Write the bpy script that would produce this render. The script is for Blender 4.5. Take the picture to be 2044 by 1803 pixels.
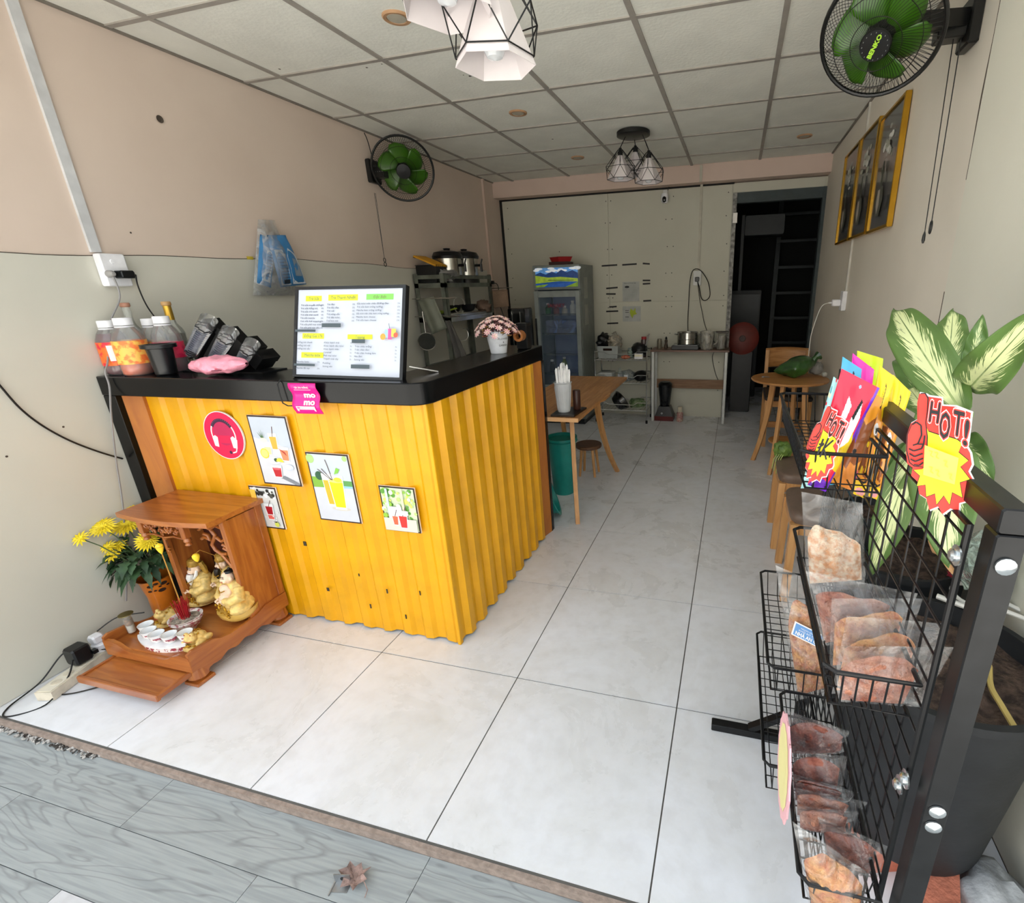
import bpy, bmesh, math, random
from mathutils import Vector, Matrix, Euler, noise
S = bpy.context.scene
for o in list(bpy.data.objects): bpy.data.objects.remove(o)
COL = S.collection
PI = math.pi
V = Vector
# ---------------------------------------------------------------- camera
FPX, PCX, PCY = 974.6645, 1200.2555, 906.3324
CAM = V((0.719466, -1.931291, 1.392515))
_y, _p, _r = -0.26789856, -0.33113, -0.02822
def _cam_axes():
    ca, sa, cb, sb = math.cos(_y), math.sin(_y), math.cos(_p), math.sin(_p)
    f = V((sa*cb, ca*cb, sb)); r = V((ca, -sa, 0)); u = r.cross(f)
    c, s = math.cos(_r), math.sin(_r)
    return r*c+u*s, u*c-r*s, f
CR, CU, CF = _cam_axes()
cam = bpy.data.objects.new('camera', bpy.data.cameras.new('camera')); COL.objects.link(cam)
M = Matrix((CR, CU, -CF)).transposed().to_4x4(); M.translation = CAM; cam.matrix_world = M
cam.data.sensor_fit = 'HORIZONTAL'; cam.data.sensor_width = 36; cam.data.lens = FPX/2044*36
cam.data.shift_x = (1022-PCX)/2044; cam.data.shift_y = (PCY-901.5)/2044
cam.data.clip_start = 0.02; cam.data.clip_end = 100
S.camera = cam
# ---------------------------------------------------------------- world, light, exposure
W = bpy.data.worlds.new('overcast_sky'); S.world = W; W.use_nodes = True
bg = W.node_tree.nodes['Background']; bg.inputs[0].default_value = (0.86, 0.94, 1.0, 1); bg.inputs[1].default_value = 1.5
S.view_settings.view_transform = 'Standard'; S.view_settings.look = 'None'
S.view_settings.gamma = 1; S.view_settings.use_curve_mapping = False
S.view_settings.exposure = 0.52
_su = bpy.data.lights.new('sun', 'SUN'); _su.energy = 19.0; _su.angle = .02; _su.color = (1, .97, .94)
_so = bpy.data.objects.new('sun', _su); COL.objects.link(_so); _so.location = (0, 0, 8); _so.rotation_euler = (math.radians(-25), 0, math.radians(8))
_po = bpy.data.lights.new('shopfront_daylight', 'AREA'); _po.shape = 'RECTANGLE'; _po.size = 3.24; _po.size_y = 2.43
_po.cycles.is_portal = True
_pl = bpy.data.objects.new('shopfront_daylight', _po); COL.objects.link(_pl)
_pl.location = (-0.17, -1.27, 1.21); _pl.rotation_euler = (PI/2, 0, 0)
XL, XR, YB, H = -1.79, 1.448, 3.40, 2.425
# pixel on the photograph -> point on a real plane of the room
def ray(u, v): return CR*((u-PCX)/FPX) - CU*((v-PCY)/FPX) + CF
def onx(u, v, x): d = ray(u, v); return CAM + d*((x-CAM.x)/d.x)
def ony(u, v, y): d = ray(u, v); return CAM + d*((y-CAM.y)/d.y)
def onz(u, v, z): d = ray(u, v); return CAM + d*((z-CAM.z)/d.z)
def onp(u, v, P, n): d = ray(u, v); P = V(P); n = V(n); return CAM + d*((P-CAM).dot(n)/d.dot(n))
# ---------------------------------------------------------------- colour and materials
def lin(h):
    if not isinstance(h, str): return tuple(h)[:3]
    h = h.lstrip('#'); c = [int(h[i:i+2], 16)/255 for i in (0, 2, 4)]
    return tuple(x/12.92 if x <= .04045 else ((x+.055)/1.055)**2.4 for x in c)
MC = {}
def nodes(name):
    m = bpy.data.materials.new(name); m.use_nodes = True
    return m, m.node_tree.nodes, m.node_tree.links, m.node_tree.nodes['Principled BSDF']
def mat(name, col='#808080', rough=.5, metal=0, var=.06, scale=12, bump=0, bscale=None, spec=.5, coat=0, trans=0, alpha=1, emit=0, ecol=None, col2=None, stretch=(1, 1, 1), thr=None, ior=1.45):
    if name in MC: return MC[name]
    m, N, L, b = nodes(name); c = lin(col)
    b.inputs['Roughness'].default_value = rough; b.inputs['Metallic'].default_value = metal
    b.inputs['Specular IOR Level'].default_value = spec; b.inputs['Coat Weight'].default_value = coat
    b.inputs['Transmission Weight'].default_value = trans; b.inputs['Alpha'].default_value = alpha; b.inputs['IOR'].default_value = ior
    tc = N.new('ShaderNodeTexCoord'); mp = N.new('ShaderNodeMapping'); mp.inputs['Scale'].default_value = stretch
    L.new(tc.outputs['Object'], mp.inputs[0])
    nz = N.new('ShaderNodeTexNoise'); nz.inputs['Scale'].default_value = scale; nz.inputs['Detail'].default_value = 4
    L.new(mp.outputs[0], nz.inputs['Vector'])
    rp = N.new('ShaderNodeValToRGB')
    c2 = lin(col2) if col2 else tuple(max(0, x*(1-var*2)) for x in c)
    c1 = c if col2 else tuple(min(1, x*(1+var)) for x in c)
    a, d = thr or (.35, .65)
    rp.color_ramp.elements[0].position = a; rp.color_ramp.elements[1].position = d
    rp.color_ramp.elements[0].color = (*c2, 1); rp.color_ramp.elements[1].color = (*c1, 1)
    L.new(nz.outputs['Fac'], rp.inputs[0]); L.new(rp.outputs[0], b.inputs['Base Color'])
    if emit:
        b.inputs['Emission Strength'].default_value = emit
        if ecol: b.inputs['Emission Color'].default_value = (*lin(ecol), 1)
        else: L.new(rp.outputs[0], b.inputs['Emission Color'])
    if bump:
        bp = N.new('ShaderNodeBump'); bp.inputs['Strength'].default_value = bump; bp.inputs['Distance'].default_value = .01
        n2 = N.new('ShaderNodeTexNoise'); n2.inputs['Scale'].default_value = bscale or scale*3; n2.inputs['Detail'].default_value = 3
        L.new(mp.outputs[0], n2.inputs['Vector']); L.new(n2.outputs['Fac'], bp.inputs['Height']); L.new(bp.outputs[0], b.inputs['Normal'])
    MC[name] = m; return m
def wood(name, c1, c2, axis=0, scale=6, rough=.45, coat=0, stretch=10):
    if name in MC: return MC[name]
    m, N, L, b = nodes(name)
    tc = N.new('ShaderNodeTexCoord'); mp = N.new('ShaderNodeMapping')
    s = [stretch, stretch, stretch]; s[axis] = 1; mp.inputs['Scale'].default_value = s
    L.new(tc.outputs['Object'], mp.inputs[0])
    nz = N.new('ShaderNodeTexNoise'); nz.inputs['Scale'].default_value = scale; nz.inputs['Detail'].default_value = 6; nz.inputs['Distortion'].default_value = 1.2
    L.new(mp.outputs[0], nz.inputs['Vector'])
    rp = N.new('ShaderNodeValToRGB'); rp.color_ramp.elements[0].position = .36; rp.color_ramp.elements[1].position = .62
    rp.color_ramp.elements[0].color = (*lin(c2), 1); rp.color_ramp.elements[1].color = (*lin(c1), 1)
    L.new(nz.outputs['Fac'], rp.inputs[0]); L.new(rp.outputs[0], b.inputs['Base Color'])
    b.inputs['Roughness'].default_value = rough; b.inputs['Coat Weight'].default_value = coat; b.inputs['Coat Roughness'].default_value = .2
    bp = N.new('ShaderNodeBump'); bp.inputs['Strength'].default_value = .15; bp.inputs['Distance'].default_value = .003
    L.new(nz.outputs['Fac'], bp.inputs['Height']); L.new(bp.outputs[0], b.inputs['Normal'])
    MC[name] = m; return m
def film(name, tint='#ffffff', opac=.3, rough=.08, bscale=25, bump=.6, opmin=None):
    """thin clear plastic: partly see-through with creased gloss"""
    if name in MC: return MC[name]
    m = bpy.data.materials.new(name); m.use_nodes = True; N = m.node_tree.nodes; L = m.node_tree.links; N.clear()
    out = N.new('ShaderNodeOutputMaterial'); mx = N.new('ShaderNodeMixShader'); tr = N.new('ShaderNodeBsdfTransparent')
    b = N.new('ShaderNodeBsdfPrincipled'); b.inputs['Base Color'].default_value = (*lin(tint), 1); b.inputs['Roughness'].default_value = rough
    b.inputs['Specular IOR Level'].default_value = .8
    tc = N.new('ShaderNodeTexCoord'); n2 = N.new('ShaderNodeTexNoise'); n2.inputs['Scale'].default_value = bscale; n2.inputs['Detail'].default_value = 2; n2.inputs['Distortion'].default_value = 1.5
    L.new(tc.outputs['Object'], n2.inputs['Vector'])
    bp = N.new('ShaderNodeBump'); bp.inputs['Strength'].default_value = bump; bp.inputs['Distance'].default_value = .02
    L.new(n2.outputs['Fac'], bp.inputs['Height']); L.new(bp.outputs[0], b.inputs['Normal'])
    rp = N.new('ShaderNodeMapRange'); rp.inputs[1].default_value = .4; rp.inputs[2].default_value = .7
    rp.inputs[3].default_value = opac*.5 if opmin is None else opmin; rp.inputs[4].default_value = min(1, opac*1.7)
    L.new(n2.outputs['Fac'], rp.inputs[0]); L.new(rp.outputs[0], mx.inputs[0])
    L.new(tr.outputs[0], mx.inputs[1]); L.new(b.outputs[0], mx.inputs[2])
    gl = N.new('ShaderNodeBsdfGlossy'); gl.inputs['Roughness'].default_value = rough+.04; L.new(bp.outputs[0], gl.inputs['Normal'])
    fr = N.new('ShaderNodeFresnel'); fr.inputs[0].default_value = 1.5; L.new(bp.outputs[0], fr.inputs['Normal'])
    mm = N.new('ShaderNodeMath'); mm.operation = 'MULTIPLY'; mm.inputs[1].default_value = .7; mm.use_clamp = True; L.new(fr.outputs[0], mm.inputs[0])
    m2 = N.new('ShaderNodeMixShader'); L.new(mm.outputs[0], m2.inputs[0]); L.new(mx.outputs[0], m2.inputs[1]); L.new(gl.outputs[0], m2.inputs[2]); L.new(m2.outputs[0], out.inputs[0])
    MC[name] = m; return m
def leafmat(name, dark, mid, cream, amount=.5):
    if name in MC: return MC[name]
    m, N, L, b = nodes(name)
    uv = N.new('ShaderNodeUVMap'); sx = N.new('ShaderNodeSeparateXYZ'); L.new(uv.outputs[0], sx.inputs[0])
    mp = N.new('ShaderNodeMapping'); mp.inputs['Scale'].default_value = (16, 9, 1); L.new(uv.outputs[0], mp.inputs[0])
    # feathered streaks running out from the midrib
    a = N.new('ShaderNodeMath'); a.operation = 'SUBTRACT'; a.inputs[1].default_value = .5; L.new(sx.outputs[0], a.inputs[0])
    ab = N.new('ShaderNodeMath'); ab.operation = 'ABSOLUTE'; L.new(a.outputs[0], ab.inputs[0])
    cb = N.new('ShaderNodeCombineXYZ')
    q = N.new('ShaderNodeMath'); q.operation = 'MULTIPLY_ADD'; q.inputs[1].default_value = -1.0; L.new(ab.outputs[0], q.inputs[0]); L.new(sx.outputs[1], q.inputs[2])
    q2 = N.new('ShaderNodeMath'); q2.operation = 'MULTIPLY'; q2.inputs[1].default_value = 34; L.new(q.outputs[0], q2.inputs[0])
    q3 = N.new('ShaderNodeMath'); q3.operation = 'MULTIPLY'; q3.inputs[1].default_value = 7; L.new(sx.outputs[0], q3.inputs[0])
    L.new(q2.outputs[0], cb.inputs[1]); L.new(q3.outputs[0], cb.inputs[0])
    nz = N.new('ShaderNodeTexNoise'); nz.inputs['Scale'].default_value = 1; nz.inputs['Detail'].default_value = 3; L.new(cb.outputs[0], nz.inputs['Vector'])
    # threshold: cream where noise > distance from midrib
    th = N.new('ShaderNodeMath'); th.operation = 'MULTIPLY_ADD'; th.inputs[1].default_value = 1.15; th.inputs[2].default_value = .62-amount*.45; L.new(ab.outputs[0], th.inputs[0])
    g = N.new('ShaderNodeMath'); g.operation = 'SUBTRACT'; L.new(nz.outputs['Fac'], g.inputs[0]); L.new(th.outputs[0], g.inputs[1])
    rp = N.new('ShaderNodeMapRange'); rp.inputs[1].default_value = -.03; rp.inputs[2].default_value = .04; L.new(g.outputs[0], rp.inputs[0])
    # no cream at tip and stalk
    tip = N.new('ShaderNodeMath'); tip.operation = 'PINGPONG'; tip.inputs[1].default_value = .5; L.new(sx.outputs[1], tip.inputs[0])
    tr = N.new('ShaderNodeMapRange'); tr.inputs[1].default_value = .05; tr.inputs[2].default_value = .12; L.new(tip.outputs[0], tr.inputs[0])
    mu = N.new('ShaderNodeMath'); mu.operation = 'MULTIPLY'; L.new(rp.outputs[0], mu.inputs[0]); L.new(tr.outputs[0], mu.inputs[1])
    mr = N.new('ShaderNodeMapRange'); mr.inputs[1].default_value = .006; mr.inputs[2].default_value = .018; L.new(ab.outputs[0], mr.inputs[0])
    mu2 = N.new('ShaderNodeMath'); mu2.operation = 'MULTIPLY'; L.new(mu.outputs[0], mu2.inputs[0]); L.new(mr.outputs[0], mu2.inputs[1])
    n3 = N.new('ShaderNodeTexNoise'); n3.inputs['Scale'].default_value = 3; L.new(uv.outputs[0], n3.inputs['Vector'])
    gm = N.new('ShaderNodeMix'); gm.data_type = 'RGBA'; gm.inputs[6].default_value = (*lin(dark), 1); gm.inputs[7].default_value = (*lin(mid), 1); L.new(n3.outputs['Fac'], gm.inputs[0])
    mx = N.new('ShaderNodeMix'); mx.data_type = 'RGBA'; L.new(mu2.outputs[0], mx.inputs[0]); L.new(gm.outputs[2], mx.inputs[6]); mx.inputs[7].default_value = (*lin(cream), 1)
    L.new(mx.outputs[2], b.inputs['Base Color']); b.inputs['Roughness'].default_value = .42
    b.inputs['Subsurface Weight'].default_value = 0
    MC[name] = m; return m
# ---------------------------------------------------------------- mesh builder
class MB:
    def __init__(s): s.v = []; s.f = []; s.mi = []; s.mats = []; s.cm = 0; s.T = Matrix(); s.uv = {}
    def m(s, mt):
        if mt not in s.mats: s.mats.append(mt)
        s.cm = s.mats.index(mt); return s
    def add(s, vs, fs, uvs=None):
        b = len(s.v); T = s.T
        s.v += [T @ V(p) for p in vs]
        for k, f in enumerate(fs):
            if uvs: s.uv[len(s.f)] = [uvs[i] for i in f]
            s.f.append([b+i for i in f]); s.mi.append(s.cm)
        return s
    def box(s, x0, x1, y0, y1, z0, z1, bev=0):
        if bev:
            b = min(bev, (x1-x0)/2.01, (y1-y0)/2.01, (z1-z0)/2.01)
            pr = [(x0+b, z0), (x1-b, z0), (x1, z0+b), (x1, z1-b), (x1-b, z1), (x0+b, z1), (x0, z1-b), (x0, z0+b)]
            # octagonal section plus inset caps
            vs = []
            for (yy, ins) in ((y0, b), (y0+b, 0), (y1-b, 0), (y1, b)):
                for (x, z) in pr:
                    cx, cz = (x0+x1)/2, (z0+z1)/2
                    vs.append((x + (ins if x < cx else -ins)*.6, yy, z + (ins if z < cz else -ins)*.6))
            fs = [list(range(8)), list(range(31, 23, -1))]
            for r in range(3):
                for i in range(8): fs.append([r*8+i, r*8+8+i, r*8+8+(i+1) % 8, r*8+(i+1) % 8])
            return s.add(vs, fs)
        vs = [(x, y, z) for z in (z0, z1) for (x, y) in ((x0, y0), (x1, y0), (x1, y1), (x0, y1))]
        return s.add(vs, [(3, 2, 1, 0), (4, 5, 6, 7), (0, 1, 5, 4), (1, 2, 6, 5), (2, 3, 7, 6), (3, 0, 4, 7)])
    def cb(s, c, d, bev=0): return s.box(c[0]-d[0]/2, c[0]+d[0]/2, c[1]-d[1]/2, c[1]+d[1]/2, c[2]-d[2]/2, c[2]+d[2]/2, bev)
    def beam(s, a, b, w, h, up=(0, 0, 1)):
        a = V(a); b = V(b); d = (b-a); L = d.length; d.normalize(); u = V(up)
        if abs(d.dot(u)) > .98: u = V((1, 0, 0))
        x = d.cross(u).normalized(); u = x.cross(d)
        T0 = s.T; s.T = T0 @ Matrix.Translation(a) @ Matrix((x, d, u)).transposed().to_4x4()
        s.box(-w/2, w/2, 0, L, -h/2, h/2); s.T = T0; return s
    def tube(s, pts, r, n=6, caps=True, closed=False):
        pts = [V(p) for p in pts]; k = len(pts); rs = r if isinstance(r, (list, tuple)) else [r]*k
        vs = []; prev = None
        for i, p in enumerate(pts):
            if closed: t = pts[(i+1) % k]-pts[i-1]
            else: t = pts[min(i+1, k-1)]-pts[max(i-1, 0)]
            if t.length < 1e-9: t = V((0, 0, 1))
            t.normalize()
            if prev is None:
                a = V((0, 0, 1)) if abs(t.z) < .9 else V((1, 0, 0)); x = t.cross(a).normalized()
            else:
                x = prev - t*prev.dot(t)
                x = x.normalized() if x.length > 1e-6 else t.orthogonal().normalized()
            prev = x; y = t.cross(x)
            vs += [p + (x*math.cos(2*PI*j/n)+y*math.sin(2*PI*j/n))*rs[i] for j in range(n)]
        fs = []
        for i in range(k if closed else k-1):
            a, b = i*n, ((i+1) % k)*n
            for j in range(n): fs.append((a+j, a+(j+1) % n, b+(j+1) % n, b+j))
        if caps and not closed: fs += [list(range(n))[::-1], [(k-1)*n+j for j in range(n)]]
        return s.add(vs, fs)
    def cyl(s, a, b, r0, r1=None, n=16): return s.tube([a, b], [r0, r0 if r1 is None else r1], n)
    def lathe(s, c, prof, n=20, axis='z', caps=True, sq=1):
        c = V(c); vs = []
        for (r, z) in prof:
            for j in range(n):
                t = 2*PI*j/n; x, y = r*math.cos(t), r*math.sin(t)*sq
                vs.append(c + (V((x, y, z)) if axis == 'z' else V((x, -z, y)) if axis == 'y' else V((z, x, y))))
        fs = []
        for i in range(len(prof)-1):
            for j in range(n): fs.append((i*n+j, i*n+(j+1) % n, (i+1)*n+(j+1) % n, (i+1)*n+j))
        if caps:
            if prof[0][0] > 1e-4: fs.append(list(range(n))[::-1])
            if prof[-1][0] > 1e-4: fs.append([(len(prof)-1)*n+j for j in range(n)])
        return s.add(vs, fs)
    def prism(s, poly, z0, z1):
        n = len(poly)
        vs = [(x, y, z0) for x, y in poly]+[(x, y, z1) for x, y in poly]
        return s.add(vs, [list(range(n))[::-1], list(range(n, 2*n))]+[(i, (i+1) % n, n+(i+1) % n, n+i) for i in range(n)])
    def ico(s, c, r, sub=1, sc=(1, 1, 1), jit=0, seed=0, fr=8):
        bm = bmesh.new(); bmesh.ops.create_icosphere(bm, subdivisions=sub, radius=1)
        vs = []
        for v in bm.verts:
            p = v.co.copy()
            if jit: p *= 1 + jit*noise.noise(p*fr*.3 + V((seed*3.1, seed, 0)))
            vs.append(V(c)+V((p.x*sc[0]*r, p.y*sc[1]*r, p.z*sc[2]*r)))
        fs = [[v.index for v in f.verts] for f in bm.faces]; bm.free()
        return s.add(vs, fs)
    def grid(s, fn, nu, nv, uv=True):
        vs = [fn(i/nu, j/nv) for j in range(nv+1) for i in range(nu+1)]; uvs = [(i/nu, j/nv) for j in range(nv+1) for i in range(nu+1)]
        w = nu+1
        return s.add(vs, [(j*w+i, j*w+i+1, (j+1)*w+i+1, (j+1)*w+i) for j in range(nv) for i in range(nu)], uvs if uv else None)
    def mesh(s, me, T):
        vs = [T @ v.co for v in me.vertices]; return s.add(vs, [list(p.vertices) for p in me.polygons])
    def build(s, name, mt=None, parent=None, angle=28, off=None, smooth=True, kind=None, label=None):
        if mt is not None and not s.mats: s.mats = [mt]
        elif not s.mats: s.mats = [mat('plain')]
        if off is None: off = OFF.get(parent.name, V((0, 0, 0))) if parent else V((0, 0, 0))
        me = bpy.data.meshes.new(name); me.from_pydata([tuple(v-off) for v in s.v], [], s.f)
        for m_ in s.mats: me.materials.append(m_)
        me.polygons.foreach_set('material_index', s.mi)
        if s.uv:
            ul = me.uv_layers.new(name='UVMap')
            for pi, co in s.uv.items():
                for k, li in enumerate(me.polygons[pi].loop_indices): ul.data[li].uv = co[k]
        if smooth:
            me.polygons.foreach_set('use_smooth', [True]*len(me.polygons)); me.set_sharp_from_angle(angle=math.radians(angle))
        me.validate(); me.update()
        o = bpy.data.objects.new(name, me); COL.objects.link(o)
        if parent: o.parent = parent; OFF[o.name] = OFF.get(parent.name, V((0, 0, 0)))
        if kind: o['kind'] = kind
        if label: o['label'] = label
        return o
OFF = {}
def tag(o, label, cat, group=None):
    o['label'] = label; o['category'] = cat
    if group: o['group'] = group
    return o
def thing(name, label, cat, loc=(0, 0, 0), group=None):
    o = bpy.data.objects.new(name, None); COL.objects.link(o); o.location = loc; o.empty_display_size = .05
    OFF[o.name] = V(loc); return tag(o, label, cat, group)
def single(mb, name, mt, label, cat, group=None, angle=40, kind=None):
    xs = [v.x for v in mb.v]; ys = [v.y for v in mb.v]; zs = [v.z for v in mb.v]
    c = V(((min(xs)+max(xs))/2, (min(ys)+max(ys))/2, min(zs)))
    o = mb.build(name, mt, None, angle, off=c); o.location = c; OFF[o.name] = c
    if kind: o['kind'] = kind
    return tag(o, label, cat, group)
def struct(mb, name, mt, angle=40):
    o = mb.build(name, mt, None, angle); o['kind'] = 'structure'; OFF[o.name] = V((0, 0, 0)); return o
def dup(root, loc, rot=(0, 0, 0), label=None, group=None, scale=None):
    r = root.copy(); COL.objects.link(r); r.location = loc; r.rotation_euler = rot
    if scale: r.scale = (scale,)*3
    if label: r['label'] = label
    if group: r['group'] = group
    for ch in list(root.children):
        c = ch.copy(); COL.objects.link(c); c.parent = r
        for g in ch.children: d = g.copy(); COL.objects.link(d); d.parent = c
    return r
def share(me_o, name, parent, loc, rot=(0, 0, 0), scale=(1, 1, 1)):
    o = me_o.copy(); o.name = name; COL.objects.link(o); o.parent = parent; o.location = loc; o.rotation_euler = rot; o.scale = scale
    return o
def sphere_path(c, r, n, ax): pass
# voxel-merged soft shapes (figures)
def blobs(items, name, mt, parent, voxel=.004, smooth_it=2):
    """items: (centre, (rx,ry,rz)) ellipsoids or ('t', pts, radii) limbs merged into one continuous surface"""
    mb = MB()
    for it in items:
        if it[0] == 't': mb.tube(it[1], it[2], 10)
        elif it[0] == 'b': mb.box(*it[1])
        else: mb.ico(it[0], 1, 2, it[1])
    o = mb.build(name, mt, parent)
    md = o.modifiers.new('merge', 'REMESH'); md.mode = 'VOXEL'; md.voxel_size = voxel; md.use_smooth_shade = True
    if smooth_it:
        sm = o.modifiers.new('soft', 'SMOOTH'); sm.iterations = smooth_it
    dg = bpy.context.evaluated_depsgraph_get(); me = bpy.data.meshes.new_from_object(o.evaluated_get(dg))
    old = o.data; o.modifiers.clear(); o.data = me; bpy.data.meshes.remove(old)
    if not me.materials: me.materials.append(mt)
    me.polygons.foreach_set('use_smooth', [True]*len(me.polygons))
    return o
# ---------------------------------------------------------------- flat printed art on a real surface
_TX = {}
def text_mesh(t, ext=.0):
    t = t.replace('ơ', 'o').replace('Ơ', 'O').replace('Đ', 'Ð')
    if t in _TX: return _TX[t]
    cu = bpy.data.curves.new('t', 'FONT'); cu.body = t; cu.size = 1; cu.align_x = 'LEFT'; cu.resolution_u = 2
    o = bpy.data.objects.new('t', cu); COL.objects.link(o)
    dg = bpy.context.evaluated_depsgraph_get(); me = bpy.data.meshes.new_from_object(o.evaluated_get(dg))
    bpy.data.objects.remove(o); bpy.data.curves.remove(cu)
    _TX[t] = me; return me
class Art:
    """frame o + u*ex + v*ey (u right, v up, both 0..1), layers lifted along n"""
    def __init__(s, o, ex, ey, n=None, eps=.00012):
        s.o, s.ex, s.ey = V(o), V(ex), V(ey); s.n = (n and V(n)) or s.ex.cross(s.ey).normalized(); s.k = 1; s.eps = eps; s.mb = MB()
    def P(s, u, v, h=0): return s.o + s.ex*u + s.ey*v + s.n*(s.k*s.eps + h)
    def poly(s, pts, m, up=True):
        s.mb.m(m); n = len(pts); s.mb.add([s.P(u, v) for u, v in pts], [list(range(n))])
        if up: s.k += 1
        return s
    def rect(s, u0, v0, u1, v1, m, up=True): return s.poly([(u0, v0), (u1, v0), (u1, v1), (u0, v1)], m, up)
    def disc(s, u, v, r, m, n=20, ry=None, up=True, a0=0, a1=2*PI):
        asp = s.ex.length/s.ey.length; ry = ry or r*asp
        return s.poly([(u+r*math.cos(a0+(a1-a0)*i/n), v+ry*math.sin(a0+(a1-a0)*i/n)) for i in range(n)], m, up)
    def line(s, pts, w, m):
        """w in world metres"""
        s.mb.m(m)
        for (a, b) in zip(pts[:-1], pts[1:]):
            A, B = s.P(*a), s.P(*b); d = (B-A).normalized(); q = s.n.cross(d).normalized()*w/2
            s.mb.add([A-q, B-q, B+q, A+q], [(0, 1, 2, 3)])
        s.k += 1; return s
    def text(s, t, u, v, h, m, w=None, slant=0, bold=0, align='L'):
        """h = cap height as a fraction of ey; w = total width fraction of ex"""
        me = text_mesh(t); 
        if not len(me.vertices): return s
        xs = [p.co.x for p in me.vertices]; x0, x1 = min(xs), max(xs)
        sy = h/.7; sx = (w/(x1-x0)) if w else sy*s.ey.length/s.ex.length
        if align == 'C': u -= (x1-x0)*sx/2
        s.mb.m(m); offs = [(0, 0)] if not bold else [(bold, 0), (-bold, 0), (0, bold), (0, -bold), (bold*.7, bold*.7), (-bold*.7, bold*.7), (bold*.7, -bold*.7), (-bold*.7, -bold*.7)]
        for k, (dx, dy) in enumerate(offs):
            vs = [s.P(u+(p.co.x-x0+slant*p.co.y+dx)*sx, v+(p.co.y+dy)*sy) + s.n*k*.00002 for p in me.vertices]
            s.mb.add(vs, [list(q.vertices) for q in me.polygons])
        s.k += 1; return s
    def build(s, name, parent, **k): return s.mb.build(name, None, parent, smooth=False, **k)
def pm(col, rough=.55, **k): return mat('print_'+str(col).lstrip('#'), col, rough, var=k.pop('var', .02), **k)
BLK = lambda: pm('#15161a'); WHT = lambda: pm('#e2e2e2')
# ================================================================ materials of the room
def wallmat(name, col, col2):
    m, N, L, b = nodes(name)
    tc = N.new('ShaderNodeTexCoord')
    n1 = N.new('ShaderNodeTexNoise'); n1.inputs['Scale'].default_value = 1.6; n1.inputs['Detail'].default_value = 5; L.new(tc.outputs['Object'], n1.inputs['Vector'])
    r1 = N.new('ShaderNodeValToRGB'); r1.color_ramp.elements[0].position = .3; r1.color_ramp.elements[1].position = .7
    r1.color_ramp.elements[0].color = (*lin(col2), 1); r1.color_ramp.elements[1].color = (*lin(col), 1); L.new(n1.outputs['Fac'], r1.inputs[0])
    L.new(r1.outputs[0], b.inputs['Base Color']); b.inputs['Roughness'].default_value = .62
    n2 = N.new('ShaderNodeTexNoise'); n2.inputs['Scale'].default_value = 3.5; n2.inputs['Detail'].default_value = 6; L.new(tc.outputs['Object'], n2.inputs['Vector'])
    bp = N.new('ShaderNodeBump'); bp.inputs['Strength'].default_value = .25; bp.inputs['Distance'].default_value = .01; L.new(n2.outputs['Fac'], bp.inputs['Height']); L.new(bp.outputs[0], b.inputs['Normal'])
    MC[name] = m; return m
M_wall = wallmat('wall_upper_paint', '#dac9bb', '#d0beb0'); M_wlow = wallmat('wall_lower_sheet', '#d3d0c4', '#c8c6ba')
M_wr = wallmat('wall_right_paint', '#e6dfd2', '#dcd4c6'); M_back = wallmat('wall_back_board', '#c9c7b8', '#bfbdae')
M_beam = wallmat('wall_beam_paint', '#d9c2b4', '#cdb6a8')
M_ceil = mat('ceiling_tile_white', '#ecece3', .8, var=.025, scale=5, bump=.15, bscale=60)
M_bar = mat('ceiling_grid_metal', '#a09a92', .45, var=.05)
def tilemat():
    m, N, L, b = nodes('floor_tile_marbled')
    tc = N.new('ShaderNodeTexCoord'); n1 = N.new('ShaderNodeTexNoise'); n1.inputs['Scale'].default_value = 2.3; n1.inputs['Detail'].default_value = 9; n1.inputs['Roughness'].default_value = .68; n1.inputs['Distortion'].default_value = .5
    geo = N.new('ShaderNodeNewGeometry'); L.new(geo.outputs['Position'], n1.inputs['Vector'])
    r1 = N.new('ShaderNodeValToRGB'); r1.color_ramp.elements[0].position = .3; r1.color_ramp.elements[1].position = .62
    r1.color_ramp.elements[0].color = (*lin('#d6d6d6'), 1); r1.color_ramp.elements[1].color = (*lin('#e4e6ec'), 1); L.new(n1.outputs['Fac'], r1.inputs[0])
    n2 = N.new('ShaderNodeTexNoise'); n2.inputs['Scale'].default_value = 18; n2.inputs['Detail'].default_value = 8; L.new(geo.outputs['Position'], n2.inputs['Vector'])
    r2 = N.new('ShaderNodeValToRGB'); r2.color_ramp.elements[0].position = .3; r2.color_ramp.elements[1].position = .55
    r2.color_ramp.elements[0].color = (.93, .925, .92, 1); r2.color_ramp.elements[1].color = (1, 1, 1, 1); L.new(n2.outputs['Fac'], r2.inputs[0])
    mx = N.new('ShaderNodeMix'); mx.data_type = 'RGBA'; mx.blend_type = 'MULTIPLY'; mx.inputs[0].default_value = 1; L.new(r1.outputs[0], mx.inputs[6]); L.new(r2.outputs[0], mx.inputs[7])
    L.new(mx.outputs[2], b.inputs['Base Color']); b.inputs['Roughness'].default_value = .2
    rr = N.new('ShaderNodeMapRange'); rr.inputs[3].default_value = .16; rr.inputs[4].default_value = .42; L.new(n1.outputs['Fac'], rr.inputs[0]); L.new(rr.outputs[0], b.inputs['Roughness'])
    MC['ft'] = m; return m
M_tile = tilemat(); M_grout = mat('grout', '#5a5753', .9)
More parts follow.
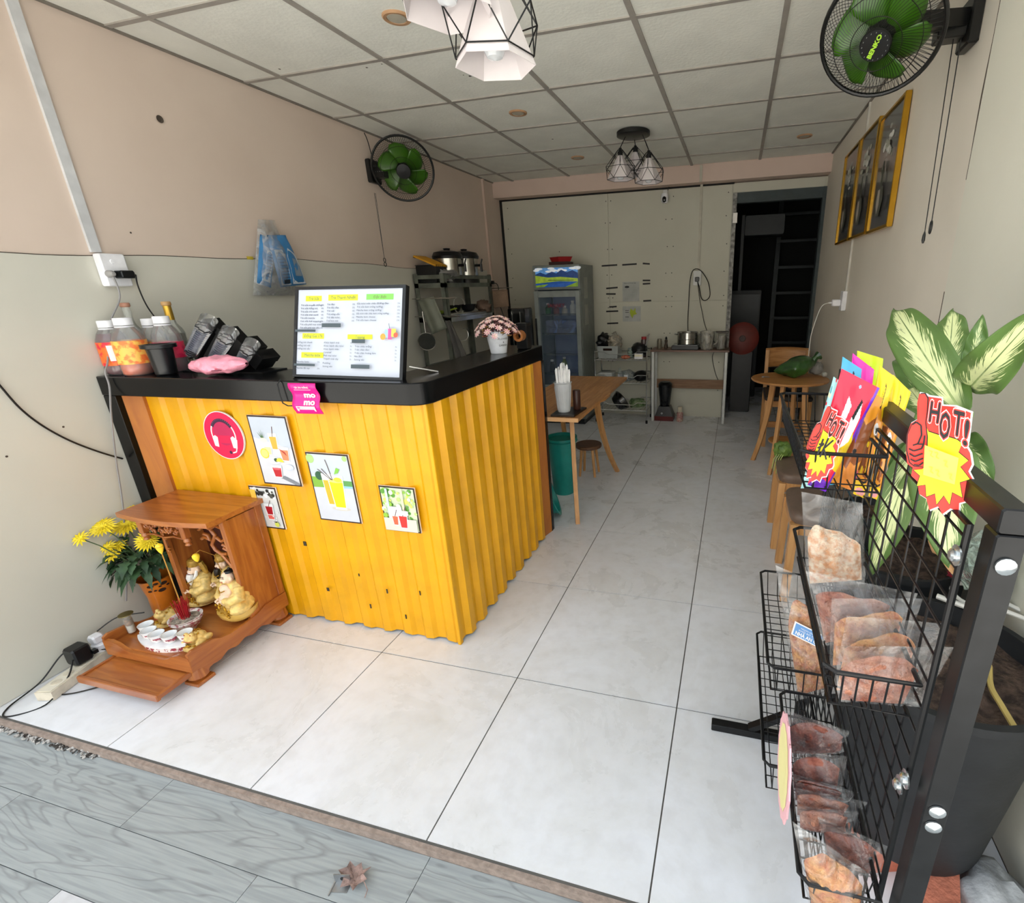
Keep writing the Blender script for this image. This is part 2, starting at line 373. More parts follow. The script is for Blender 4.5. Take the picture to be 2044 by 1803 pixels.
def plankmat():
    m, N, L, b = nodes('plank_grey_wood_print')
    geo = N.new('ShaderNodeNewGeometry'); oi = N.new('ShaderNodeObjectInfo')
    ad = N.new('ShaderNodeVectorMath'); ad.operation = 'ADD'; L.new(geo.outputs['Position'], ad.inputs[0])
    cb = N.new('ShaderNodeCombineXYZ'); mu = N.new('ShaderNodeMath'); mu.operation = 'MULTIPLY'; mu.inputs[1].default_value = 37; L.new(oi.outputs['Random'], mu.inputs[0]); L.new(mu.outputs[0], cb.inputs[2]); L.new(mu.outputs[0], cb.inputs[0]); L.new(cb.outputs[0], ad.inputs[1])
    mp = N.new('ShaderNodeMapping'); mp.inputs['Scale'].default_value = (1.6, 9, 9); L.new(ad.outputs[0], mp.inputs[0])
    n1 = N.new('ShaderNodeTexNoise'); n1.inputs['Scale'].default_value = 1.1; n1.inputs['Detail'].default_value = 2; n1.inputs['Distortion'].default_value = .6; L.new(mp.outputs[0], n1.inputs['Vector'])
    ms = N.new('ShaderNodeMath'); ms.operation = 'MULTIPLY'; ms.inputs[1].default_value = 11; L.new(n1.outputs['Fac'], ms.inputs[0])
    fr = N.new('ShaderNodeMath'); fr.operation = 'PINGPONG'; fr.inputs[1].default_value = .5; L.new(ms.outputs[0], fr.inputs[0])
    mp2 = N.new('ShaderNodeMapping'); mp2.inputs['Scale'].default_value = (5, 130, 1); L.new(ad.outputs[0], mp2.inputs[0])
    n2 = N.new('ShaderNodeTexNoise'); n2.inputs['Scale'].default_value = 1; n2.inputs['Detail'].default_value = 4; L.new(mp2.outputs[0], n2.inputs['Vector'])
    r1 = N.new('ShaderNodeValToRGB'); r1.color_ramp.elements[0].position = 0; r1.color_ramp.elements[1].position = .16
    r1.color_ramp.elements[0].color = (*lin('#8a8e8f'), 1); r1.color_ramp.elements[1].color = (*lin('#9fa4a5'), 1); L.new(fr.outputs[0], r1.inputs[0])
    r2 = N.new('ShaderNodeValToRGB'); r2.color_ramp.elements[0].position = .35; r2.color_ramp.elements[1].position = .6
    r2.color_ramp.elements[0].color = (.8, .81, .82, 1); r2.color_ramp.elements[1].color = (1, 1, 1, 1); L.new(n2.outputs['Fac'], r2.inputs[0])
    mx = N.new('ShaderNodeMix'); mx.data_type = 'RGBA'; mx.blend_type = 'MULTIPLY'; mx.inputs[0].default_value = 1; L.new(r1.outputs[0], mx.inputs[6]); L.new(r2.outputs[0], mx.inputs[7])
    L.new(mx.outputs[2], b.inputs['Base Color']); b.inputs['Roughness'].default_value = .5
    return m
M_plank = plankmat()
# ================================================================ floor: 60 cm tiles laid on a grout bed
YE = -1.195
fl = MB(); fl.box(XL-.1, XR+.1, YE, YB+.05, -.12, -.003); fl.box(.1, 2.4, YB+.05, YB+2.2, -.12, -.003); FLOOR = struct(fl, 'floor', M_grout)
g = .0022
xs = [XL-.02, -1.2, -.6, 0, .6, 1.2, XR]; full = None
for j in range(-2, 9):
    y0, y1 = j*.6, (j+1)*.6
    if y0 < YE+.01: y0 = YE+.004
    for i in range(6):
        x0, x1 = xs[i], xs[i+1]
        if j > 5 and x0 < .55: continue
        fb = abs(x1-x0-.6) < 1e-6 and j > -2
        if fb and full: share(full, 'floor_tile', FLOOR, (x0, y0, 0))
        else:
            mb = MB(); mb.box(g, x1-x0-g, g, y1-y0-g, -.004, 0)
            o = mb.build('floor_tile', M_tile, FLOOR, off=V((0, 0, 0)), smooth=False); o.location = (x0, y0, 0)
            if fb: full = o
# threshold edge, terrace
th = MB(); th.box(XL-.02, XR+.3, YE-.012, YE+.004, -.05, -.004); struct(th, 'trim_1', mat('threshold_mortar', '#9a8a80', .9, var=.1, scale=60, bump=.4, bscale=80))
tr = MB(); tr.box(-4.5, 4.5, -6.5, YE-.012, -.12, -.036); TERR = struct(tr, 'terrace', mat('terrace_bed', '#3d3c3a', .9))
TZ = -.03; rows = {0: .019, 1: -.395, 2: -.86, 3: -.2, 4: .3, 5: -.5, 6: 0.1, 7: -.7, 8: .2}
for r in range(9):
    y1 = YE-.012-.148*r; y0 = y1-.148
    k0 = rows[r]-.913*3
    for k in range(-1, 7):
        x0 = k0+.913*k
        if x0 > 2.2 or x0+.913 < -2.6: continue
        if r == 2 and abs(x0+.86) < .01: pass
        mb = MB(); mb.box(x0+.0008, x0+.912, y0+.0008, y1-.0008, TZ-.008, TZ)
        o = mb.build('plank', M_plank if not (r == 2 and abs(x0+.86) < .01) else mat('pale_tile', '#c5c5c8', .5, scale=20), TERR, off=V((x0, y0, TZ))); o.location = (x0, y0, TZ)
ou = MB(); ou.box(-4.5, 4.5, -6.5, YE-.012-.148*9, -.06, TZ); ou.build('paving', mat('paving_grey', '#b8b6b0', .8, bump=.3), TERR)
# ================================================================ walls
YF = -1.24   # front end of the side walls
def prism_y(mb, poly, y0, y1):  # polygon in x,z extruded along y
    n = len(poly); vs = [(x, y0, z) for x, z in poly]+[(x, y1, z) for x, z in poly]
    mb.add(vs, [list(range(n)), list(range(n, 2*n))[::-1]]+[(i, n+i, n+(i+1) % n, (i+1) % n) for i in range(n)])
wl = MB(); wl.box(XL-.15, XL, YF, YB+.05, 0, 2.75); WL = struct(wl, 'wall_left', M_wall)
# lower sheet covering (wavy plastic sheet up to a seam)
def seamz(y): return 1.573 + .012*math.sin(y*2.3) - .004*math.sin(y*9)
sh = MB()
def shf(u, v):
    y = YF+.01+(YB-.45-YF)*u; z = .002+(seamz(y)-.002)*v
    b = .0035 + .0025*noise.noise(V((y*2.2, z*2.4, 3))) + .004*max(0, noise.noise(V((y*5+z*2.2, z*.8, 9)))-.25)
    return (XL+max(.001, b), y, z)
sh.grid(shf, 160, 60, False); sh.build('wall_covering', M_wlow, WL)
sm = MB(); sm.tube([(XL+.003, y, seamz(y)+.001) for y in [YF+.02+i*(YB-.45-YF)/60 for i in range(60)]], .0016, 5); sm.build('seam', mat('dark_gap', '#4a4038', .8), WL)
for q, (y, z) in enumerate([(-.88, .87), (-.25, 1.66), (-.32, 1.45), (-.70, .93)]):
    d = MB(); d.lathe((XL+.0045, y, z), [(.004, 0), (.003, .001)], 8, 'x'); d.build('stain', mat('dark_gap'), WL)
ho = MB(); c = onx(318, 238, XL)
ho.lathe((XL, c.y, c.z), [(.012, 0.0), (.015, .004), (.008, .003), (.006, .001)], 14, 'x', caps=False); ho.m(mat('dark_gap')).lathe((XL+.001, c.y, c.z), [(.007, 0), (.005, .0015)], 10, 'x'); ho.mats[0:0] = []; ho.build('patched_hole', mat('dark_gap'), WL)
# right wall with vertical board seams and skirting-free base
wr = MB(); wr.box(XR, XR+.15, YF, YB+.05, 0, 2.75); WR = struct(wr, 'wall_right', M_wr)
s = MB(); s.box(XR-.003, XR, YF+.02, .19, .01, 2.42); s.build('wall_board', wallmat('wall_right_board', '#e2e0d2', '#dad8ca'), WR)
s = MB(); s.tube([(XR-.002, .195+.004*math.sin(i*1.3), 2.42-i*.08) for i in range(10)], .0026, 5); s.tube([(XR-.003, .192, 1.34-.05*i) for i in range(9)], .0022, 5); s.build('seam', mat('dark_gap'), WR)
# ================================================================ back wall: boarded partition with a doorway
DX0, DX1, DZ = .675, 1.425, 2.193
wb = MB(); wb.box(XL, .625, YB, YB+.06, 0, 2.275); wb.box(.625, XR, YB, YB+.06, DZ+.0, 2.275); WB = struct(wb, 'wall_back', M_back)
for (x0, x1, z0, z1) in [(XL+.03, -.60, 1.228, 2.265), (-.597, .62, 1.228, 2.265), (XL+.03, -.60, .01, 1.224), (-.597, .62, .01, 1.224), (.628, XR-.02, DZ+.003, 2.268)]:
    b = MB(); b.box(x0, x1, YB-.008, YB-.0005, z0, z1, .001); b.build('wall_board', M_back, WB)
sc = MB()
for x in (-1.7, -1.15, -.62, -.57, 0.0, .06, .58):
    for z in (.3, .6, .9, 1.17, 1.27, 1.5, 1.75, 2.0, 2.2): sc.lathe((x+.01*math.sin(z*40), YB-.0085, z), [(.0055, 0), (.003, .001)], 6, 'y')
sc.build('screws', mat('screw_dark', '#3a3834', .6), WB, kind='stuff')
be = MB(); be.box(XL, XR, YB-.14, YB+.06, 2.283, H+.01); struct(be, 'trim_2', M_beam)
be = MB(); be.box(XL, .63, YB-.004, YB+.01, 2.268, 2.284); be.box(XL, XL+.03, YB-.006, YB, 0, 2.28); struct(be, 'trim_3', mat('black_joint', '#1c1a18', .8))
# door frame and dark store room behind
df = MB(); df.box(.625, DX0-.012, YB-.012, YB+.075, 0, DZ); df.m(mat('old_frame_metal', '#8f8d88', .5, var=.3, scale=30)); df.mats[0:1] = [mat('old_frame_metal')]; 
D1 = struct(df, 'door_1', mat('old_frame_metal'))
h = MB(); h.box(.632, .675, YB-.02, YB-.01, 1.93, 2.02, .002); h.box(.655, .672, YB-.026, YB-.018, 1.945, 1.99); h.build('hinge', mat('hinge_steel', '#a8a5a0', .35, 1), D1)
df = MB(); df.box(XR-.03, XR, YB-.01, YB+.09, 0, DZ); df.build('jamb', mat('jamb_green', '#3c4648', .6, bump=.2), D1)
df = MB(); df.box(.663, XR-.03, YB+.0, YB+.08, DZ-.09, DZ); df.build('head_rail', mat('jamb_green'), D1)
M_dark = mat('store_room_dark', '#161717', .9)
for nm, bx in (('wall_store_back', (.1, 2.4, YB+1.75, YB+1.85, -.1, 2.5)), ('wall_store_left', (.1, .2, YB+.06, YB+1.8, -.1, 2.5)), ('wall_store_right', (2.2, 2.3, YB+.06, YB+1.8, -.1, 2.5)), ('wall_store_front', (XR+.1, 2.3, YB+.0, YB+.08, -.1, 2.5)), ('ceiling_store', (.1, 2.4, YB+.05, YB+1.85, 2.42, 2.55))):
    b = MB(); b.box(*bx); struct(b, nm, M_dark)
# ================================================================ ceiling: lay-in tiles on a metal grid
ce = MB(); ce.box(XL-.15, XR+.15, YF, YB+.06, H+.02, H+.4); CE = struct(ce, 'ceiling', M_dark)
cx = [XL, -1.558, -.958, -.358, .242, .842, 1.43, XR]; cy = [YF]+[-.708+.6*k for k in range(-0, 8)]
cy = [c_ for c_ in cy if c_ < YB-.16]+[YB-.14]; tfull = None
for i in range(6):
    for j in range(len(cy)-1):
        x0, x1, y0, y1 = cx[i], cx[i+1], cy[j], cy[j+1]
        if i == 5: x1 = XR
        w, d = x1-x0, y1-y0; fb = abs(w-.6) < 1e-4 and abs(d-.6) < 1e-4
        if fb and tfull: share(tfull, 'ceiling_tile', CE, (x0, y0, H+.004))
        else:
            mb = MB(); mb.box(.009, w-.009, .009, d-.009, 0, .014); o = mb.build('ceiling_tile', M_ceil, CE, off=V((0, 0, 0))); o.location = (x0, y0, H+.004)
            if fb: tfull = o
for x in cx[1:6]: b = MB(); b.box(x-.012, x+.012, YF, YB-.14, H-.002, H+.006); b.build('grid_bar', M_bar, CE)
for y in cy[1:-1]: b = MB(); b.box(XL, XR, y-.012, y+.012, H-.0015, H+.005); b.build('grid_bar', M_bar, CE)
for x in (XL, XR-.014): b = MB(); b.box(x, x+.014, YF, YB-.14, H-.004, H+.006); b.build('edge_bar', mat('edge_bar', '#7d766c', .5), CE)
fr = MB(); fr.box(XL-.15, XR+.15, YF-.06, YF, H, 2.9); struct(fr, 'wall_front_header', M_wall)  # unseen header that blocks sky, kept low so sun reaches the terrace

# unseen building across the street, added to shape the daylight
fa = MB(); fa.box(-14, 14, -13.5, -12.5, 0, 5.5); FA = struct(fa, 'wall_across_street_unseen', mat('facade_grey', '#a8a49c', .9))
gr = MB(); gr.box(-14, 14, -12, -6.5, -.2, -.06); struct(gr, 'street', mat('street_concrete', '#aaa8a2', .9))
for sx in (-1, 1):
    a = MB(); a.box(*(sorted((sx*4.5, sx*14))), -6.5, YF-.3, -.2, -.06); struct(a, 'pavement', mat('pavement_grey', '#b0aea8', .9))
for nm, x0, x1 in (('wall_facade_left', -7, XL-.001), ('wall_facade_right', XR+.001, 7)):
    b = MB(); b.box(x0, x1, YF, YF+.15, -.1, 2.9); struct(b, nm, mat('facade_plaster', '#b8b4aa', .85))
# ================================================================ service counter
M_yel = mat('yellow_painted_steel', '#e3a404', .42, var=.05, scale=7, bump=.06, bscale=50)
M_blk = mat('black_gloss_laminate', '#090a0c', .22, var=.1, scale=20, spec=.25)
M_mdf = wood('brown_board', '#b9722c', '#a9642a', 2, 4, .6, stretch=4)
CT = thing('service_counter', 'L-shaped yellow corrugated steel bar counter with a thick black gloss top', 'counter', (-1.05, -.49, 0))
def corr(p0, p1, nrm, z0, z1, pitch=.1045, dep=.021, fl_=.42, wav=.010):
    """trapezoid corrugation from p0 to p1 on the ground, bulging along nrm; bottom edge slightly cut wavy"""
    p0, p1, nrm = V((*p0, 0)), V((*p1, 0)), V((*nrm, 0)); d = p1-p0; L = d.length; d.normalize(); n = max(1, round(L/pitch)); pt = L/n
    prof = []
    for i in range(n):
        a = i*pt; prof += [(a, 0), (a+pt*.34, 0), (a+pt*.5, dep), (a+pt*.84, dep)]
    prof.append((L, 0)); mb = MB(); vs = []
    rows_ = [z0, z0+.02, (z0+z1)/2, z1]
    for off in (0, -.0015):
        for r, z in enumerate(rows_):
            for (s_, h) in prof:
                p = p0+d*s_+nrm*(h+off); zz = z + (wav*(.5+.5*math.sin(s_*2*PI/(pt*2)+.7)) if r == 0 else 0)
                vs.append((p.x, p.y, zz))
    k = len(prof); fs = []
    for sd in range(2):
        for r in range(3):
            for i in range(k-1):
                a = sd*4*k+r*k+i; f = (a, a+1, a+k+1, a+k); fs.append(f if sd == 0 else f[::-1])
    for i in range(k-1): fs.append((i, 4*k+i, 4*k+i+1, i+1))
    mb.add(vs, fs); return mb
FY, SX = -.487, -.305
def corr_edge(mb): return mb
m_ = corr((-1.655, FY+.012), (SX-.004, FY+.012), (0, -1), .004, 1.03, dep=.012); m_.build('corrugated_panel', M_yel, CT, angle=15)
m_ = corr((SX, FY+.012), (SX, .45), (1, 0), .004, 1.03, pitch=.1045, dep=.021); m_.build('corrugated_panel', M_yel, CT, angle=15)
m_ = MB(); m_.box(SX-.012, SX+.004, FY-.002, FY+.018, 0.0, 1.03, .003); m_.build('corner_post', M_yel, CT)
for (x, z, w, h_) in [(-.93, .17, .012, .016), (-.72, .115, .006, .02), (-.55, .09, .005, .02), (-.46, .22, .004, .02), (-.995, .385, .014, .02), (-.745, .27, .004, .012), (-.62, .205, .006, .02)]:
    p = MB(); p.box(x, x+w, FY-.0035, FY-.0012, z, z+h_); p.build('nick', mat('bare_dark_metal', '#3d3524', .7), CT)
# black top: L slab with rounded corner
pl = [(XL+.009, -.548), (-.35, -.525)]+[(-.35+.07*math.sin(t), -.455-.07*math.cos(t)) for t in [PI/2*i/8 for i in range(1, 9)]]+[(-.28, .57), (-.50, .57), (-.50, -.29), (XL+.009, -.29)]
m_ = MB(); m_.prism(pl, 1.022, 1.10); tp = m_.build('counter_top', M_blk, CT, angle=20)
bv = tp.modifiers.new('b', 'BEVEL'); bv.width = .004; bv.segments = 2; bv.limit_method = 'ANGLE'
m_ = MB(); m_.box(XL+.009, -1.715, -.545, -.30, 0, 1.022, .002); m_.build('end_panel', M_blk, CT)
m_ = MB(); m_.prism([(-1.715, -.522), (-1.655, FY), (-1.655, FY+.016), (-1.715, -.48)], 0.0, 1.022); m_.build('filler_board', M_mdf, CT)
m_ = MB(); m_.box(-.50, -.276, .535, .568, 0, 1.022, .002); m_.build('end_panel', M_blk, CT)
m_ = MB(); m_.prism([(SX-.006, .448), (SX+.004, .448), (-.279, .535), (-.30, .535)], 0, 1.022); m_.build('filler_board', M_mdf, CT)
m_ = MB(); m_.box(XL+.01, SX-.03, FY+.03, FY+.045, .01, 1.02); m_.box(SX-.045, SX-.03, FY+.045, .53, .01, 1.02); m_.build('inner_panel', mat('inner_board', '#2a2826', .7), CT)
m_ = MB(); m_.prism([(XL+.01, FY+.05), (SX-.05, FY+.05), (SX-.05, .53), (-.75, .53), (-.75, .05), (XL+.01, .05)], .76, .79); m_.build('work_surface', mat('work_steel', '#8d8f90', .35, 1), CT)
# ---------------------------------------------------------------- signs and posters on the front
def frame4(TL, TR, BL, plane='y', val=-.5):
    f = {'y': ony, 'x': onx, 'z': onz}[plane]; a, b, c = f(*TL, val), f(*TR, val), f(*BL, val); return c, b-a, a-c
FP = FY-.003
def poster(x0, x1, z0, z1, name, label, group, draw, th_=.006, tilt=0):
    y = FP-th_
    t = thing(name, label, 'poster', ((x0+x1)/2, y+th_, z0), group)
    b = MB(); b.box(x0, x1, y, y+th_, z0, z1); b.build('backing_board', mat('poster_edge', '#e9e6df', .6), t, smooth=False)
    a = Art((x0, y, z0), (x1-x0, 0, 0), (0, 0, z1-z0), (0, -1, 0))
    a.rect(0, 0, 1, 1, pm('#2a1714')); e = .006; u, v = e/(x1-x0), e/(z1-z0)
    b = Art((x0+e, y-.0006, z0+e), (x1-x0-2*e, 0, 0), (0, 0, z1-z0-2*e), (0, -1, 0)); b.mb = a.mb; draw(b); a.build('print', t)
def glass(a, u, v, w, h_, col, tp=1.18, rim='#ffffff', straw=None):
    a.poly([(u-w/2*.8, v), (u+w/2*.8, v), (u+w/2*tp, v+h_*1.25), (u-w/2*tp, v+h_*1.25)], pm('#e9eef0', .2))
    a.poly([(u-w/2*.7, v+h_*.08), (u+w/2*.7, v+h_*.08), (u+w/2*.95, v+h_), (u-w/2*.95, v+h_)], pm(col, .3))
    if straw: a.line([(u, v+h_), (u+straw, v+h_*1.75)], .003, pm('#6a4a44'))
def d1(a):
    a.poly([(0, 0), (1, 0), (1, 1), (0, 1)], pm('#bac2ce')); a.poly([(0, 0), (1, 0), (1, .55), (0, .7)], pm('#cccdd4'))
    for k in range(5): a.poly([(.25, .66), (.14+.06*k, .82-.02*abs(k-2)), (.28, .68)], pm('#4a6a48'))
    a.disc(.27, .66, .1, pm('#f0e9c8'), ry=.035); glass(a, .55, .52, .2, .2, '#f0a63c', straw=.05); glass(a, .34, .44, .2, .12, '#efe39a')
    a.disc(.22, .46, .12, pm('#e6c83a')); a.disc(.22, .46, .095, pm('#f2e27a')); glass(a, .78, .36, .24, .17, '#f0845c')
    a.poly([(.62, .56), (.8, .46), (.84, .44), (.8, .5)], pm('#a83630')); a.disc(.45, .36, .16, pm('#dfe3df'), ry=.055); a.disc(.5, .37, .06, pm('#35523c'), ry=.03); a.disc(.6, .34, .1, pm('#e0cf3e'), a1=PI)
    a.poly([(.5, .1), (.9, .0), (1, .0), (1, .03), (.62, .13)], pm('#7c8088')); glass(a, .46, .1, .26, .15, '#b8202a'); a.disc(.46, .235, .11, pm('#d06068'), ry=.018)
    a.disc(.82, .27, .12, pm('#c3cad6'), ry=.05); a.disc(.8, .275, .09, pm('#e3e6ee'), ry=.035)
def d2(a):
    a.rect(0, 0, 1, 1, pm('#c2cad4')); a.rect(0, .5, .28, .66, pm('#7dae3e')); a.rect(.68, .53, 1, .63, pm('#5d9a52')); a.disc(.2, .68, .1, pm('#2f5a3e')); a.rect(.72, .5, 1, .55, pm('#8fc0dc'))
    a.poly([(0, 0), (1, 0), (1, .52), (0, .5)], pm('#c8cbd4')); a.disc(.06, .93, .1, pm('#a9cf7e')); a.disc(.93, .96, .06, pm('#a9cf7e'))
    a.disc(.6, .19, .24, pm('#c9c3b8'), ry=.03); glass(a, .42, .22, .3, .4, '#f2b030', tp=1.1); glass(a, .6, .18, .36, .42, '#fbcf12', tp=1.1)
    a.disc(.6, .62, .18, pm('#efe27a'), ry=.03); a.disc(.66, .64, .1, pm('#d8d23a'), ry=.035)
    a.line([(.5, .63), (.2, .78)], .003, pm('#5a4640')); a.line([(.52, .63), (.3, .79)], .003, pm('#5a4640')); a.line([(.53, .63), (.47, .85), (.44, .93)], .003, pm('#5a4640')); a.poly([(.6, .72), (.68, .82), (.76, .8), (.7, .74)], pm('#7fbf4a'))
def d3(a):
    a.rect(0, 0, 1, 1, pm('#cfe0b8')); random.seed(4)
    for k in range(60): a.disc(random.random()*.96+.02, .3+random.random()*.68, .03+random.random()*.05, pm(random.choice(['#8fc043', '#b9db7e', '#5f9a3c', '#e9f2d6', '#d8e06a'])), n=7)
    a.rect(.17, .3, .24, .99, pm('#c4dbe2')); a.rect(.63, .3, .7, .99, pm('#d9d2b4')); a.rect(0, 0, 1, .3, pm('#d2cec2'))
    a.rect(.2, .3, .6, .58, pm('#dfe5ee')); glass(a, .36, .13, .18, .22, '#e06a4a', straw=.08); glass(a, .6, .07, .26, .3, '#dc3a34', straw=.12); a.rect(.48, .4, .78, .5, pm('#e8eaf0'))
def d4(a):
    a.rect(0, 0, 1, 1, pm('#d0d2d1')); random.seed(9)
    for k in range(26): a.disc(random.random()*.9+.05, .8+random.random()*.17, .04+random.random()*.05, pm(random.choice(['#20221f', '#ffffff', '#4a4c48', '#dfe2df'])), n=6)
    a.rect(0, .74, .22, .95, pm('#f0c04a')); glass(a, .62, .2, .32, .34, '#e0655a'); glass(a, .62, .33, .3, .22, '#a81c28', straw=.12)
    for k in range(14): a.disc(random.random()*.9+.05, .05+random.random()*.6, .03, pm('#dfe2e4'), n=7)
    a.disc(.8, .1, .09, pm('#c9d45a')); a.disc(.78, .16, .05, pm('#30332e'), ry=.015)
G = 'drink posters on the yellow counter front'
poster(-1.11, -.92, .664, .953, 'drink_poster', 'tall poster of fruit juices on pale blue, beside the round pink headset sign', G, d1)
poster(-.866, -.668, .525, .815, 'drink_poster', 'tall poster of two yellow juice glasses, under the pink payment sign', G, d2)
poster(-.556, -.40, .512, .70, 'drink_poster', 'small slightly tilted poster of two red drinks in green garden, rightmost on the counter', G, d3)
poster(-1.203, -1.063, .456, .647, 'drink_poster', 'small poster of iced red drink with limes, partly behind the shrine roof', G, d4)
# round headset sign
cx_, cz_, rx_ = -1.256, .861, .101
t = thing('headset_sign', 'round pink sign with a headset drawing on the yellow counter front', 'sign', (cx_, FP, cz_-.1))
m_ = MB(); m_.lathe((cx_, FP, cz_), [(rx_, 0), (rx_, .006)], 40, 'y'); m_.build('disc', WHT(), t, angle=60)
a = Art((cx_-rx_, FP-.006, cz_-rx_), (2*rx_, 0, 0), (0, 0, 2*rx_), (0, -1, 0))
a.disc(.5, .5, .485, pm('#d6104a'), 40); a.disc(.5, .54, .25, pm('#b81a52'), 28)
a.rect(.25, .34, .75, .5, pm('#d6104a'))
arc = [(.5+.3*math.cos(t_), .52+.31*math.sin(t_)) for t_ in [PI*(-.08)+PI*1.16*i/20 for i in range(21)]]
a.line(arc, .006, WHT()); a.line([(.5+.285*math.cos(t_), .52+.3*math.sin(t_)) for t_ in [PI*.18+PI*.64*i/14 for i in range(15)]], .014, pm('#3a1a3a'))
a.poly([(.2, .27), (.3, .25), (.33, .46), (.27, .5), (.19, .46)], WHT()); a.poly([(.67, .25), (.77, .24), (.82, .42), (.73, .5), (.66, .46)], WHT())
a.line([(.76, .26), (.72, .17), (.62, .14)], .005, WHT()); a.disc(.57, .15, .035, pm('#3a1a3a')); a.build('print', t)
# pink payment sign hanging over the top edge
x0, x1, z0, z1 = -.80, -.688, .985, 1.098
t = thing('payment_sign', 'curled pink plastic payment sign with white lettering hanging under the menu board', 'sign', (-.745, -.53, 1.0))
m_ = MB(); m_.grid(lambda u, v: (x0+(x1-x0)*u, -.5475-.012*math.sin(v*PI*1.6+.2)**2-.003*math.cos(u*PI), z0+(z1-z0)*v), 8, 14, False)
o = m_.build('sheet', pm('#ee1488', .35), t, angle=60); sd = o.modifiers.new('s', 'SOLIDIFY'); sd.thickness = .002
class Curl(Art):
    def P(s, u, v, h=0): return V((x0+(x1-x0)*u, -.5475-.012*math.sin(v*PI*1.6+.2)**2-.003*math.cos(u*PI)-.0022-.0002*s.k, z0+(z1-z0)*v))
a = Curl((x0, 0, z0), (x1-x0, 0, 0), (0, 0, z1-z0), (0, -1, 0))
a.text('QR ĐA NĂNG', .5, .84, .055, WHT(), align='C', bold=.02); a.line([(.2, .79), (.8, .79)], .0012, WHT())
a.text('mo', .47, .54, .17, WHT(), w=.38, bold=.05); a.text('mo', .47, .32, .17, WHT(), w=.38, bold=.05)
a.rect(.16, .16, .84, .27, WHT()); a.poly([(.16, .1), (.22, .1), (.22, .16), (.16, .16)], WHT()); a.poly([(.78, .1), (.84, .1), (.84, .16), (.78, .16)], WHT()); a.rect(.2, .19, .3, .25, pm('#d86aa0'))
for k in (.235, .2): a.line([(.33, k), (.8, k)], .0012, pm('#b8a0ae'))
a.build('print', t)
# ---------------------------------------------------------------- menu light board leaning back on the counter
o0 = V((-.857, -.463, 1.111)); ex = V((.449, 0, -.004)); ey = V((.0, .094, .297)); nn = V(ex).cross(ey).normalized()
if nn.y > 0: nn = -nn
t = thing('menu_board', 'white lit drinks menu board in a thin black frame leaning on the counter', 'menu board', (-.63, -.45, 1.10))
def pbox(mb, o, ex, ey, n, u0, u1, v0, v1, d0, d1):
    vs = [o+ex*u+ey*v+n*d for d in (d0, d1) for (u, v) in ((u0, v0), (u1, v0), (u1, v1), (u0, v1))]
    mb.add(vs, [(3, 2, 1, 0), (4, 5, 6, 7), (0, 1, 5, 4), (1, 2, 6, 5), (2, 3, 7, 6), (3, 0, 4, 7)])
m_ = MB()
for (u0, u1, v0, v1) in ((-.028, 0, -.03, 1.035), (1, 1.028, -.03, 1.035), (0, 1, -.03, 0), (0, 1, 1, 1.035)): pbox(m_, o0, ex, ey, nn, u0, u1, v0, v1, -.016, .004)
m_.build('frame', mat('frame_black_gloss', '#101114', .25), t)
m_ = MB(); pbox(m_, o0, ex, ey, nn, -.02, 1.02, -.02, 1.02, -.018, -.004); m_.build('back_plate', mat('frame_black_gloss'), t)
m_ = MB(); pbox(m_, o0, ex, ey, nn, 0, 1, 0, 1, -.004, 0); m_.build('light_panel', mat('menu_lit_white', '#b6bcc8', .4, emit=.09, ecol='#e6eeff', var=.01), t)
a = Art(o0+nn*.0004, ex, ey, nn, .00012); GR = pm('#5c6678'); G2 = pm('#7a8a55'); YL = mat('menu_lit_yellow', '#d8da30', .5, emit=.06, var=.02); GN = mat('menu_lit_green', '#7ccc5c', .5, emit=.06, var=.02)
def head(u0, v0, u1, v1, tx, m=YL):
    a.rect(u0, v0, u1, v1, m); a.text(tx, (u0+u1)/2, v0+(v1-v0)*.26, (v1-v0)*.5, G2, align='C', slant=.2, bold=.02)
head(.075, .865, .235, .93, 'Trà Sữa'); head(.30, .87, .585, .94, 'Trà Thanh Nhiệt'); head(.665, .875, .915, .94, 'Đặc Biệt', GN)
head(.055, .425, .27, .49, 'Đồng Giá 17k'); head(.50, .425, .735, .48, 'Topping'); head(.05, .2, .27, .265, 'Matcha latte')
def col(u, v, dv, items, price=None, up=None):
    for k, it in enumerate(items):
        a.text(it, u, v-dv*k, .019, GR, slant=.15, w=min(.3, .0105*len(it)), bold=.012)
        if price: a.text(price, up, v-dv*k, .018, GR)
col(.03, .81, .038, ['Trà sữa truyền thống', 'Trà sữa hồng trà', 'Trà sữa trà xanh', 'Trà sữa thái xanh', 'Trà sữa matcha', 'Trà sữa full topping', 'Trà sữa phô mai tươi', 'Trà sữa phô mai dẻo'], '20k', .235)
col(.295, .815, .038, ['Trà đào', 'Trà đào đen', 'Trà vải', 'Trà mãng cầu', 'Trà dâu tươi', 'Trà hoa cúc'], '20k', .54)
col(.585, .82, .038, ['Sữa tươi trân châu đường đen', 'Trà sữa kem trứng nướng', 'Matcha kem trứng nướng', 'Sữa tươi trân châu kem trứng nướng', 'Matcha kem cheese', 'Trà sữa kem cheese'], '25k', .96)
col(.02, .37, .038, ['Hồng trà chanh', 'Hồng trà vải', 'Hồng trà tắc'], None); col(.285, .37, .038, ['Khúc bạch trái', 'Khúc bạch dâu tươi', 'Khúc bạch nhãn', 'Caramel', 'Phô mai tươi', 'Thạch trái cây'], '5k', .54)
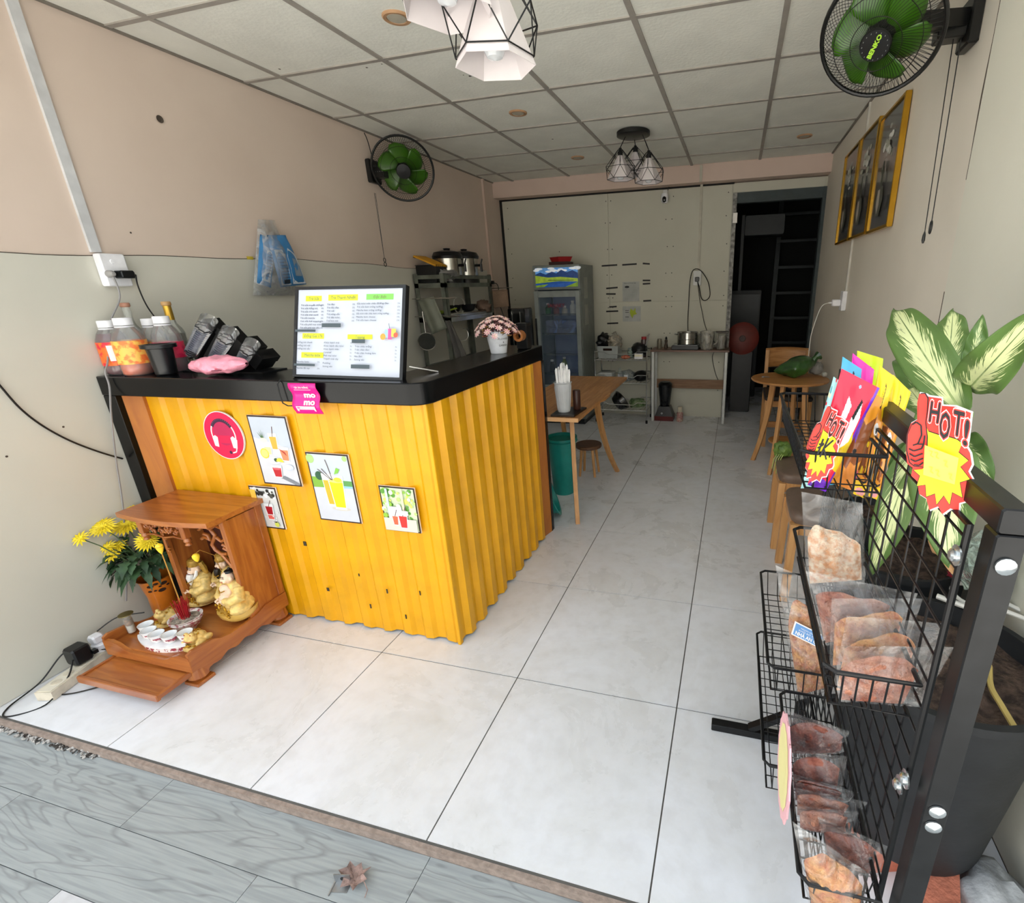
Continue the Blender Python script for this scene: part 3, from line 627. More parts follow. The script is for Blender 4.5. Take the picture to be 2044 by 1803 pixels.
col(.585, .33, .038, ['Trân châu trắng', 'Trân châu đen', 'Trân châu hoàng kim', 'Nha đam', 'Sương sáo'], '5k', .96); col(.02, .14, .076, ['Matcha latte', 'Matcha đá xay'], '20k', .23); col(.285, .13, .038, ['Pudding', 'Sương sáo'])
TP = pm('#46525a')
for r in ((.0, .50, .205, .527), (.265, .555, .45, .6), (.56, .375, .685, .42), (0, .098, .21, .125), (.56, .085, .735, .13)): a.rect(*r, TP)
a.rect(.865, .44, .9, .53, pm('#9ac8ee')); a.rect(.895, .42, .93, .54, pm('#ee5a9a')); a.rect(.925, .45, .965, .54, pm('#f6cf5a')); a.disc(.85, .45, .025, pm('#f4a04a')); a.disc(.965, .47, .02, pm('#e0604a')); a.line([(.91, .54), (.9, .6)], .002, GR)
a.build('lettering', t)
m_ = MB(); cb = [(-.86, -.53, 1.104), (-.863, -.545, 1.09), (-.862, -.547, 1.05), (-.858, -.546, 1.02), (-.84, -.544, 1.010), (-.82, -.54, 1.010)]
m_.tube(cb, .0022, 6); m_.build('cable', mat('cable_black', '#0c0c0d', .4), t)
m_ = MB(); m_.beam((-.44, -.36, 1.13), (-.36, -.30, 1.103), .01, .004); m_.build('stand', mat('clip_steel', '#b8b8b8', .25, 1), t)
# ---------------------------------------------------------------- bottles
M_clear = film('clear_plastic_bottle', '#e0e0e0', .20, .06, 3, .0); M_glass = film('clear_glass_bottle', '#d8dfd6', .22, .04, 3, .0)
M_cap = mat('cap_white', '#ececf0', .4)
def juice(x, y, label, liq, lab, lev, cap=M_cap, panel=None, scale=1.0, rs=1.0):
    z = 1.1; t = thing('juice_bottle', label, 'bottle', (x, y, z), 'fruit juice bottles on the counter'); s_ = scale; q_ = rs
    prof = [(.036, 0), (.041, .006), (.042, .03), (.040, .045), (.042, .06), (.042, .115), (.040, .128), (.034, .145), (.022, .165), (.019, .17)]
    pr = [(r*q_, zz*s_) for r, zz in prof]; m_ = MB(); m_.lathe((x, y, z), pr, 24, caps=False); m_.build('bottle', M_clear, t, angle=60)
    m_ = MB(); li = [(r*.95, zz+.002) for r, zz in pr if zz <= lev*s_]; m_.lathe((x, y, z), li, 24); m_.build('juice', mat('juice_'+liq[1:], liq, .1, var=.1), t, angle=60)
    m_ = MB(); R_ = .0427*q_
    for (z0, z1, cc) in lab:
        m_.m(pm(cc[0], .4) if len(cc) == 1 else mat('lab_'+cc[0][1:], cc[0], .4, col2=cc[1], scale=38, thr=(.45, .56))); m_.lathe((x, y, z), [(R_, z0*s_), (R_, z1*s_)], 24, caps=False)
    if panel: 
        m_.m(WHT()); m_.grid(lambda u, v: (x+(R_+.0004)*math.cos(panel+u*.6), y+(R_+.0004)*math.sin(panel+u*.6), z+(.052+.055*v)*s_), 6, 1, False)
    m_.build('label_wrap', None, t, angle=60)
    m_ = MB(); m_.lathe((x, y, z), [(.023*q_, .168*s_), (.023*q_, .19*s_), (.021*q_, .192*s_), (0, .192*s_)], 24); m_.lathe((x, y, z), [(.0235*q_, .160*s_), (.0235*q_, .165*s_)], 24); m_.build('cap', cap, t, angle=50)
juice(-1.735, -.478, 'red juice bottle with red berry label, nearest the left wall', '#5a0f22', [(.035, .118, ('#d8203a', '#e8702a'))], .145, panel=-1.0, scale=1.12, rs=1.2)
juice(-1.632, -.482, 'orange juice bottle with a peach label, front of the bottle cluster', '#c8581a', [(.04, .118, ('#f07a3a', '#f7c05a'))], .05, scale=1.17, rs=1.28)
juice(-1.552, -.395, 'half-empty pink-labelled juice bottle behind the black cup holder', '#7a2a38', [(.05, .105, ('#c81f4a', '#e23a5a'))], .10, scale=1.17, rs=1.2)
juice(-1.655, -.375, 'juice bottle whose white cap shows behind the orange juice bottle', '#8a5a3a', [(.045, .11, ('#d88a4a', '#e8c090'))], .1, scale=1.12, rs=1.1)
def spirit(x, y, label, liq, lev, foil, cap_):
    z = 1.1; t = thing('glass_bottle', label, 'bottle', (x, y, z), 'slim glass bottles on the counter')
    pr = [(.034, 0), (.036, .005), (.036, .15), (.03, .17), (.017, .19), (.0135, .21), (.013, .265)]
    m_ = MB(); m_.lathe((x, y, z), pr, 20, caps=False); m_.build('bottle', M_glass, t, angle=60)
    m_ = MB(); m_.lathe((x, y, z), [(.033, .003), (.033, lev)], 20); m_.build('liquid', mat('liq_'+liq[1:], liq, .1), t, angle=60)
    if foil: m_ = MB(); m_.lathe((x, y, z), [(.0145, .205), (.0145, .27)], 16, caps=False); m_.build('foil', mat('foil_gold', '#c8a040', .35, .8), t)
    m_ = MB(); m_.lathe((x, y, z), [(.014, .262), (.0175, .266), (.0175, .276), (.015, .28), (0, .28)], 16); m_.build('stopper', mat('cap_'+cap_[1:], cap_, .5), t)
spirit(-1.745, -.385, 'clear glass bottle with a pinkish brown cap, behind the red juice', '#c9c6bb', .12, False, '#b0806a')
spirit(-1.60, -.325, 'glass bottle with gold foil neck and tan cap, rear of cluster', '#4a3020', .15, True, '#b08a5a')
# black cup holder
M_bp = mat('black_plastic', '#121315', .32, var=.2)
x, y = -1.492, -.475
t = thing('cup_holder', 'round black plastic holder with a wide flat rim in front of bottles', 'holder', (x, y, 1.1))
m_ = MB(); m_.lathe((x, y, 1.1), [(.03, 0), (.036, .006), (.043, .105), (.058, .108), (.058, .122), (.05, .122), (.044, .118), (.038, .03), (0, .03)], 28); m_.build('body', M_bp, t)
m_ = MB(); m_.ico((x-.055, y-.01, 1.212), .009, 1, (1.4, 1, .8)); m_.build('knob', mat('olive_rubber', '#8a8a2a', .4), t)
# black cup and lid dispenser: slanted tubes of cups
t = thing('cup_dispenser', 'black slanted cup and lid dispenser rack on the bar', 'dispenser', (-1.40, -.36, 1.1))
def sl(mb, x, y, w, L, h, a=38, z=1.105):
    T0 = mb.T; mb.T = Matrix.Translation((x, y, z)) @ Matrix.Rotation(-math.radians(a), 4, 'Y'); mb.box(0, L, -w/2, w/2, 0, h); mb.box(L-.03, L, -w/2-.003, w/2+.003, -.003, h+.003); mb.T = T0
for (x, y, w, L, h, z) in [(-1.49, -.345, .05, .17, .035, 1.15), (-1.44, -.355, .06, .19, .05, 1.145), (-1.37, -.335, .08, .17, .06, 1.115), (-1.27, -.325, .09, .13, .055, 1.105), (-1.17, -.32, .08, .07, .04, 1.105)]:
    m_ = MB(); sl(m_, x, y, w, L, h, 42, z); m_.build('tube', mat('disp_tube_black', '#0b0c0d', .6), t, smooth=False)
m_ = MB(); m_.prism([(-1.50, -.41), (-1.08, -.41), (-1.08, -.292), (-1.50, -.292)], 1.1, 1.105); m_.build('base', M_bp, t)
for (x, y, z, L, n_, nm, lb, r0) in [(-1.425, -.412, 1.175, .15, 14, 'cup_stack', 'stack of clear cups lying slanted, upper one at the dispenser', .022), (-1.31, -.412, 1.15, .12, 12, 'cup_stack', 'stack of clear cups lying slanted, just above the tissue pack', .022), (-1.20, -.40, 1.13, .08, 10, 'cup_stack', 'stack of clear cups mostly hidden behind the pink tissue pack', .02)]:
    t2 = thing(nm, lb, 'cups', (x, y, z-.02), 'clear cup stacks in the black dispenser')
    ax = V((math.cos(math.radians(42)), 0, math.sin(math.radians(42)))); m_ = MB()
    for k in range(n_):
        T0 = m_.T; m_.T = Matrix.Translation(V((x, y, z))+ax*L*k/n_) @ Matrix.Rotation(PI/2-math.radians(42), 4, 'Y'); m_.lathe((0, 0, 0), [(r0*(.85+.02*k), 0), (r0*(1+.02*k), .008), (r0*(1.06+.02*k), .0082)], 18, caps=False); m_.T = T0
    m_.build('cup', film('cup_smoke', '#7c8294', .5, .12, 3, .0), t2, kind='stuff')
    m_ = MB(); m_.cyl(V((x, y, z))+ax*L, V((x, y, z))+ax*(L+.055), r0*1.3, r0*1.35, 18); m_.build('clear_sleeve', film('sleeve_clear', '#d8d8d8', .16, .1, 4, .0), t2)
    m_ = MB(); m_.T = Matrix.Translation(V((x, y, z))+ax*(L-.002)) @ Matrix.Rotation(PI/2-math.radians(42), 4, 'Y')
    for k in range(9): a_ = k*.7; m_.beam((r0*1.33*math.cos(a_), r0*1.33*math.sin(a_), .004+.006*(k % 2)), (r0*1.33*math.cos(a_+.7), r0*1.33*math.sin(a_+.7), .016-.006*(k % 2)), .002, .005)
    m_.build('printed_band', BLK(), t2)
# pink tissue pack
def tis(u, v):
    x = -1.37+.315*u; a_ = v*2*PI; e = math.sin(min(1, max(0, u))*PI)**.45 if 0 < u < 1 else .05; e = max(e, .12)
    r = 1+.3*noise.noise(V((u*7, math.cos(a_)*2, math.sin(a_)*2)))+.06*noise.noise(V((u*22, math.cos(a_)*5, 4)))
    return (x, -.475+.045*e*math.cos(a_)*r-.02*(u-.5), 1.1+.034*(1+e*math.sin(a_)*r)+.018*u)
m_ = MB(); m_.grid(tis, 34, 26, False)
t = thing('tissue_pack', 'crumpled pink pack of tissues lying on the black bar', 'tissue pack', (-1.30, -.49, 1.1))
m_.build('wrapper', mat('pink_wrapper', '#ee9aae', .4, var=.1, scale=20, bump=1, bscale=26), t, angle=50)
a = Art((-1.20, -.523, 1.118), (.06, 0, .002), (0, .016, .03), (0, -1, .3)); a.disc(.45, .9, .07, pm('#7a1a2a')); a.rect(.35, .45, .58, .78, pm('#a8324a')); a.line([(.1, .3), (.95, .33)], .003, pm('#5a1a2a')); a.line([(.2, .08), (.8, .1)], .002, pm('#8a3a4a')); a.build('print', t)
# flower pot on the side bar
px, py = -.375, .245
t = thing('flower_pot', 'white tin pot of small pink artificial flowers on the black bar', 'flower pot', (px, py, 1.1))
M_tin = mat('white_tin', '#e6e9ef', .4, var=.04, scale=30)
m_ = MB(); m_.lathe((px, py, 1.1), [(.036, 0), (.038, .002), (.053, .098), (.0555, .1), (.0555, .104), (.05, .104), (.048, .09), (0, .09)], 28); m_.build('pot', M_tin, t)
cd = (CAM-V((px, py, 1.15))); cd.z = 0; cd.normalize(); sd_ = V((0, 0, 1)).cross(cd)
def wrap(a0, zc, tx, hh, ww):
    me = text_mesh(tx); xs_ = [q.co.x for q in me.vertices]; mx_ = max(xs_); mb = MB()
    vs = []
    for q in me.vertices:
        an = a0+(q.co.x/mx_-.5)*ww/.047; z_ = zc+q.co.y*hh/.7; r_ = .036+(z_-1.1)*.17+.0035
        vs.append((px+r_*math.cos(an), py+r_*math.sin(an), z_))
    mb.add(vs, [list(f.vertices) for f in me.polygons]); return mb
a0 = math.atan2(cd.y, cd.x)+.55; T3 = MB()
for (tx, z_, hh, ww) in (('FLOWER', 1.166, .009, .05), ('&', 1.151, .008, .007), ('GARDEN', 1.136, .009, .046)): w_ = wrap(a0, z_, tx, hh, ww); T3.add(w_.v, w_.f)
T3.build('lettering', pm('#2e3036'), t, smooth=False)
random.seed(3); m_ = MB(); m2 = MB(); m2.m(mat('petal_pink', '#eeb0b4', .6, col2='#fbe2dc', scale=60)); m3 = MB(); lf = MB()
for k in range(46):
    a_ = k*2.4; r_ = .108*math.sqrt((k+.5)/46); c = V((px+r_*math.cos(a_), py+r_*math.sin(a_), 1.218+.055*(1-(r_/.108)**2)-.028*(r_/.108)**3+random.uniform(-.006, .006)))
    n_ = (c-V((px, py, 1.13))).normalized(); u_ = n_.orthogonal().normalized(); w_ = n_.cross(u_); R_ = random.uniform(.016, .022)
    for j in range(8):
        b_ = j*PI/4; d_ = u_*math.cos(b_)+w_*math.sin(b_); e_ = n_.cross(d_)
        m2.add([c, c+d_*R_*.6+e_*R_*.2+n_*.002, c+d_*R_+n_*.001, c+d_*R_*.6-e_*R_*.2+n_*.002], [(0, 1, 2, 3)])
    m3.ico(c+n_*.002, .0035, 0)
    m_.tube([(px+.3*(c.x-px), py+.3*(c.y-py), 1.18), c-n_*.004], .0012, 4)
m2.build('petals', None, t, kind='stuff', smooth=False); m3.build('flower_centres', pm('#f0d0b0'), t, kind='stuff'); m_.build('stems', mat('stem_wine', '#5a1a2a', .6), t, kind='stuff')
for k in range(22): a_ = random.uniform(0, 6.28); c = V((px+.06*math.cos(a_), py+.06*math.sin(a_), 1.2+random.uniform(-.02, .03))); lf.ico(c, .014, 1, (1, 1, .35), .3, k)
lf.build('foliage', mat('foliage_wine', '#6a2030', .7, col2='#a88a4a', scale=40), t, kind='stuff')
m_ = MB(); m_.tube([(px-.018+.012*math.cos(q), py-.055, 1.195+.016*math.sin(q)) for q in [i*.5 for i in range(7)]], .0016, 5); m_.build('handle_ring', mat('ring_steel', '#9a9a9a', .3, 1), t)
# tape roll and paper cups by the pot
m_ = MB(); m_.lathe((-.31, .355, 1.17), [(.026, -.02), (.026, .02), (.014, .02), (.014, -.02), (.026, -.02)], 28, 'y', caps=False)
t = single(m_, 'tape_roll', mat('tape_brown', '#a86a3a', .35, var=.15), 'brown roll of packing tape standing behind the pink flower pot', 'tape')
m_ = MB(); m_.box(-.345, -.285, .385, .445, 1.1, 1.225, .006); t = thing('black_box', 'plain black box behind the flower pot', 'box', (-.315, .37, 1.1)); m_.build('body', M_bp, t); m_ = MB(); m_.box(-.347, -.283, .383, .447, 1.215, 1.228, .003); m_.build('lid', M_bp, t)
# ================================================================ shrine on the floor
M_sw = wood('shrine_wood', '#b06a2e', '#955022', 0, 3.5, .32, coat=.35, stretch=9)
M_sv = wood('shrine_wood_upright', '#b06a2e', '#955022', 2, 3.5, .32, coat=.35, stretch=9)
M_sy = wood('shrine_wood_deep', '#b06a2e', '#955022', 1, 3.5, .32, coat=.35, stretch=9)
SX0, SX1, SY0, SY1 = -1.60, -1.155, -.925, -.50
SH = thing('shrine', 'carved reddish wooden floor shrine with flat roof against the yellow counter', 'shrine', (-1.38, -.72, 0))
bz0, bz1 = .062, .118
m_ = MB(); m_.box(SX0+.01, SX1-.01, SY0+.01, SY1, bz0, bz1-.02, .004); m_.build('base_frame', M_sw, SH)
m_ = MB(); m_.box(SX0+.0125, SX1-.0125, SY0+.0145, SY1-.001, bz1-.0195, bz1-.008); m_.build('base_floor', M_sw, SH)
# raised cut-out rims of the base
def side_rim(x):
    m = MB(); pts = [(SY0+.002, bz0+.01), (SY1, bz0+.01), (SY1, bz1+.022), (-.60, bz1+.022), (-.64, bz1+.008), (-.70, bz1+.002), (-.76, bz1+.002), (-.80, bz1+.012), (-.83, bz1+.03), (SY0+.02, bz1+.038), (SY0+.002, bz1+.03)]
    m.add([(x-.006, a, b) for a, b in pts]+[(x+.006, a, b) for a, b in pts], [list(range(11)), list(range(11, 22))[::-1]]+[(i, 11+i, 11+(i+1) % 11, (i+1) % 11) for i in range(11)]); return m
side_rim(SX0+.006).build('side_rim', M_sy, SH); side_rim(SX1-.006).build('side_rim', M_sy, SH)
W_ = SX1-SX0
pts = [(0, 0), (1, 0), (1, .92), (.9, 1), (.82, .86), (.76, .62), (.70, .5), (.3, .5), (.24, .62), (.18, .86), (.1, 1), (0, .92)]
m_ = MB(); m_.add([(SX0+W_*u, y, bz0+.008+.07*v) for y in (SY0, SY0+.014) for u, v in [(.002+.996*a_, b_) for a_, b_ in pts]], [list(range(12)), list(range(12, 24))[::-1]]+[(i, 12+i, 12+(i+1) % 12, (i+1) % 12) for i in range(12)]); m_.build('front_rim', M_sw, SH)
# scalloped aprons
def apron_y(x):
    n = 24; top = bz0+.012; m = MB(); vs = []
    for xx in (x-.007, x+.007):
        for i in range(n+1):
            u = i/n; y = SY0+.03+(SY1-.03-SY0-.03)*u; e = abs(u-.5)*2
            vs.append((xx, y, top)); vs.append((xx, y, top-.012-.03*e**3-.006*(1+math.cos(u*PI*10))))
    k = 2*(n+1); fs = []
    for s_ in range(2):
        for i in range(n): a = s_*k+2*i; f = (a, a+2, a+3, a+1); fs.append(f if s_ else f[::-1])
    for i in range(n): fs.append((2*i+1, 2*i+3, k+2*i+3, k+2*i+1))
    return m.add(vs, fs)
apron_y(SX1-.012).build('apron', M_sy, SH); apron_y(SX0+.012).build('apron', M_sy, SH)
for (fx, fy) in ((SX1-.035, SY0+.035), (SX0+.035, SY0+.035), (SX1-.035, SY1-.03), (SX0+.035, SY1-.03)):
    m_ = MB(); T = [(0, .0, .03), (0, .02, .034), (.0, .045, .03), (0, .065, .028)]
    m_.tube([(fx, fy, .012), (fx, fy, .028), (fx, fy, .045), (fx, fy, bz0+.006)], [.022, .036, .034, .03], 12); ft_ = m_.build('foot', M_sv, SH)
    m_ = MB(); m_.box(fx-.034, fx+.034, fy-.034, fy+.034, .0005, .014, .002); m_.build('foot_plate', M_sw, ft_)
# cabinet body
CY0 = -.655; rz = .575
def wall_x(x, w=.012):
    m = MB(); m.box(x-w/2, x+w/2, CY0, SY1-.002, bz1+.0, rz); return m
wall_x(SX1-.012).build('side_panel', M_sv, SH); wall_x(SX0+.085).build('side_panel', M_sv, SH)
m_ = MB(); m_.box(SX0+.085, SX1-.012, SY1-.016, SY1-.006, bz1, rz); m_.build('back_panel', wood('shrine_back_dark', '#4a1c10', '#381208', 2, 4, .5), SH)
for x in (SX1-.016, SX0+.089):
    m_ = MB(); m_.box(x-.011, x+.011, CY0-.012, CY0+.006, bz1-.005, rz, .002); m_.build('front_stile', M_sv, SH)
m_ = MB(); m_.box(SX1-.02, SX1-.0015, SY1-.03, SY1-.0005, bz1+.0225, rz, .002); m_.build('back_stile', M_sv, SH)
m_ = MB(); m_.box(SX1-.022, SX1-.0125, CY0-.01, SY1-.001, bz1+.0, bz1+.034, .004); m_.build('skirting', M_sy, SH)
# roof: flat board overhanging to the front, slightly bowed front edge
m_ = MB(); n = 14; po = [(SX0-.012, SY1+.004), (SX0-.012, -.735)]+[(SX0-.012+(W_+.024)*i/n, -.735-.022*math.sin(PI*i/n)) for i in range(1, n)]+[(SX1+.012, -.735), (SX1+.012, SY1+.004)]
m_.prism(po, rz, rz+.02); ro = m_.build('roof_board', M_sw, SH, angle=20)
m_ = MB(); m_.box(SX0+.02, SX1-.006, -.72, SY1, rz-.014, rz, .003); m_.build('roof_moulding', M_sw, SH)
# turned pendant posts
for x in (SX1-.16, SX0+.06):
    m_ = MB(); m_.box(x-.012, x+.012, -.716, -.692, rz-.075, rz-.01, .002); m_.lathe((x, -.704, rz-.11), [(.004, 0), (.013, .006), (.009, .014), (.014, .022), (.012, .035)], 14); m_.build('pendant_post', M_sv, SH)
# fretwork: carved scroll panels
def fret(pts_list, T, name, r=.006, h=.008):
    m = MB()
    for pts in pts_list:
        P = [T(*p) for p in pts]; m.tube(P, [r]*len(P), 6)
    m.build(name, M_sv, SH, angle=60)
def scroll(cu, cv, r, a0, turns, n=14, k=.35): return [(cu+r*(1-(1-k)*i/n)*math.cos(a0+turns*2*PI*i/n), cv+r*(1-(1-k)*i/n)*math.sin(a0+turns*2*PI*i/n)) for i in range(n+1)]
random.seed(5)
fl_ = []
for k in range(15): fl_.append(scroll(.02+.012*k+random.uniform(-.003, .003), random.uniform(.012, .052), random.uniform(.008, .014), random.uniform(0, 6), random.choice((-.9, .9)), 8))
fl_ += [[(0, .0), (.05, .006), (.1, -.004), (.15, .006), (.2, .0)], [(0, .064), (.2, .064)]]
fret(fl_, lambda u, v: V((SX0+.062+u*1.05, -.706, rz-.082+v)), 'carved_lintel', .0045)
dr = [[(0, .13), (.03, .15), (.06, .14), (.075, .115), (.06, .09), (.045, .07), (.055, .045), (.08, .03), (.11, .035)], [(.0, .09), (.02, .1), (.045, .09), (.04, .11), (.02, .115)], [(.06, .14), (.09, .16), (.12, .15)], [(.08, .105), (.1, .09), (.12, .1)], [(.08, .03), (.10, .0), (.12, -.03)], [(.05, .16), (.02, .175), (0, .17)], [(.1, .06), (.12, .05), (.12, .07), (.1, .075)], [(0, .18), (.125, .18)]]
fret(dr, lambda u, v: V((SX1-.15+u*1.05, CY0-.006, rz-.19+v)), 'dragon_fretwork', .0075)
fret([[(0, .2), (.004, .12), (.0, .04)], scroll(.012, .16, .012, 0, .8), scroll(.01, .1, .012, 2, .8), scroll(.01, .04, .01, 1, .8)], lambda u, v: V((SX0+.10+u, -.672, rz-.21+v)), 'side_bracket', .004)
# pull-out tray
m_ = MB(); m_.box(SX0+.025, SX1-.03, -1.028, SY0+.05, .052, .060); m_.build('tray_board', M_sw, SH)
m_ = MB(); m_.box(SX0+.02, SX1-.022, -1.04, -1.026, .040, .068, .003); m_.build('tray_front', M_sw, SH)
for x in (SX0+.02, SX1-.034): m_ = MB(); m_.box(x, x+.012, -1.028, SY0+.04, .046, .066, .002); m_.build('tray_rail', M_sy, SH)
FZ = bz1-.008
# ---------------------------------------------------------------- figures
M_rob = mat('statue_gold_robe', '#e4c478', .38, var=.14, scale=60); M_skin = mat('statue_skin', '#efd0b4', .45, var=.04); M_gold = mat('statue_gilt', '#c89a30', .25, .75, bump=.8, bscale=140)
M_wb = mat('beard_white', '#f0efec', .5); M_bb = mat('beard_black', '#17120f', .4)
def statue(x, y, z, lab, beard, hat, sc=1.0, rz_=0, bare=False, boat=False):
    t = thing('deity_statue', lab, 'statue', (x, y, z), 'seated gold statues in the shrine'); T = Matrix.Translation((x, y, z)) @ Matrix.Rotation(rz_, 4, 'Z') @ Matrix.Scale(sc, 4)
    def P(*a): return T @ V(a)
    def S_(*a): return tuple(q*sc for q in a)
    it = [(P(0, .004, .03), S_(.06, .042, .034)), (P(0, .006, .06), S_(.048, .034, .036)), (P(0, .006, .092), S_(.043, .028, .026)), (P(-.042, -.006, .028), S_(.030, .038, .023)), (P(.042, -.006, .028), S_(.030, .038, .023)),
          ('t', [P(-.038, .004, .098), P(-.06, -.006, .072), P(-.034, -.03, .06), P(-.012, -.038, .062)], [.016*sc, .019*sc, .016*sc, .010*sc]),
          ('t', [P(.038, .004, .098), P(.06, -.006, .072), P(.034, -.03, .06), P(.012, -.038, .062)], [.016*sc, .019*sc, .016*sc, .010*sc])]
    blobs(it, 'robe', M_rob, t, .0032*sc, 2)
    hd = [(P(0, -.004, .132), S_(.0185, .0195, .023)), (P(0, -.0235, .129), S_(.004, .005, .005)), (P(-.0185, -.002, .130), S_(.004, .005, .008)), (P(.0185, -.002, .130), S_(.004, .005, .008)), (P(-.009, -.019, .124), S_(.006, .005, .005)), (P(.009, -.019, .124), S_(.006, .005, .005)), (P(0, 0, .11), S_(.011, .011, .012))]
    if bare: hd += [(P(0, -.02, .084), S_(.026, .014, .028)), (P(0, -.026, .055), S_(.03, .018, .022))]
    blobs(hd, 'head', M_skin, t, .002*sc, 1)
    m = MB(); m.T = T
    for s_ in (-1, 1): m.tube([(s_*.004, -.0225, .136), (s_*.008, -.0222, .1375), (s_*.012, -.0195, .136)], .0009, 5); m.tube([(s_*.003, -.023, .141), (s_*.008, -.0228, .1435), (s_*.0125, -.019, .141)], .0011, 5)
    m.build('eyes', M_bb, t)
    m = MB(); m.T = T; m.ico((0, -.0238, .1205), .004, 1, (1.1, .5, .5)); m.build('mouth', mat('statue_lips', '#b84a4a', .4), t)
    if beard:
        m = MB(); m.T = T; m.tube([(0, -.021, .117), (0, -.025, .105), (0, -.027, .09), (0, -.028, .076)], [.011, .012, .008, .002], 10); m.tube([(-.012, -.02, .122), (0, -.0255, .1245), (.012, -.02, .122)], .0022, 6)
        if beard == 'w': m.tube([(-.018, -.006, .13), (-.02, -.012, .115), (-.013, -.02, .1)], [.004, .006, .003], 7); m.tube([(.018, -.006, .13), (.02, -.012, .115), (.013, -.02, .1)], [.004, .006, .003], 7)
        m.build('beard', M_wb if beard == 'w' else M_bb, t)
    m = MB(); m.T = T
    if hat == 'wrap':
        m.lathe((0, 0, .145), [(.0205, 0), (.0215, .006), (.019, .022), (.012, .027), (0, .028)], 16); m.tube([(-.017, .012, .155), (-.021, .016, .13), (-.026, .018, .105)], [.009, .01, .005], 8); m.tube([(.017, .012, .155), (.021, .016, .13), (.026, .018, .105)], [.009, .01, .005], 8)
    elif hat == 'crown':
        m.lathe((0, 0, .144), [(.0215, 0), (.023, .007), (.02, .012), (.019, .024), (.013, .03), (0, .032)], 16)
        for s_ in (-1, 1): m.ico((s_*.026, .004, .15), .009, 1, (1, .4, .7))
    if hat: m.build('headdress', mat('statue_hat', '#b08a3a', .35, .3, var=.15, scale=80), t)
    else: m.lathe((0, .004, .149), [(.017, 0), (.012, .006), (0, .009)], 12); m.ico((0, .006, .160), .005, 1); m.build('hair', M_bb, t)
    m = MB(); m.T = T; random.seed(int(abs(x)*1000))
    for k in range(22): m.ico((random.uniform(-.045, .045), -.036-random.uniform(0, .014), random.uniform(.008, .05)), random.uniform(.004, .008), 1, (1, .6, 1), .4, k)
    m.tube([(-.02, -.03, .098), (0, -.038, .088), (.02, -.03, .098)], .002, 6)
    m.build('gilt_ornaments', M_gold, t, kind='stuff')
    m = MB(); m.T = T
    for s_ in (-1, 1):
        m = MB(); m.T = T
        hp = V((s_*.011, -.044, .062)); m.ico(hp, .007, 1, (1, .8, .7))
        for k in range(4): m.tube([hp+V((s_*-.002+.0025*(k-1.5), -.004, .001)), hp+V((-s_*.003+.0025*(k-1.5), -.009, .0)), hp+V((-s_*.004+.0025*(k-1.5), -.010, -.004))], .0014, 5)
        m.tube([hp+V((-s_*.004, 0, .003)), hp+V((-s_*.007, -.003, .006))], .0016, 5)
        m.build('hand', M_skin, t)
    m = MB(); m.T = T
    if boat: m.lathe((0, 0, -.03), [(.02, 0), (.038, .006), (.055, .025), (.060, .045), (.052, .042), (.0, .03)], 22); m.build('ingot_seat', mat('statue_seat', '#dcb85e', .3, coat=.5), t)
    else: m.lathe((0, 0, 0), [(.048, 0), (.056, .004), (.056, .012), (.05, .016), (0, .016)], 20); m.build('plinth', M_rob, t)
statue(-1.487, -.605, FZ+.012, 'gold-robed statue with long white beard, leftmost in the shrine', 'w', 'wrap', 1.2, -.25)
statue(-1.37, -.57, FZ+.04, 'gold-robed statue with black beard in the middle of the shrine', 'b', 'crown', 1.15, -.3)
statue(-1.212, -.668, FZ+.048, 'bare-chested laughing gold statue seated in a golden boat-shaped ingot', None, None, 1.2, -.3, True, True)
# toads
def toad(x, y, lab, rz_):
    t = thing('toad_figurine', lab, 'figurine', (x, y, FZ), 'gold toad figurines'); T = Matrix.Translation((x, y, FZ)) @ Matrix.Rotation(rz_, 4, 'Z')
    P = lambda *a: T @ V(a)
    m = MB(); m.T = T; m.lathe((0, 0, 0), [(.042, 0), (.046, .004), (.044, .012), (.036, .016), (0, .016)], 22); m.build('base', M_rob, t)
    blobs([(P(0, .006, .034), (.032, .034, .022)), (P(0, -.018, .046), (.026, .02, .018)), (P(-.012, -.02, .064), (.008, .008, .008)), (P(.012, -.02, .064), (.008, .008, .008)), (P(-.03, -.012, .024), (.012, .02, .012)), (P(.03, -.012, .024), (.012, .02, .012)), (P(-.032, .02, .026), (.013, .018, .014)), (P(.032, .02, .026), (.013, .018, .014))], 'body', M_rob, t, .0026, 1)
    m = MB(); m.T = T; random.seed(2)
    for k in range(30): a_ = random.uniform(0, 6.28); m.ico((.036*math.cos(a_), .036*math.sin(a_), random.uniform(.012, .024)), .006, 1, (1, 1, .5), .3, k)
    for k in range(14): m.ico((random.uniform(-.02, .02), random.uniform(-.01, .03), .054+random.uniform(-.004, .002)), .0035, 0)
    m.build('gilt_coins', M_gold, t, kind='stuff')
    m = MB(); m.T = T
    for s_ in (-1, 1): m.ico((s_*.012, -.027, .066), .0028, 1)
    m.tube([(-.018, -.034, .043), (0, -.0385, .041), (.018, -.034, .043)], .0012, 5); m.build('eyes_and_mouth', mat('toad_red', '#a8281c', .3), t)
toad(-1.50, -.755, 'gold toad figurine left of the incense bowl', -.3); toad(-1.235, -.835, 'gold toad figurine right of the incense bowl, beside the teacups', .2)
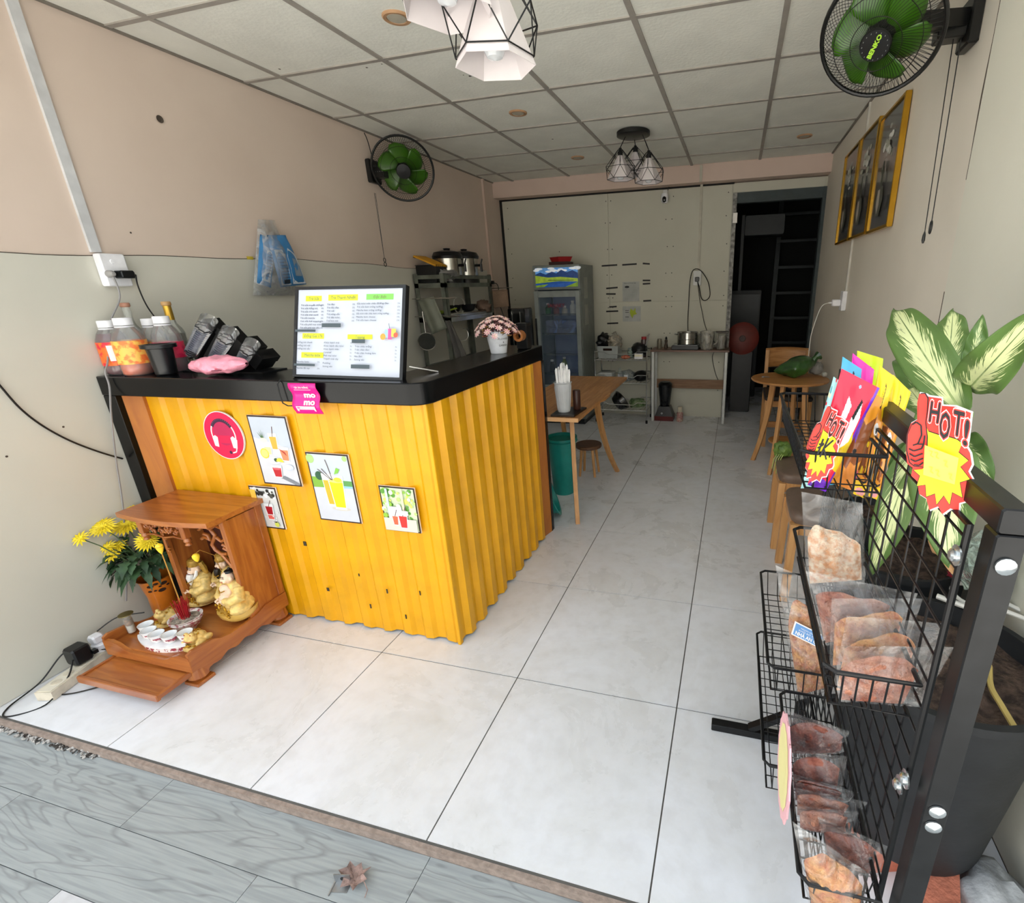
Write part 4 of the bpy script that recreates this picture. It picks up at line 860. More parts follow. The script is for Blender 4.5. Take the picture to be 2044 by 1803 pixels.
# incense bowl
bx_, by_ = -1.375, -.765
t = thing('incense_bowl', 'wide white and pink porcelain incense bowl filled with ash', 'bowl', (bx_, by_, FZ)); M_por = mat('porcelain_pink', '#efe6e2', .15, col2='#b8606a', scale=55, thr=(.38, .5), coat=.5)
m_ = MB(); m_.lathe((bx_, by_, FZ), [(.026, 0), (.028, .006), (.045, .02), (.056, .045), (.054, .05), (.058, .056), (.053, .056), (.048, .047), (0, .046)], 30); m_.build('bowl', M_por, t)
m_ = MB(); m_.lathe((bx_, by_, FZ), [(.0485, .0475), (.03, .052), (0, .054)], 24); m_.build('ash', mat('ash', '#b5aa9a', .95, var=.25, scale=90, bump=1, bscale=200), t)
t = thing('incense_bundle', 'bundle of red incense stick stubs standing in the ash bowl', 'incense', (bx_, by_, FZ+.05)); random.seed(7)
m_ = MB(); m2 = MB()
for k in range(70):
    a_, r_ = random.uniform(0, 6.28), .018*math.sqrt(random.random()); h_ = random.uniform(.06, .09)
    b = V((bx_+r_*math.cos(a_), by_+r_*math.sin(a_), FZ+.05)); e = b+V((r_*.5*math.cos(a_)+random.uniform(-.004, .004), r_*.5*math.sin(a_), h_)); m_.tube([b, e], .0011, 4)
    if k % 3 == 0: m2.tube([b, b+V((.001, 0, .006))], .0012, 4)
m_.build('red_sticks', mat('incense_red', '#b0101c', .6, var=.2), t, kind='stuff', smooth=False)
m2.build('stick_ends', mat('incense_tan', '#d8b890', .7), t, kind='stuff', smooth=False)
# tall joss sticks with yellow lotus lamp buds
def bud(base, top, lab, n_=2):
    t = thing('lotus_bud_lamp', lab, 'lamp', base, 'yellow lotus bud altar lamps'); b, e = V(base), V(top); m = MB()
    for k in range(n_): m.tube([b+V((.003*k, 0, 0)), e+V((.0015*k, 0, -.004))], .0016, 5)
    m.build('stick', mat('joss_tan', '#c08a3a', .5), t)
    m = MB(); m.lathe(e, [(.002, -.03), (.007, -.02), (.0118, -.004), (.0125, .004), (.0095, .010), (.004, .0135), (0, .0145)], 14); m.build('bud', mat('bud_yellow', '#f4cf3a', .35, emit=.15), t)
    m = MB(); m.lathe(e, [(.0126, .001), (.0131, .0025), (.0124, .004)], 14, caps=False); m.build('rim', mat('bud_rim', '#e0b020', .4), t)
bud((bx_-.008, by_+.005, FZ+.055), tuple(ony(318, 1092, by_-.005)), 'yellow lotus bud on a long joss stick left of the shrine opening')
def hangbud(P, lab):
    t = thing('lotus_bud_lamp', lab, 'lamp', P, 'yellow lotus bud altar lamps'); m = MB(); m.lathe(P, [(.002, -.022), (.007, -.016), (.0125, -.002), (.0125, .006), (.008, .012), (0, .015)], 14); m.build('bud', mat('bud_yellow'), t)
    m = MB(); m.tube([V(P)+V((0, 0, .013)), V(P)+V((.002, .02, .02)), V((P[0]+.002, CY0+.02, P[2]-.03)), V((P[0]+.003, CY0+.04, FZ+.03))], .0014, 5); m.build('stick', mat('joss_tan'), t)
hangbud(tuple(ony(391, 1112, -.70)), 'yellow lotus bud lamp in front of the dark shrine interior')
# teacups on curved tray
t = thing('teacup_tray', 'curved white porcelain tray with red pattern along its front', 'tray', (-1.365, -.875, FZ)); n = 20
M_cup = mat('porcelain_white', '#eceef0', .12, coat=.5); M_ptn = mat('porcelain_red_pattern', '#f0e8e6', .15, col2='#a04050', scale=70, thr=(.45, .52), coat=.4)
def trp(a_, r_): return (-1.365+r_*math.sin(a_), -.70-r_*.98*math.cos(a_))
A_ = [(-.62+1.24*i/n) for i in range(n+1)]; po = [trp(a_, .215) for a_ in A_]+[trp(a_, .148) for a_ in A_[::-1]]
m_ = MB(); m_.prism([(x, y) for x, y in po], FZ+.022, FZ+.030); m_.build('tray_top', M_cup, t)
m_ = MB(); po2 = [trp(a_*.92, .208) for a_ in A_]+[trp(a_*.92, .156) for a_ in A_[::-1]]; m_.prism(po2, FZ, FZ+.022); m_.build('tray_body', M_ptn, t)
labs = ['leftmost teacup on the curved tray', 'second teacup from the left on the curved tray', 'middle teacup of five on the curved tray', 'fourth teacup from the left on the curved tray', 'rightmost teacup on the curved tray, by the toad']
for k in range(5):
    x, y = trp(-.60+.30*k, .182); t2 = thing('teacup', 'small white ' + labs[k] if k else 'small white leftmost teacup on the curved tray', 'cup', (x, y, FZ+.03), 'teacups in the shrine')
    m_ = MB(); m_.lathe((x, y, FZ+.03), [(.012, 0), (.015, .004), (.021, .014), (.026, .036), (.0245, .036), (.019, .014), (.012, .005), (0, .005)], 20); m_.build('cup', M_cup, t2)
    m_ = MB(); m_.lathe((x, y, FZ+.03), [(.0154, .004), (.0216, .014), (.0236, .024)], 20, caps=False); m_.build('painted_band', M_ptn, t2)
# glass jar with incense at the left rim
x, y = -1.567, -.845; t = thing('spice_jar', 'slim glass jar with a flared rim and white contents, left rim of the shrine', 'jar', (x, y, FZ+.01))
m_ = MB(); m_.lathe((x, y, FZ+.01), [(.013, 0), (.0145, .004), (.0145, .06), (.012, .075), (.024, .083)], 18, caps=False); m_.build('glass', M_glass, t, angle=60)
m_ = MB(); m_.lathe((x, y, FZ+.01), [(.012, .002), (.012, .034)], 14); m_.build('white_contents', mat('salt_white', '#e6e2da', .8), t); m_ = MB(); m_.lathe((x, y, FZ+.01), [(.0118, .035), (.0118, .062)], 14); m_.build('brown_contents', mat('clove_brown', '#9a6a4a', .9, var=.3, scale=120), t)
m_ = MB(); m_.lathe((x, y, FZ+.01), [(.0235, .0825), (.0245, .084), (.0235, .0855)], 18); m_.build('rim', mat('rim_bronze', '#8a7a4a', .3, .8), t)
# vase of chrysanthemums beside the shrine
vx, vy = -1.672, -.655
t = thing('flower_vase', 'orange pierced ceramic vase on the floor left of the shrine', 'vase', (vx, vy, 0))
M_vas = mat('vase_orange', '#c8701c', .3, var=.1, coat=.4)
m_ = MB(); m_.lathe((vx, vy, .0), [(.04, 0), (.044, .01), (.047, .1), (.046, .16), (.058, .242), (.063, .247), (.058, .247), (.042, .16), (.0, .16)], 28); m_.build('body', M_vas, t)
m_ = MB(); cdv = math.atan2(CAM.y-vy, CAM.x-vx)
for (da, z_, r_) in [(-.45, .225, .012), (-.1, .232, .009), (.1, .215, .006), (.35, .225, .013), (-.25, .20, .006), (.15, .195, .014), (.6, .21, .007), (-.6, .20, .008)]:
    a_ = cdv+da; q = V((math.cos(a_), math.sin(a_), 0)); rr_ = .046+(z_-.16)*.148+.0015; c = V((vx, vy, z_))+q*rr_; sdv = V((-q.y, q.x, 0)); m_.add([c+sdv*r_*math.cos(j*PI/5)+V((0, 0, r_*.6*math.sin(j*PI/5)))+q*.0006 for j in range(10)], [list(range(10))])
m_.build('pierced_holes', mat('hole_dark', '#2a1408', .9), t)
t = thing('chrysanthemums', 'bunch of yellow chrysanthemums with dark green leaves in orange vase', 'flowers', (vx, vy, .17))
M_pet = mat('petal_yellow', '#f3dc32', .55, var=.1, scale=80); M_stem = mat('stem_green', '#4a5e3a', .6); M_lf = mat('chrys_leaf', '#3c5a38', .5, col2='#223a24', scale=25)
FLW = [(160, 1075, -.60, .020, 12), (203, 1052, -.62, .030, 20), (250, 1048, -.63, .036, 24), (215, 1092, -.66, .020, 12), (235, 1090, -.66, .022, 14), (222, 1108, -.67, .024, 12), (293, 1080, -.70, .026, 22), (270, 1016, -.50, .022, 16)]
random.seed(11)
for i, (u, v, y_, R_, n_) in enumerate(FLW):
    c = ony(u, v, y_)
    if c.x < XL+.03: c = onx(u, v, XL+.035)
    ax = (c-V((vx, vy, .28))); ax.normalize(); ax = (ax*.8+(CAM-c).normalized()*.7).normalized(); uu = ax.orthogonal().normalized(); ww = ax.cross(uu)
    m_ = MB()
    for ring, (rr_, up_, nn_) in enumerate(((1, .1, n_), (.75, .35, n_-3), (.45, .6, n_//2))):
        for j in range(nn_):
            b_ = 2*PI*j/nn_+ring*.2; d_ = uu*math.cos(b_)+ww*math.sin(b_); e_ = ax.cross(d_); L_ = 1.75*R_*rr_*random.uniform(.85, 1.1); w_ = R_*.2; dz = ax*R_*up_*.5
            m_.add([c-e_*w_*.4, c+e_*w_*.4, c+d_*L_*.6+e_*w_+dz*.8, c+d_*L_+dz*.7-ax*R_*.08*(3-ring), c+d_*L_*.6-e_*w_+dz*.8], [(0, 1, 2, 3, 4)])
    m_.build('bloom', M_pet, t, smooth=False)
    m_ = MB(); st = V((vx+.02*math.cos(i), vy+.02*math.sin(i), .20)); mid = st.lerp(c, .5)+V((0, 0, .03)); m_.tube([st, st.lerp(mid, .5)+V((0, 0, .012)), mid, mid.lerp(c, .5)+V((0, 0, .01)), c-ax*.004], .0022, 5); m_.build('stem', M_stem, t)
m_ = MB()
def leaf_(mb, c, d, L, w, droop=.4):
    d = d.normalized(); sd = d.cross(V((0, 0, 1))); sd = sd.normalized() if sd.length > .05 else V((1, 0, 0)); rows_ = []
    for j, (a_, w_) in enumerate([(0, .1), (.2, .6), (.32, .4), (.45, 1), (.58, .55), (.7, .75), (.85, .35), (1, .04)]):
        p_ = c+d*L*a_-V((0, 0, droop*L*a_*a_)); rows_.append((p_-sd*w*w_+V((0, 0, w*w_*.3)), p_, p_+sd*w*w_+V((0, 0, w*w_*.3))))
    vs = [q for r in rows_ for q in r]; fs = []
    for j in range(len(rows_)-1):
        for k in range(2): fs.append((j*3+k, j*3+k+1, j*3+k+4, j*3+k+3))
    mb.add(vs, fs)
lc = V((vx+.0, vy-.01, .345))
for k in range(120):
    a_ = random.uniform(0, 6.28); el = random.uniform(-.5, .8); d = V((math.cos(a_)*math.cos(el), math.sin(a_)*math.cos(el), math.sin(el))); c = lc+V((d.x*.10-.0, d.y*.085-.0, d.z*.09))*random.uniform(.3, 1.15)
    if c.x < XL+.02: c.x = XL+.03; d.x = abs(d.x)*.3
    mb = MB(); leaf_(mb, c, d, random.uniform(.045, .085), random.uniform(.015, .026), random.uniform(.2, 1.1)); mb.v = [V((max(v.x, XL+.008), min(v.y, -.56), v.z)) for v in mb.v]; mb.build('leaf', M_lf, t, angle=80)
# ---------------------------------------------------------------- power strip, adapter and cables
t = thing('power_strip', 'dusty cream power strip on the floor along the left wall', 'power strip', (-1.70, -.97, 0)); M_cr = mat('cream_plastic', '#cfc6b4', .5, var=.12, scale=20)
d = V((-.075, .27, 0)).normalized(); a = V((-1.655, -1.105, 0)); 
m_ = MB(); m_.beam(a+V((0, 0, .02)), a+d*.30+V((0, 0, .02)), .062, .036); m_.build('body', M_cr, t)
m_ = MB(); m_.beam(a+d*.006+V((0, 0, .0385)), a+d*.294+V((0, 0, .0385)), .05, .003); m_.build('cover', mat('cream_light', '#ded8c8', .4), t)
for k in range(3): q = a+d*(.05+.045*k); m_ = MB(); m_.lathe(q+V((0, 0, .040)), [(.016, 0), (.016, .001)], 18); m_.m(mat('socket_hole', '#1c1a18')).box(q.x-.006, q.x-.003, q.y-.005, q.y+.005, .041, .0415); m_.box(q.x+.003, q.x+.006, q.y-.005, q.y+.005, .041, .0415); m_.mats[0] = M_cr; m_.build('socket', None, t)
m_ = MB(); m_.box(-1.735, -1.675, -.985, -.93, .044, .115, .006); pa = thing('power_adapter', 'square black power adapter plugged in the cream power strip', 'adapter', (-1.70, -.957, .044)); m_.build('body', M_bp, pa); m_ = MB(); m_.box(-1.69, -1.67, -.93, -.915, .06, .075); m_.build('plug_neck', M_bp, pa)
t = thing('plug_adapter', 'white round travel plug adapter on the power strip beside the black adapter', 'plug', (-1.715, -.885, .04)); m_ = MB(); m_.lathe((-1.71, -.885, .041), [(.026, 0), (.028, .004), (.028, .03), (.024, .034), (0, .034)], 20); m_.build('body', M_cap, t); m_ = MB(); m_.box(-1.74, -1.70, -.905, -.868, .075, .11, .006); m_.build('plug', M_cap, t)
M_cb = mat('cable_black')
def smooth_path(pts, n=8):
    pts = [V(p) for p in pts]; out = []
    for i in range(len(pts)-1):
        p0, p1, p2, p3 = pts[max(i-1, 0)], pts[i], pts[i+1], pts[min(i+2, len(pts)-1)]
        for j in range(n):
            s_ = j/n; out.append(.5*((2*p1)+(p2-p0)*s_+(2*p0-5*p1+4*p2-p3)*s_*s_+(3*p1-p0-3*p2+p3)*s_**3))
    return out+[pts[-1]]
def cable(pts, r, mt, name, label, cat='cable', n=8): m = MB(); m.tube(smooth_path(pts, n), r, 6); return single(m, name, mt, label, cat)
cable([(-1.73, -.935, .10), (-1.76, -.98, .08), (-1.765, -1.06, .02), (-1.75, -1.16, .004), (-1.70, -1.19, .003), (-1.63, -1.12, .003), (-1.655, -1.03, .04), (-1.69, -.985, .075)], .0028, M_cb, 'power_cable', 'black cable looping over the threshold corner from the power adapter')
cable([(-1.70, -.91, .06), (-1.66, -.88, .04), (-1.62, -.90, .03), (-1.60, -.86, .02)], .0026, M_cb, 'power_cable', 'short black cable from the adapter running under the shrine')
cable([(-1.70, -.995, .04), (-1.655, -1.065, .006), (-1.60, -1.06, .004), (-1.52, -1.0, .004)], .0026, M_cb, 'power_cable', 'black cable curving out under the shrine pull-out tray')
cable([(-1.755, -.86, .10), (-1.72, -.80, .13), (-1.66, -.74, .12)], .0024, M_cb, 'power_cable', 'thin black cable running behind the vase and the shrine')
cable([(-1.73, -.76, .012), (-1.70, -.83, .012), (-1.67, -.80, .012), (-1.63, -.76, .014)], .003, mat('cable_grey', '#c9c6c0', .5), 'power_cable', 'pale grey coiled cable on the floor beside the vase')
# ================================================================ kitchen end of the room
M_ss = mat('stainless', '#b9b8b2', .22, 1, var=.08); M_ang = mat('angle_steel', '#6c7066', .5, .4, var=.15); M_chr = mat('chrome_wire', '#c9ccce', .15, 1)
M_wst = mat('white_steel', '#d5d6d4', .4); M_blp = M_bp
def on(f, *a): return tuple(f(*a))
# steel angle shelf along the left wall
RX0, RX1, RY0, RY1 = -1.765, -1.494, 1.655, 2.45
t = thing('shelf_rack', 'grey slotted-angle steel kitchen shelf against the left wall', 'shelf', (-1.63, 2.05, 0))
for x in (RX0, RX1):
    for y in (RY0, RY1):
        m_ = MB(); sx = 1 if x < -1.6 else -1; sy = 1 if y < 2 else -1
        m_.box(min(x, x+sx*.038), max(x, x+sx*.038), min(y, y+sy*.003), max(y, y+sy*.003), 0, 1.52); m_.box(min(x, x+sx*.003), max(x, x+sx*.003), min(y, y+sy*.038), max(y, y+sy*.038), 0, 1.52); m_.build('upright', M_ang, t)
for z in (.35, .80, 1.18, 1.445):
    m_ = MB(); m_.box(RX0, RX1, RY0, RY1, z, z+.004); m_.box(RX1-.003, RX1, RY0, RY1, z-.03, z); m_.box(RX0, RX1, RY0, RY0+.003, z-.03, z); m_.build('shelf', M_ang if z != 1.18 else M_ss, t)
for (zz_, xe_) in ((1.335, -1.38), (1.20, -1.36)): m_ = MB(); m_.tube([(RX0, RY0-.05, zz_), (xe_, RY0-.05, zz_)], .005, 6); m_.tube([(RX0+.02, RY0-.05, zz_), (RX0+.02, RY0, zz_)], .005, 6); m_.tube([(RX1-.01, RY0-.05, zz_), (RX1-.01, RY0, zz_)], .005, 6); m_.build('hook_bar', M_ss, t)
m_ = MB(); m_.tube([(RX1, RY1, 1.40), (RX1+.20, RY1+.012, 1.40)], .004, 6); m_.build('hook_bar', M_ss, t)
for z in (1.495,):
    for (a, b) in (((RX1, RY0, z), (RX1, RY1, z)), ((RX0, RY0, z), (RX1, RY0, z))): m_ = MB(); m_.beam(a, b, .004, .03); m_.build('guard_rail', M_ang, t)
def urn(y, r, h, lab):
    t = thing('water_urn', lab, 'urn', (-1.63, y, 1.45), 'stainless urns on the shelf'); x = -1.63; z = 1.45
    m_ = MB(); m_.lathe((x, y, z), [(r*.9, 0), (r, .01), (r, h), (r*.97, h+.005)], 32); m_.build('body', M_ss, t)
    m_ = MB(); m_.lathe((x, y, z+h), [(r*1.12, .0), (r*1.15, .02), (r*1.0, .05), (r*.4, .065), (0, .07)], 32); m_.lathe((x, y, z+h+.06), [(.02, 0), (.03, .02), (0, .025)], 12); m_.build('lid', M_blp, t)
    m_ = MB(); m_.lathe((x, y, z), [(r*.95, -.002), (r*1.03, .0), (r*1.03, .03), (r, .035)], 32); m_.build('foot_ring', M_blp, t)
    m_ = MB(); m_.tube([(x+r, y, z+h*.72), (x+r+.045, y, z+h*.72)], .011, 10); m_.tube([(x+r+.045, y, z+h*.78), (x+r+.045, y, z+h*.45)], .011, 10); m_.tube([(x+r+.045, y, z+h*.78), (x+r+.06, y, z+h*.98)], .007, 8); m_.build('tap', M_blp, t)
urn(1.97, .108, .19, 'stainless urn with a black lid, nearer one on top of the shelf'); urn(2.25, .108, .20, 'stainless urn with black lid and hanging tap, nearer the back corner')
m_ = MB(); m_.T = Matrix.Translation((-1.66, 1.74, 1.452)) @ Matrix.Rotation(.0, 4, 'Z'); m_.box(-.09, .09, -.06, .07, 0, .13, .004); t = thing('cardboard_box', 'black box on the shelf top under the yellow grille piece', 'box', (-1.66, 1.74, 1.452)); m_.build('body', M_blp, t)
m_ = MB(); m_.box(-1.752, -1.568, 1.678, 1.812, 1.582, 1.587); m_.build('lid_edge', mat('box_grey', '#2c2c2e', .6), t)
t = thing('yellow_grille', 'yellow ribbed plastic grille lying tilted on the black box', 'grille', (-1.66, 1.76, 1.59)); R0 = Matrix.Translation((-1.66, 1.76, 1.615)) @ Matrix.Rotation(math.radians(22), 4, 'Y')
for k in range(6): m_ = MB(); m_.T = R0; m_.box(-.1, .1, -.085+.029*k, -.067+.029*k, -.006, .008, .002); m_.build('slat', mat('grille_yellow', '#c8901a', .5), t)
m_ = MB(); m_.T = R0; m_.box(-.1, -.085, -.085, .08, -.01, -.004); m_.box(.085, .1, -.085, .08, -.01, -.004); m_.build('cross_bar', mat('grille_brown', '#5a3a10', .6), t)
def lump(c, d, seed, name, mt, label, cat, group=None, sub=3, jit=.25, fr=8):
    m = MB(); m.ico(c, 1, sub, d, jit, seed, fr); zmin = c[2]-d[2]; m.v = [V((v.x, v.y, max(v.z, zmin+.12*d[2]))) for v in m.v]; return single(m, name, mt, label, cat, group, 60)
lump((-1.60, 1.80, 1.505), (.13, .10, .05), 3, 'grey_cloth', mat('cloth_grey', '#8b8a88', .9, var=.12, bump=.5), 'folded grey and white cloth on the shelf top', 'cloth', jit=.5)
# things hanging from and lying on the rack
def sheet(fn, name, mt, label, cat, nu=16, nv=20, th_=.003):
    m = MB(); m.grid(fn, nu, nv, False); o = single(m, name, mt, label, cat, None, 60); s_ = o.modifiers.new('s', 'SOLIDIFY'); s_.thickness = th_; return o
def P2(u, v, y): return V(ony(u, v, y))
TL, TR, BL, BR = P2(835, 600, 1.60), P2(865, 592, 1.60), P2(862, 668, 1.58), P2(892, 655, 1.58)
sheet(lambda u, v: (TL.lerp(TR, u)).lerp(BL.lerp(BR, u), v)+V((0, .01*math.sin(u*9), 0)), 'cutting_mat', mat('mat_grey_green', '#777a6c', .5), 'translucent grey-green flexible cutting mat hanging at the rack end', 'mat', 8, 10)
TL2, TR2, BL2, BR2 = P2(888, 640, 1.57), P2(900, 640, 1.57), P2(908, 716, 1.57), P2(930, 712, 1.57)
sheet(lambda u, v: (TL2.lerp(TR2, u)).lerp(BL2.lerp(BR2, u), v)+V((0, .015*math.sin(u*12+v*2), .01*noise.noise(V((u*3, v*4, 2))))), 'grey_towel', mat('towel_grey', '#63605c', .95, bump=.6, bscale=200), 'dark grey towel hanging twisted from the rack', 'towel', 14, 18)
def ring_pts(c, r, nrm, n=28):
    nrm = V(nrm).normalized(); x = nrm.orthogonal().normalized(); y = nrm.cross(x); return [V(c)+x*r*math.cos(2*PI*i/n)+y*r*math.sin(2*PI*i/n) for i in range(n)]
c = P2(852, 682, 1.56); t = thing('strainer', 'round wire mesh strainer hanging at the rack corner', 'strainer', tuple(c)); nr = (CAM-c); nr.z = 0; nr.normalize()
m_ = MB(); m_.tube(ring_pts(c, .068, nr), .0035, 6, closed=True); m_.build('rim', M_ss, t)
m_ = MB(); T0 = Matrix.Translation(c) @ nr.to_track_quat('Z', 'Y').to_matrix().to_4x4(); m_.T = T0; m_.lathe((0, 0, 0), [(.067, 0), (.055, -.03), (.03, -.05), (0, -.055)], 24); m_.build('mesh', mat('mesh_dark', '#4e504c', .5, .5, bump=1, bscale=300), t)
m_ = MB(); m_.tube([c+V((0, 0, .068)), P2(843, 622, 1.57)], .003, 6); m_.build('handle', M_ss, t)
c = P2(922, 668, 1.61); t = thing('wire_hoop', 'steel wire hoop hanging below the shelf, right of the towel', 'hoop', tuple(c)); m_ = MB(); m_.tube(ring_pts(c, .05, (nr.x, nr.y, .2))[:18], .0025, 6); m_.build('hoop', M_ss, t)
m_ = MB(); m_.box(-1.745, -1.52, 1.70, 2.35, 1.185, 1.20); t = thing('steel_tray', 'shiny steel tray on the middle shelf of the rack', 'tray', (-1.63, 2.0, 1.185)); m_.build('tray', M_ss, t); m_ = MB(); m_.tube([(-1.52, 1.70, 1.205), (-1.52, 2.35, 1.205), (-1.745, 2.35, 1.205), (-1.745, 1.70, 1.205)], .006, 6, closed=True); m_.build('rim', M_chr, t)
random.seed(20)
KIT = [('ladle', (-1.62, 1.78, 1.225), 'green-handled ladle lying on the steel tray', '#8fa82a'), ('black_bowl', (-1.64, 1.98, 1.21), 'black bowl on the steel tray with white cable', '#17181a'), ('black_bowl', (-1.62, 2.2, 1.21), 'black bowl at the far end of the steel tray', '#202124')]
for nm, p_, lb, cc in KIT:
    m_ = MB()
    if nm == 'ladle': m_.tube([V(p_), V(p_)+V((.03, .16, .02)), V(p_)+V((.02, .26, .03))], .007, 8); m_.ico(V(p_)+V((0, -.02, 0)), .03, 2, (1, 1, .5))
    else: m_.lathe(p_, [(.03, 0), (.05, .01), (.075, .06), (.07, .06), (.045, .014), (0, .012)], 24)
    single(m_, nm, mat('kit_'+cc[1:], cc, .35), lb, nm.split('_')[-1], None if nm == 'ladle' else 'black bowls on the rack')
m_ = MB(); q0 = V((-1.60, 2.02, 1.27)); m_.tube([q0+V((.0, .09*math.cos(a_), .07*math.sin(a_))) for a_ in [i*.25 for i in range(22)]], .006, 6); single(m_, 'hose', mat('hose_white', '#b9b6ae', .5), 'white bent hose loop on the middle shelf', 'hose')
lump((-1.56, 2.38, 1.24), (.06, .07, .06), 8, 'brown_bag', mat('bag_brown', '#7a6456', .8, bump=.5), 'small brown plastic bag at the far end of rack', 'bag', jit=.5)
# brown bag hung at the back corner
TL3, TR3, BL3, BR3 = P2(981, 580, 2.463), P2(1013, 578, 2.463), P2(983, 615, 2.462), P2(1016, 612, 2.462)
sheet(lambda u, v: (TL3.lerp(TR3, u)).lerp(BL3.lerp(BR3, u), v)+V((0, -.03*math.sin(u*PI)*math.sin(v*PI), .006*noise.noise(V((u*5, v*4, 2))))), 'paper_bag', mat('paper_brown', '#8d7460', .85, bump=.8, bscale=60), 'crumpled brown bag hanging in the back left corner', 'bag', 12, 12)
m_ = MB(); m_.box(XL, XL+.012, 2.95, 3.03, 1.40, 1.52, .002); t = thing('wall_socket', 'wall socket with black plug in the back left corner', 'socket', (XL, 2.99, 1.4)); m_.build('plate', M_wst, t); m_ = MB(); m_.box(XL+.012, XL+.05, 2.965, 3.01, 1.44, 1.475, .003); m_.build('plug', M_blp, t)
cable([(XL+.05, 2.985, 1.455), (XL+.10, 2.98, 1.42), (XL+.09, 3.0, 1.25), (XL+.12, 3.02, 1.1), (XL+.16, 3.05, .9)], .004, M_cb, 'power_cable', 'black cable dropping from the socket in the back left corner')
m_ = MB(); m_.box(-1.44, -1.26, 2.62, 2.82, 0, 1.21, .01); t = thing('water_dispenser', 'tall glossy black water dispenser beside the glass-door fridge', 'dispenser', (-1.35, 2.72, 0)); m_.build('body', mat('disp_black', '#0d0e10', .15, coat=.5), t)
for dx in (-.045, .04): m_ = MB(); m_.box(-1.35+dx, -1.342+dx, 2.612, 2.619, .75, 1.18); m_.build('trim_strip', M_chr, t)
# fridge with glass door
FX0, FX1, FYF, FYB, FH = -1.255, -.765, 2.86, 3.34, 1.60
t = thing('display_fridge', 'tall grey drinks fridge with glass door and landscape header panel', 'fridge', (-1.01, 3.1, 0)); M_fr = mat('fridge_grey', '#7d8480', .4, var=.06)
m_ = MB(); w_ = .035
m_.box(FX0, FX0+w_, FYF+.05, FYB, .05, FH); m_.box(FX1-w_, FX1, FYF+.05, FYB, .05, FH); m_.box(FX0+w_, FX1-w_, FYB-w_, FYB-.001, .05, FH-.23); m_.box(FX0+w_, FX1-w_, FYF+.0505, FYB-.001, FH-.23, FH-.0005); m_.box(FX0+w_, FX1-w_, FYF+.0505, FYB-w_, .0505, .40); m_.build('body', M_fr, t)
m_ = MB(); m_.box(FX0, FX1, FYF+.02, FYF+.05, 1.37, FH, .006); m_.build('header_box', M_fr, t)
a = Art((FX0+.03, FYF+.018, 1.395), (FX1-FX0-.05, 0, 0), (0, 0, .18), (0, -1, 0), .0003)
E_ = lambda n_, c_: mat('hdr_'+n_, c_, .3, emit=.22, var=.1, scale=30)
a.rect(0, 0, 1, 1, E_('blue', '#1f4f96')); a.poly([(0, .62), (1, .62), (1, 1), (0, 1)], E_('sky', '#5f9ad8')); random.seed(2)
for k in range(14): a.disc(random.random(), .78+random.random()*.2, .06+random.random()*.05, E_('cloud', '#e6ecf2'), n=10, ry=.06)
a.poly([(0, .66), (.12, .78), (.25, .66), (.4, .8), (.5, .7), (.62, .88), (.75, .74), (.88, .84), (1, .7), (1, .45), (0, .45)], E_('hill', '#1c3f78'))
a.poly([(0, .62), (.3, .5), (.6, .52), (1, .42), (1, .25), (.55, .3), (0, .2)], E_('green', '#9db83a')); a.poly([(0, .2), (.5, .14), (.9, .26), (1, .2), (1, 0), (0, 0)], E_('lake', '#2458a8')); a.poly([(0, .1), (.3, .16), (.2, .02), (0, 0)], E_('grass', '#7ea02e')); a.poly([(.7, .0), (1, .25), (1, 0)], E_('grass', '#7ea02e')); a.line([(.3, .36), (.9, .33)], .006, E_('dark', '#2a4a2a')); a.build('header_print', t)
m_ = MB()
for bx in ((FX0+.005, FX0+.05, .12, 1.36), (FX1-.05, FX1-.005, .12, 1.36), (FX0+.05, FX1-.05, 1.30, 1.36), (FX0+.05, FX1-.05, .12, .42)): m_.box(bx[0], bx[1], FYF, FYF+.045, bx[2], bx[3], .003)
dfr_ = m_.build('door_frame', mat('door_grey', '#8f9694', .35), t)
m_ = MB(); m_.box(FX0+.05, FX1-.05, FYF+.018, FYF+.022, .42, 1.30); m_.build('door_glass', film('fridge_glass', '#8aa0b0', .10, .03, 3, .0), dfr_)
m_ = MB(); m_.box(FX0+.008, FX0+.022, FYF-.02, FYF, .7, 1.1, .003); m_.build('door_handle', M_blp, dfr_)
m_ = MB(); m_.box(FX0+.05, FX1-.05, FYB-.05, FYB-.036, .42, 1.35); m_.build('inner_liner', mat('liner_glow', '#4a5468', .5, emit=.02, ecol='#8aa0d8'), t)  # faint blue emission puts the fridge lamp's light into the liner
for z in (.52, .72, .93, 1.12):
    m_ = MB(); m_.box(FX0+.04, FX1-.04, FYF+.08, FYB-.05, z, z+.004); m_.tube([(FX0+.04, FYF+.08, z+.015), (FX1-.04, FYF+.08, z+.015)], .004, 6); m_.build('shelf', M_chr, t)
m_ = MB(); m_.tube([(FX1-.06, FYB-.08, .45), (FX1-.06, FYB-.08, 1.3)], .008, 8); m_.build('lamp_tube', mat('fridge_tube', '#dfe8ff', .3, emit=2.2, ecol='#a8c0ff'), t)
a = Art((FX0+.14, FYF+.015, 1.20), (.20, 0, 0), (0, 0, .045), (0, -1, 0), .0003); a.text('SANAKY', .0, .1, .75, pm('#7a2a34'), w=.9, bold=.03); a.build('lettering', t)
m_ = MB(); m_.box(FX0+.01, FX1-.01, FYF+.03, FYB-.01, .0, .05); m_.build('plinth', M_blp, t)
for k, z in enumerate((1.28, 1.02)): m_ = MB(); m_.box(FX1, FX1+.0015, 3.0, 3.0+.12, z, z+.2); m_.build('paper_note', mat('paper_dim', '#a9aaa4', .8), t)
random.seed(31); FB = 0
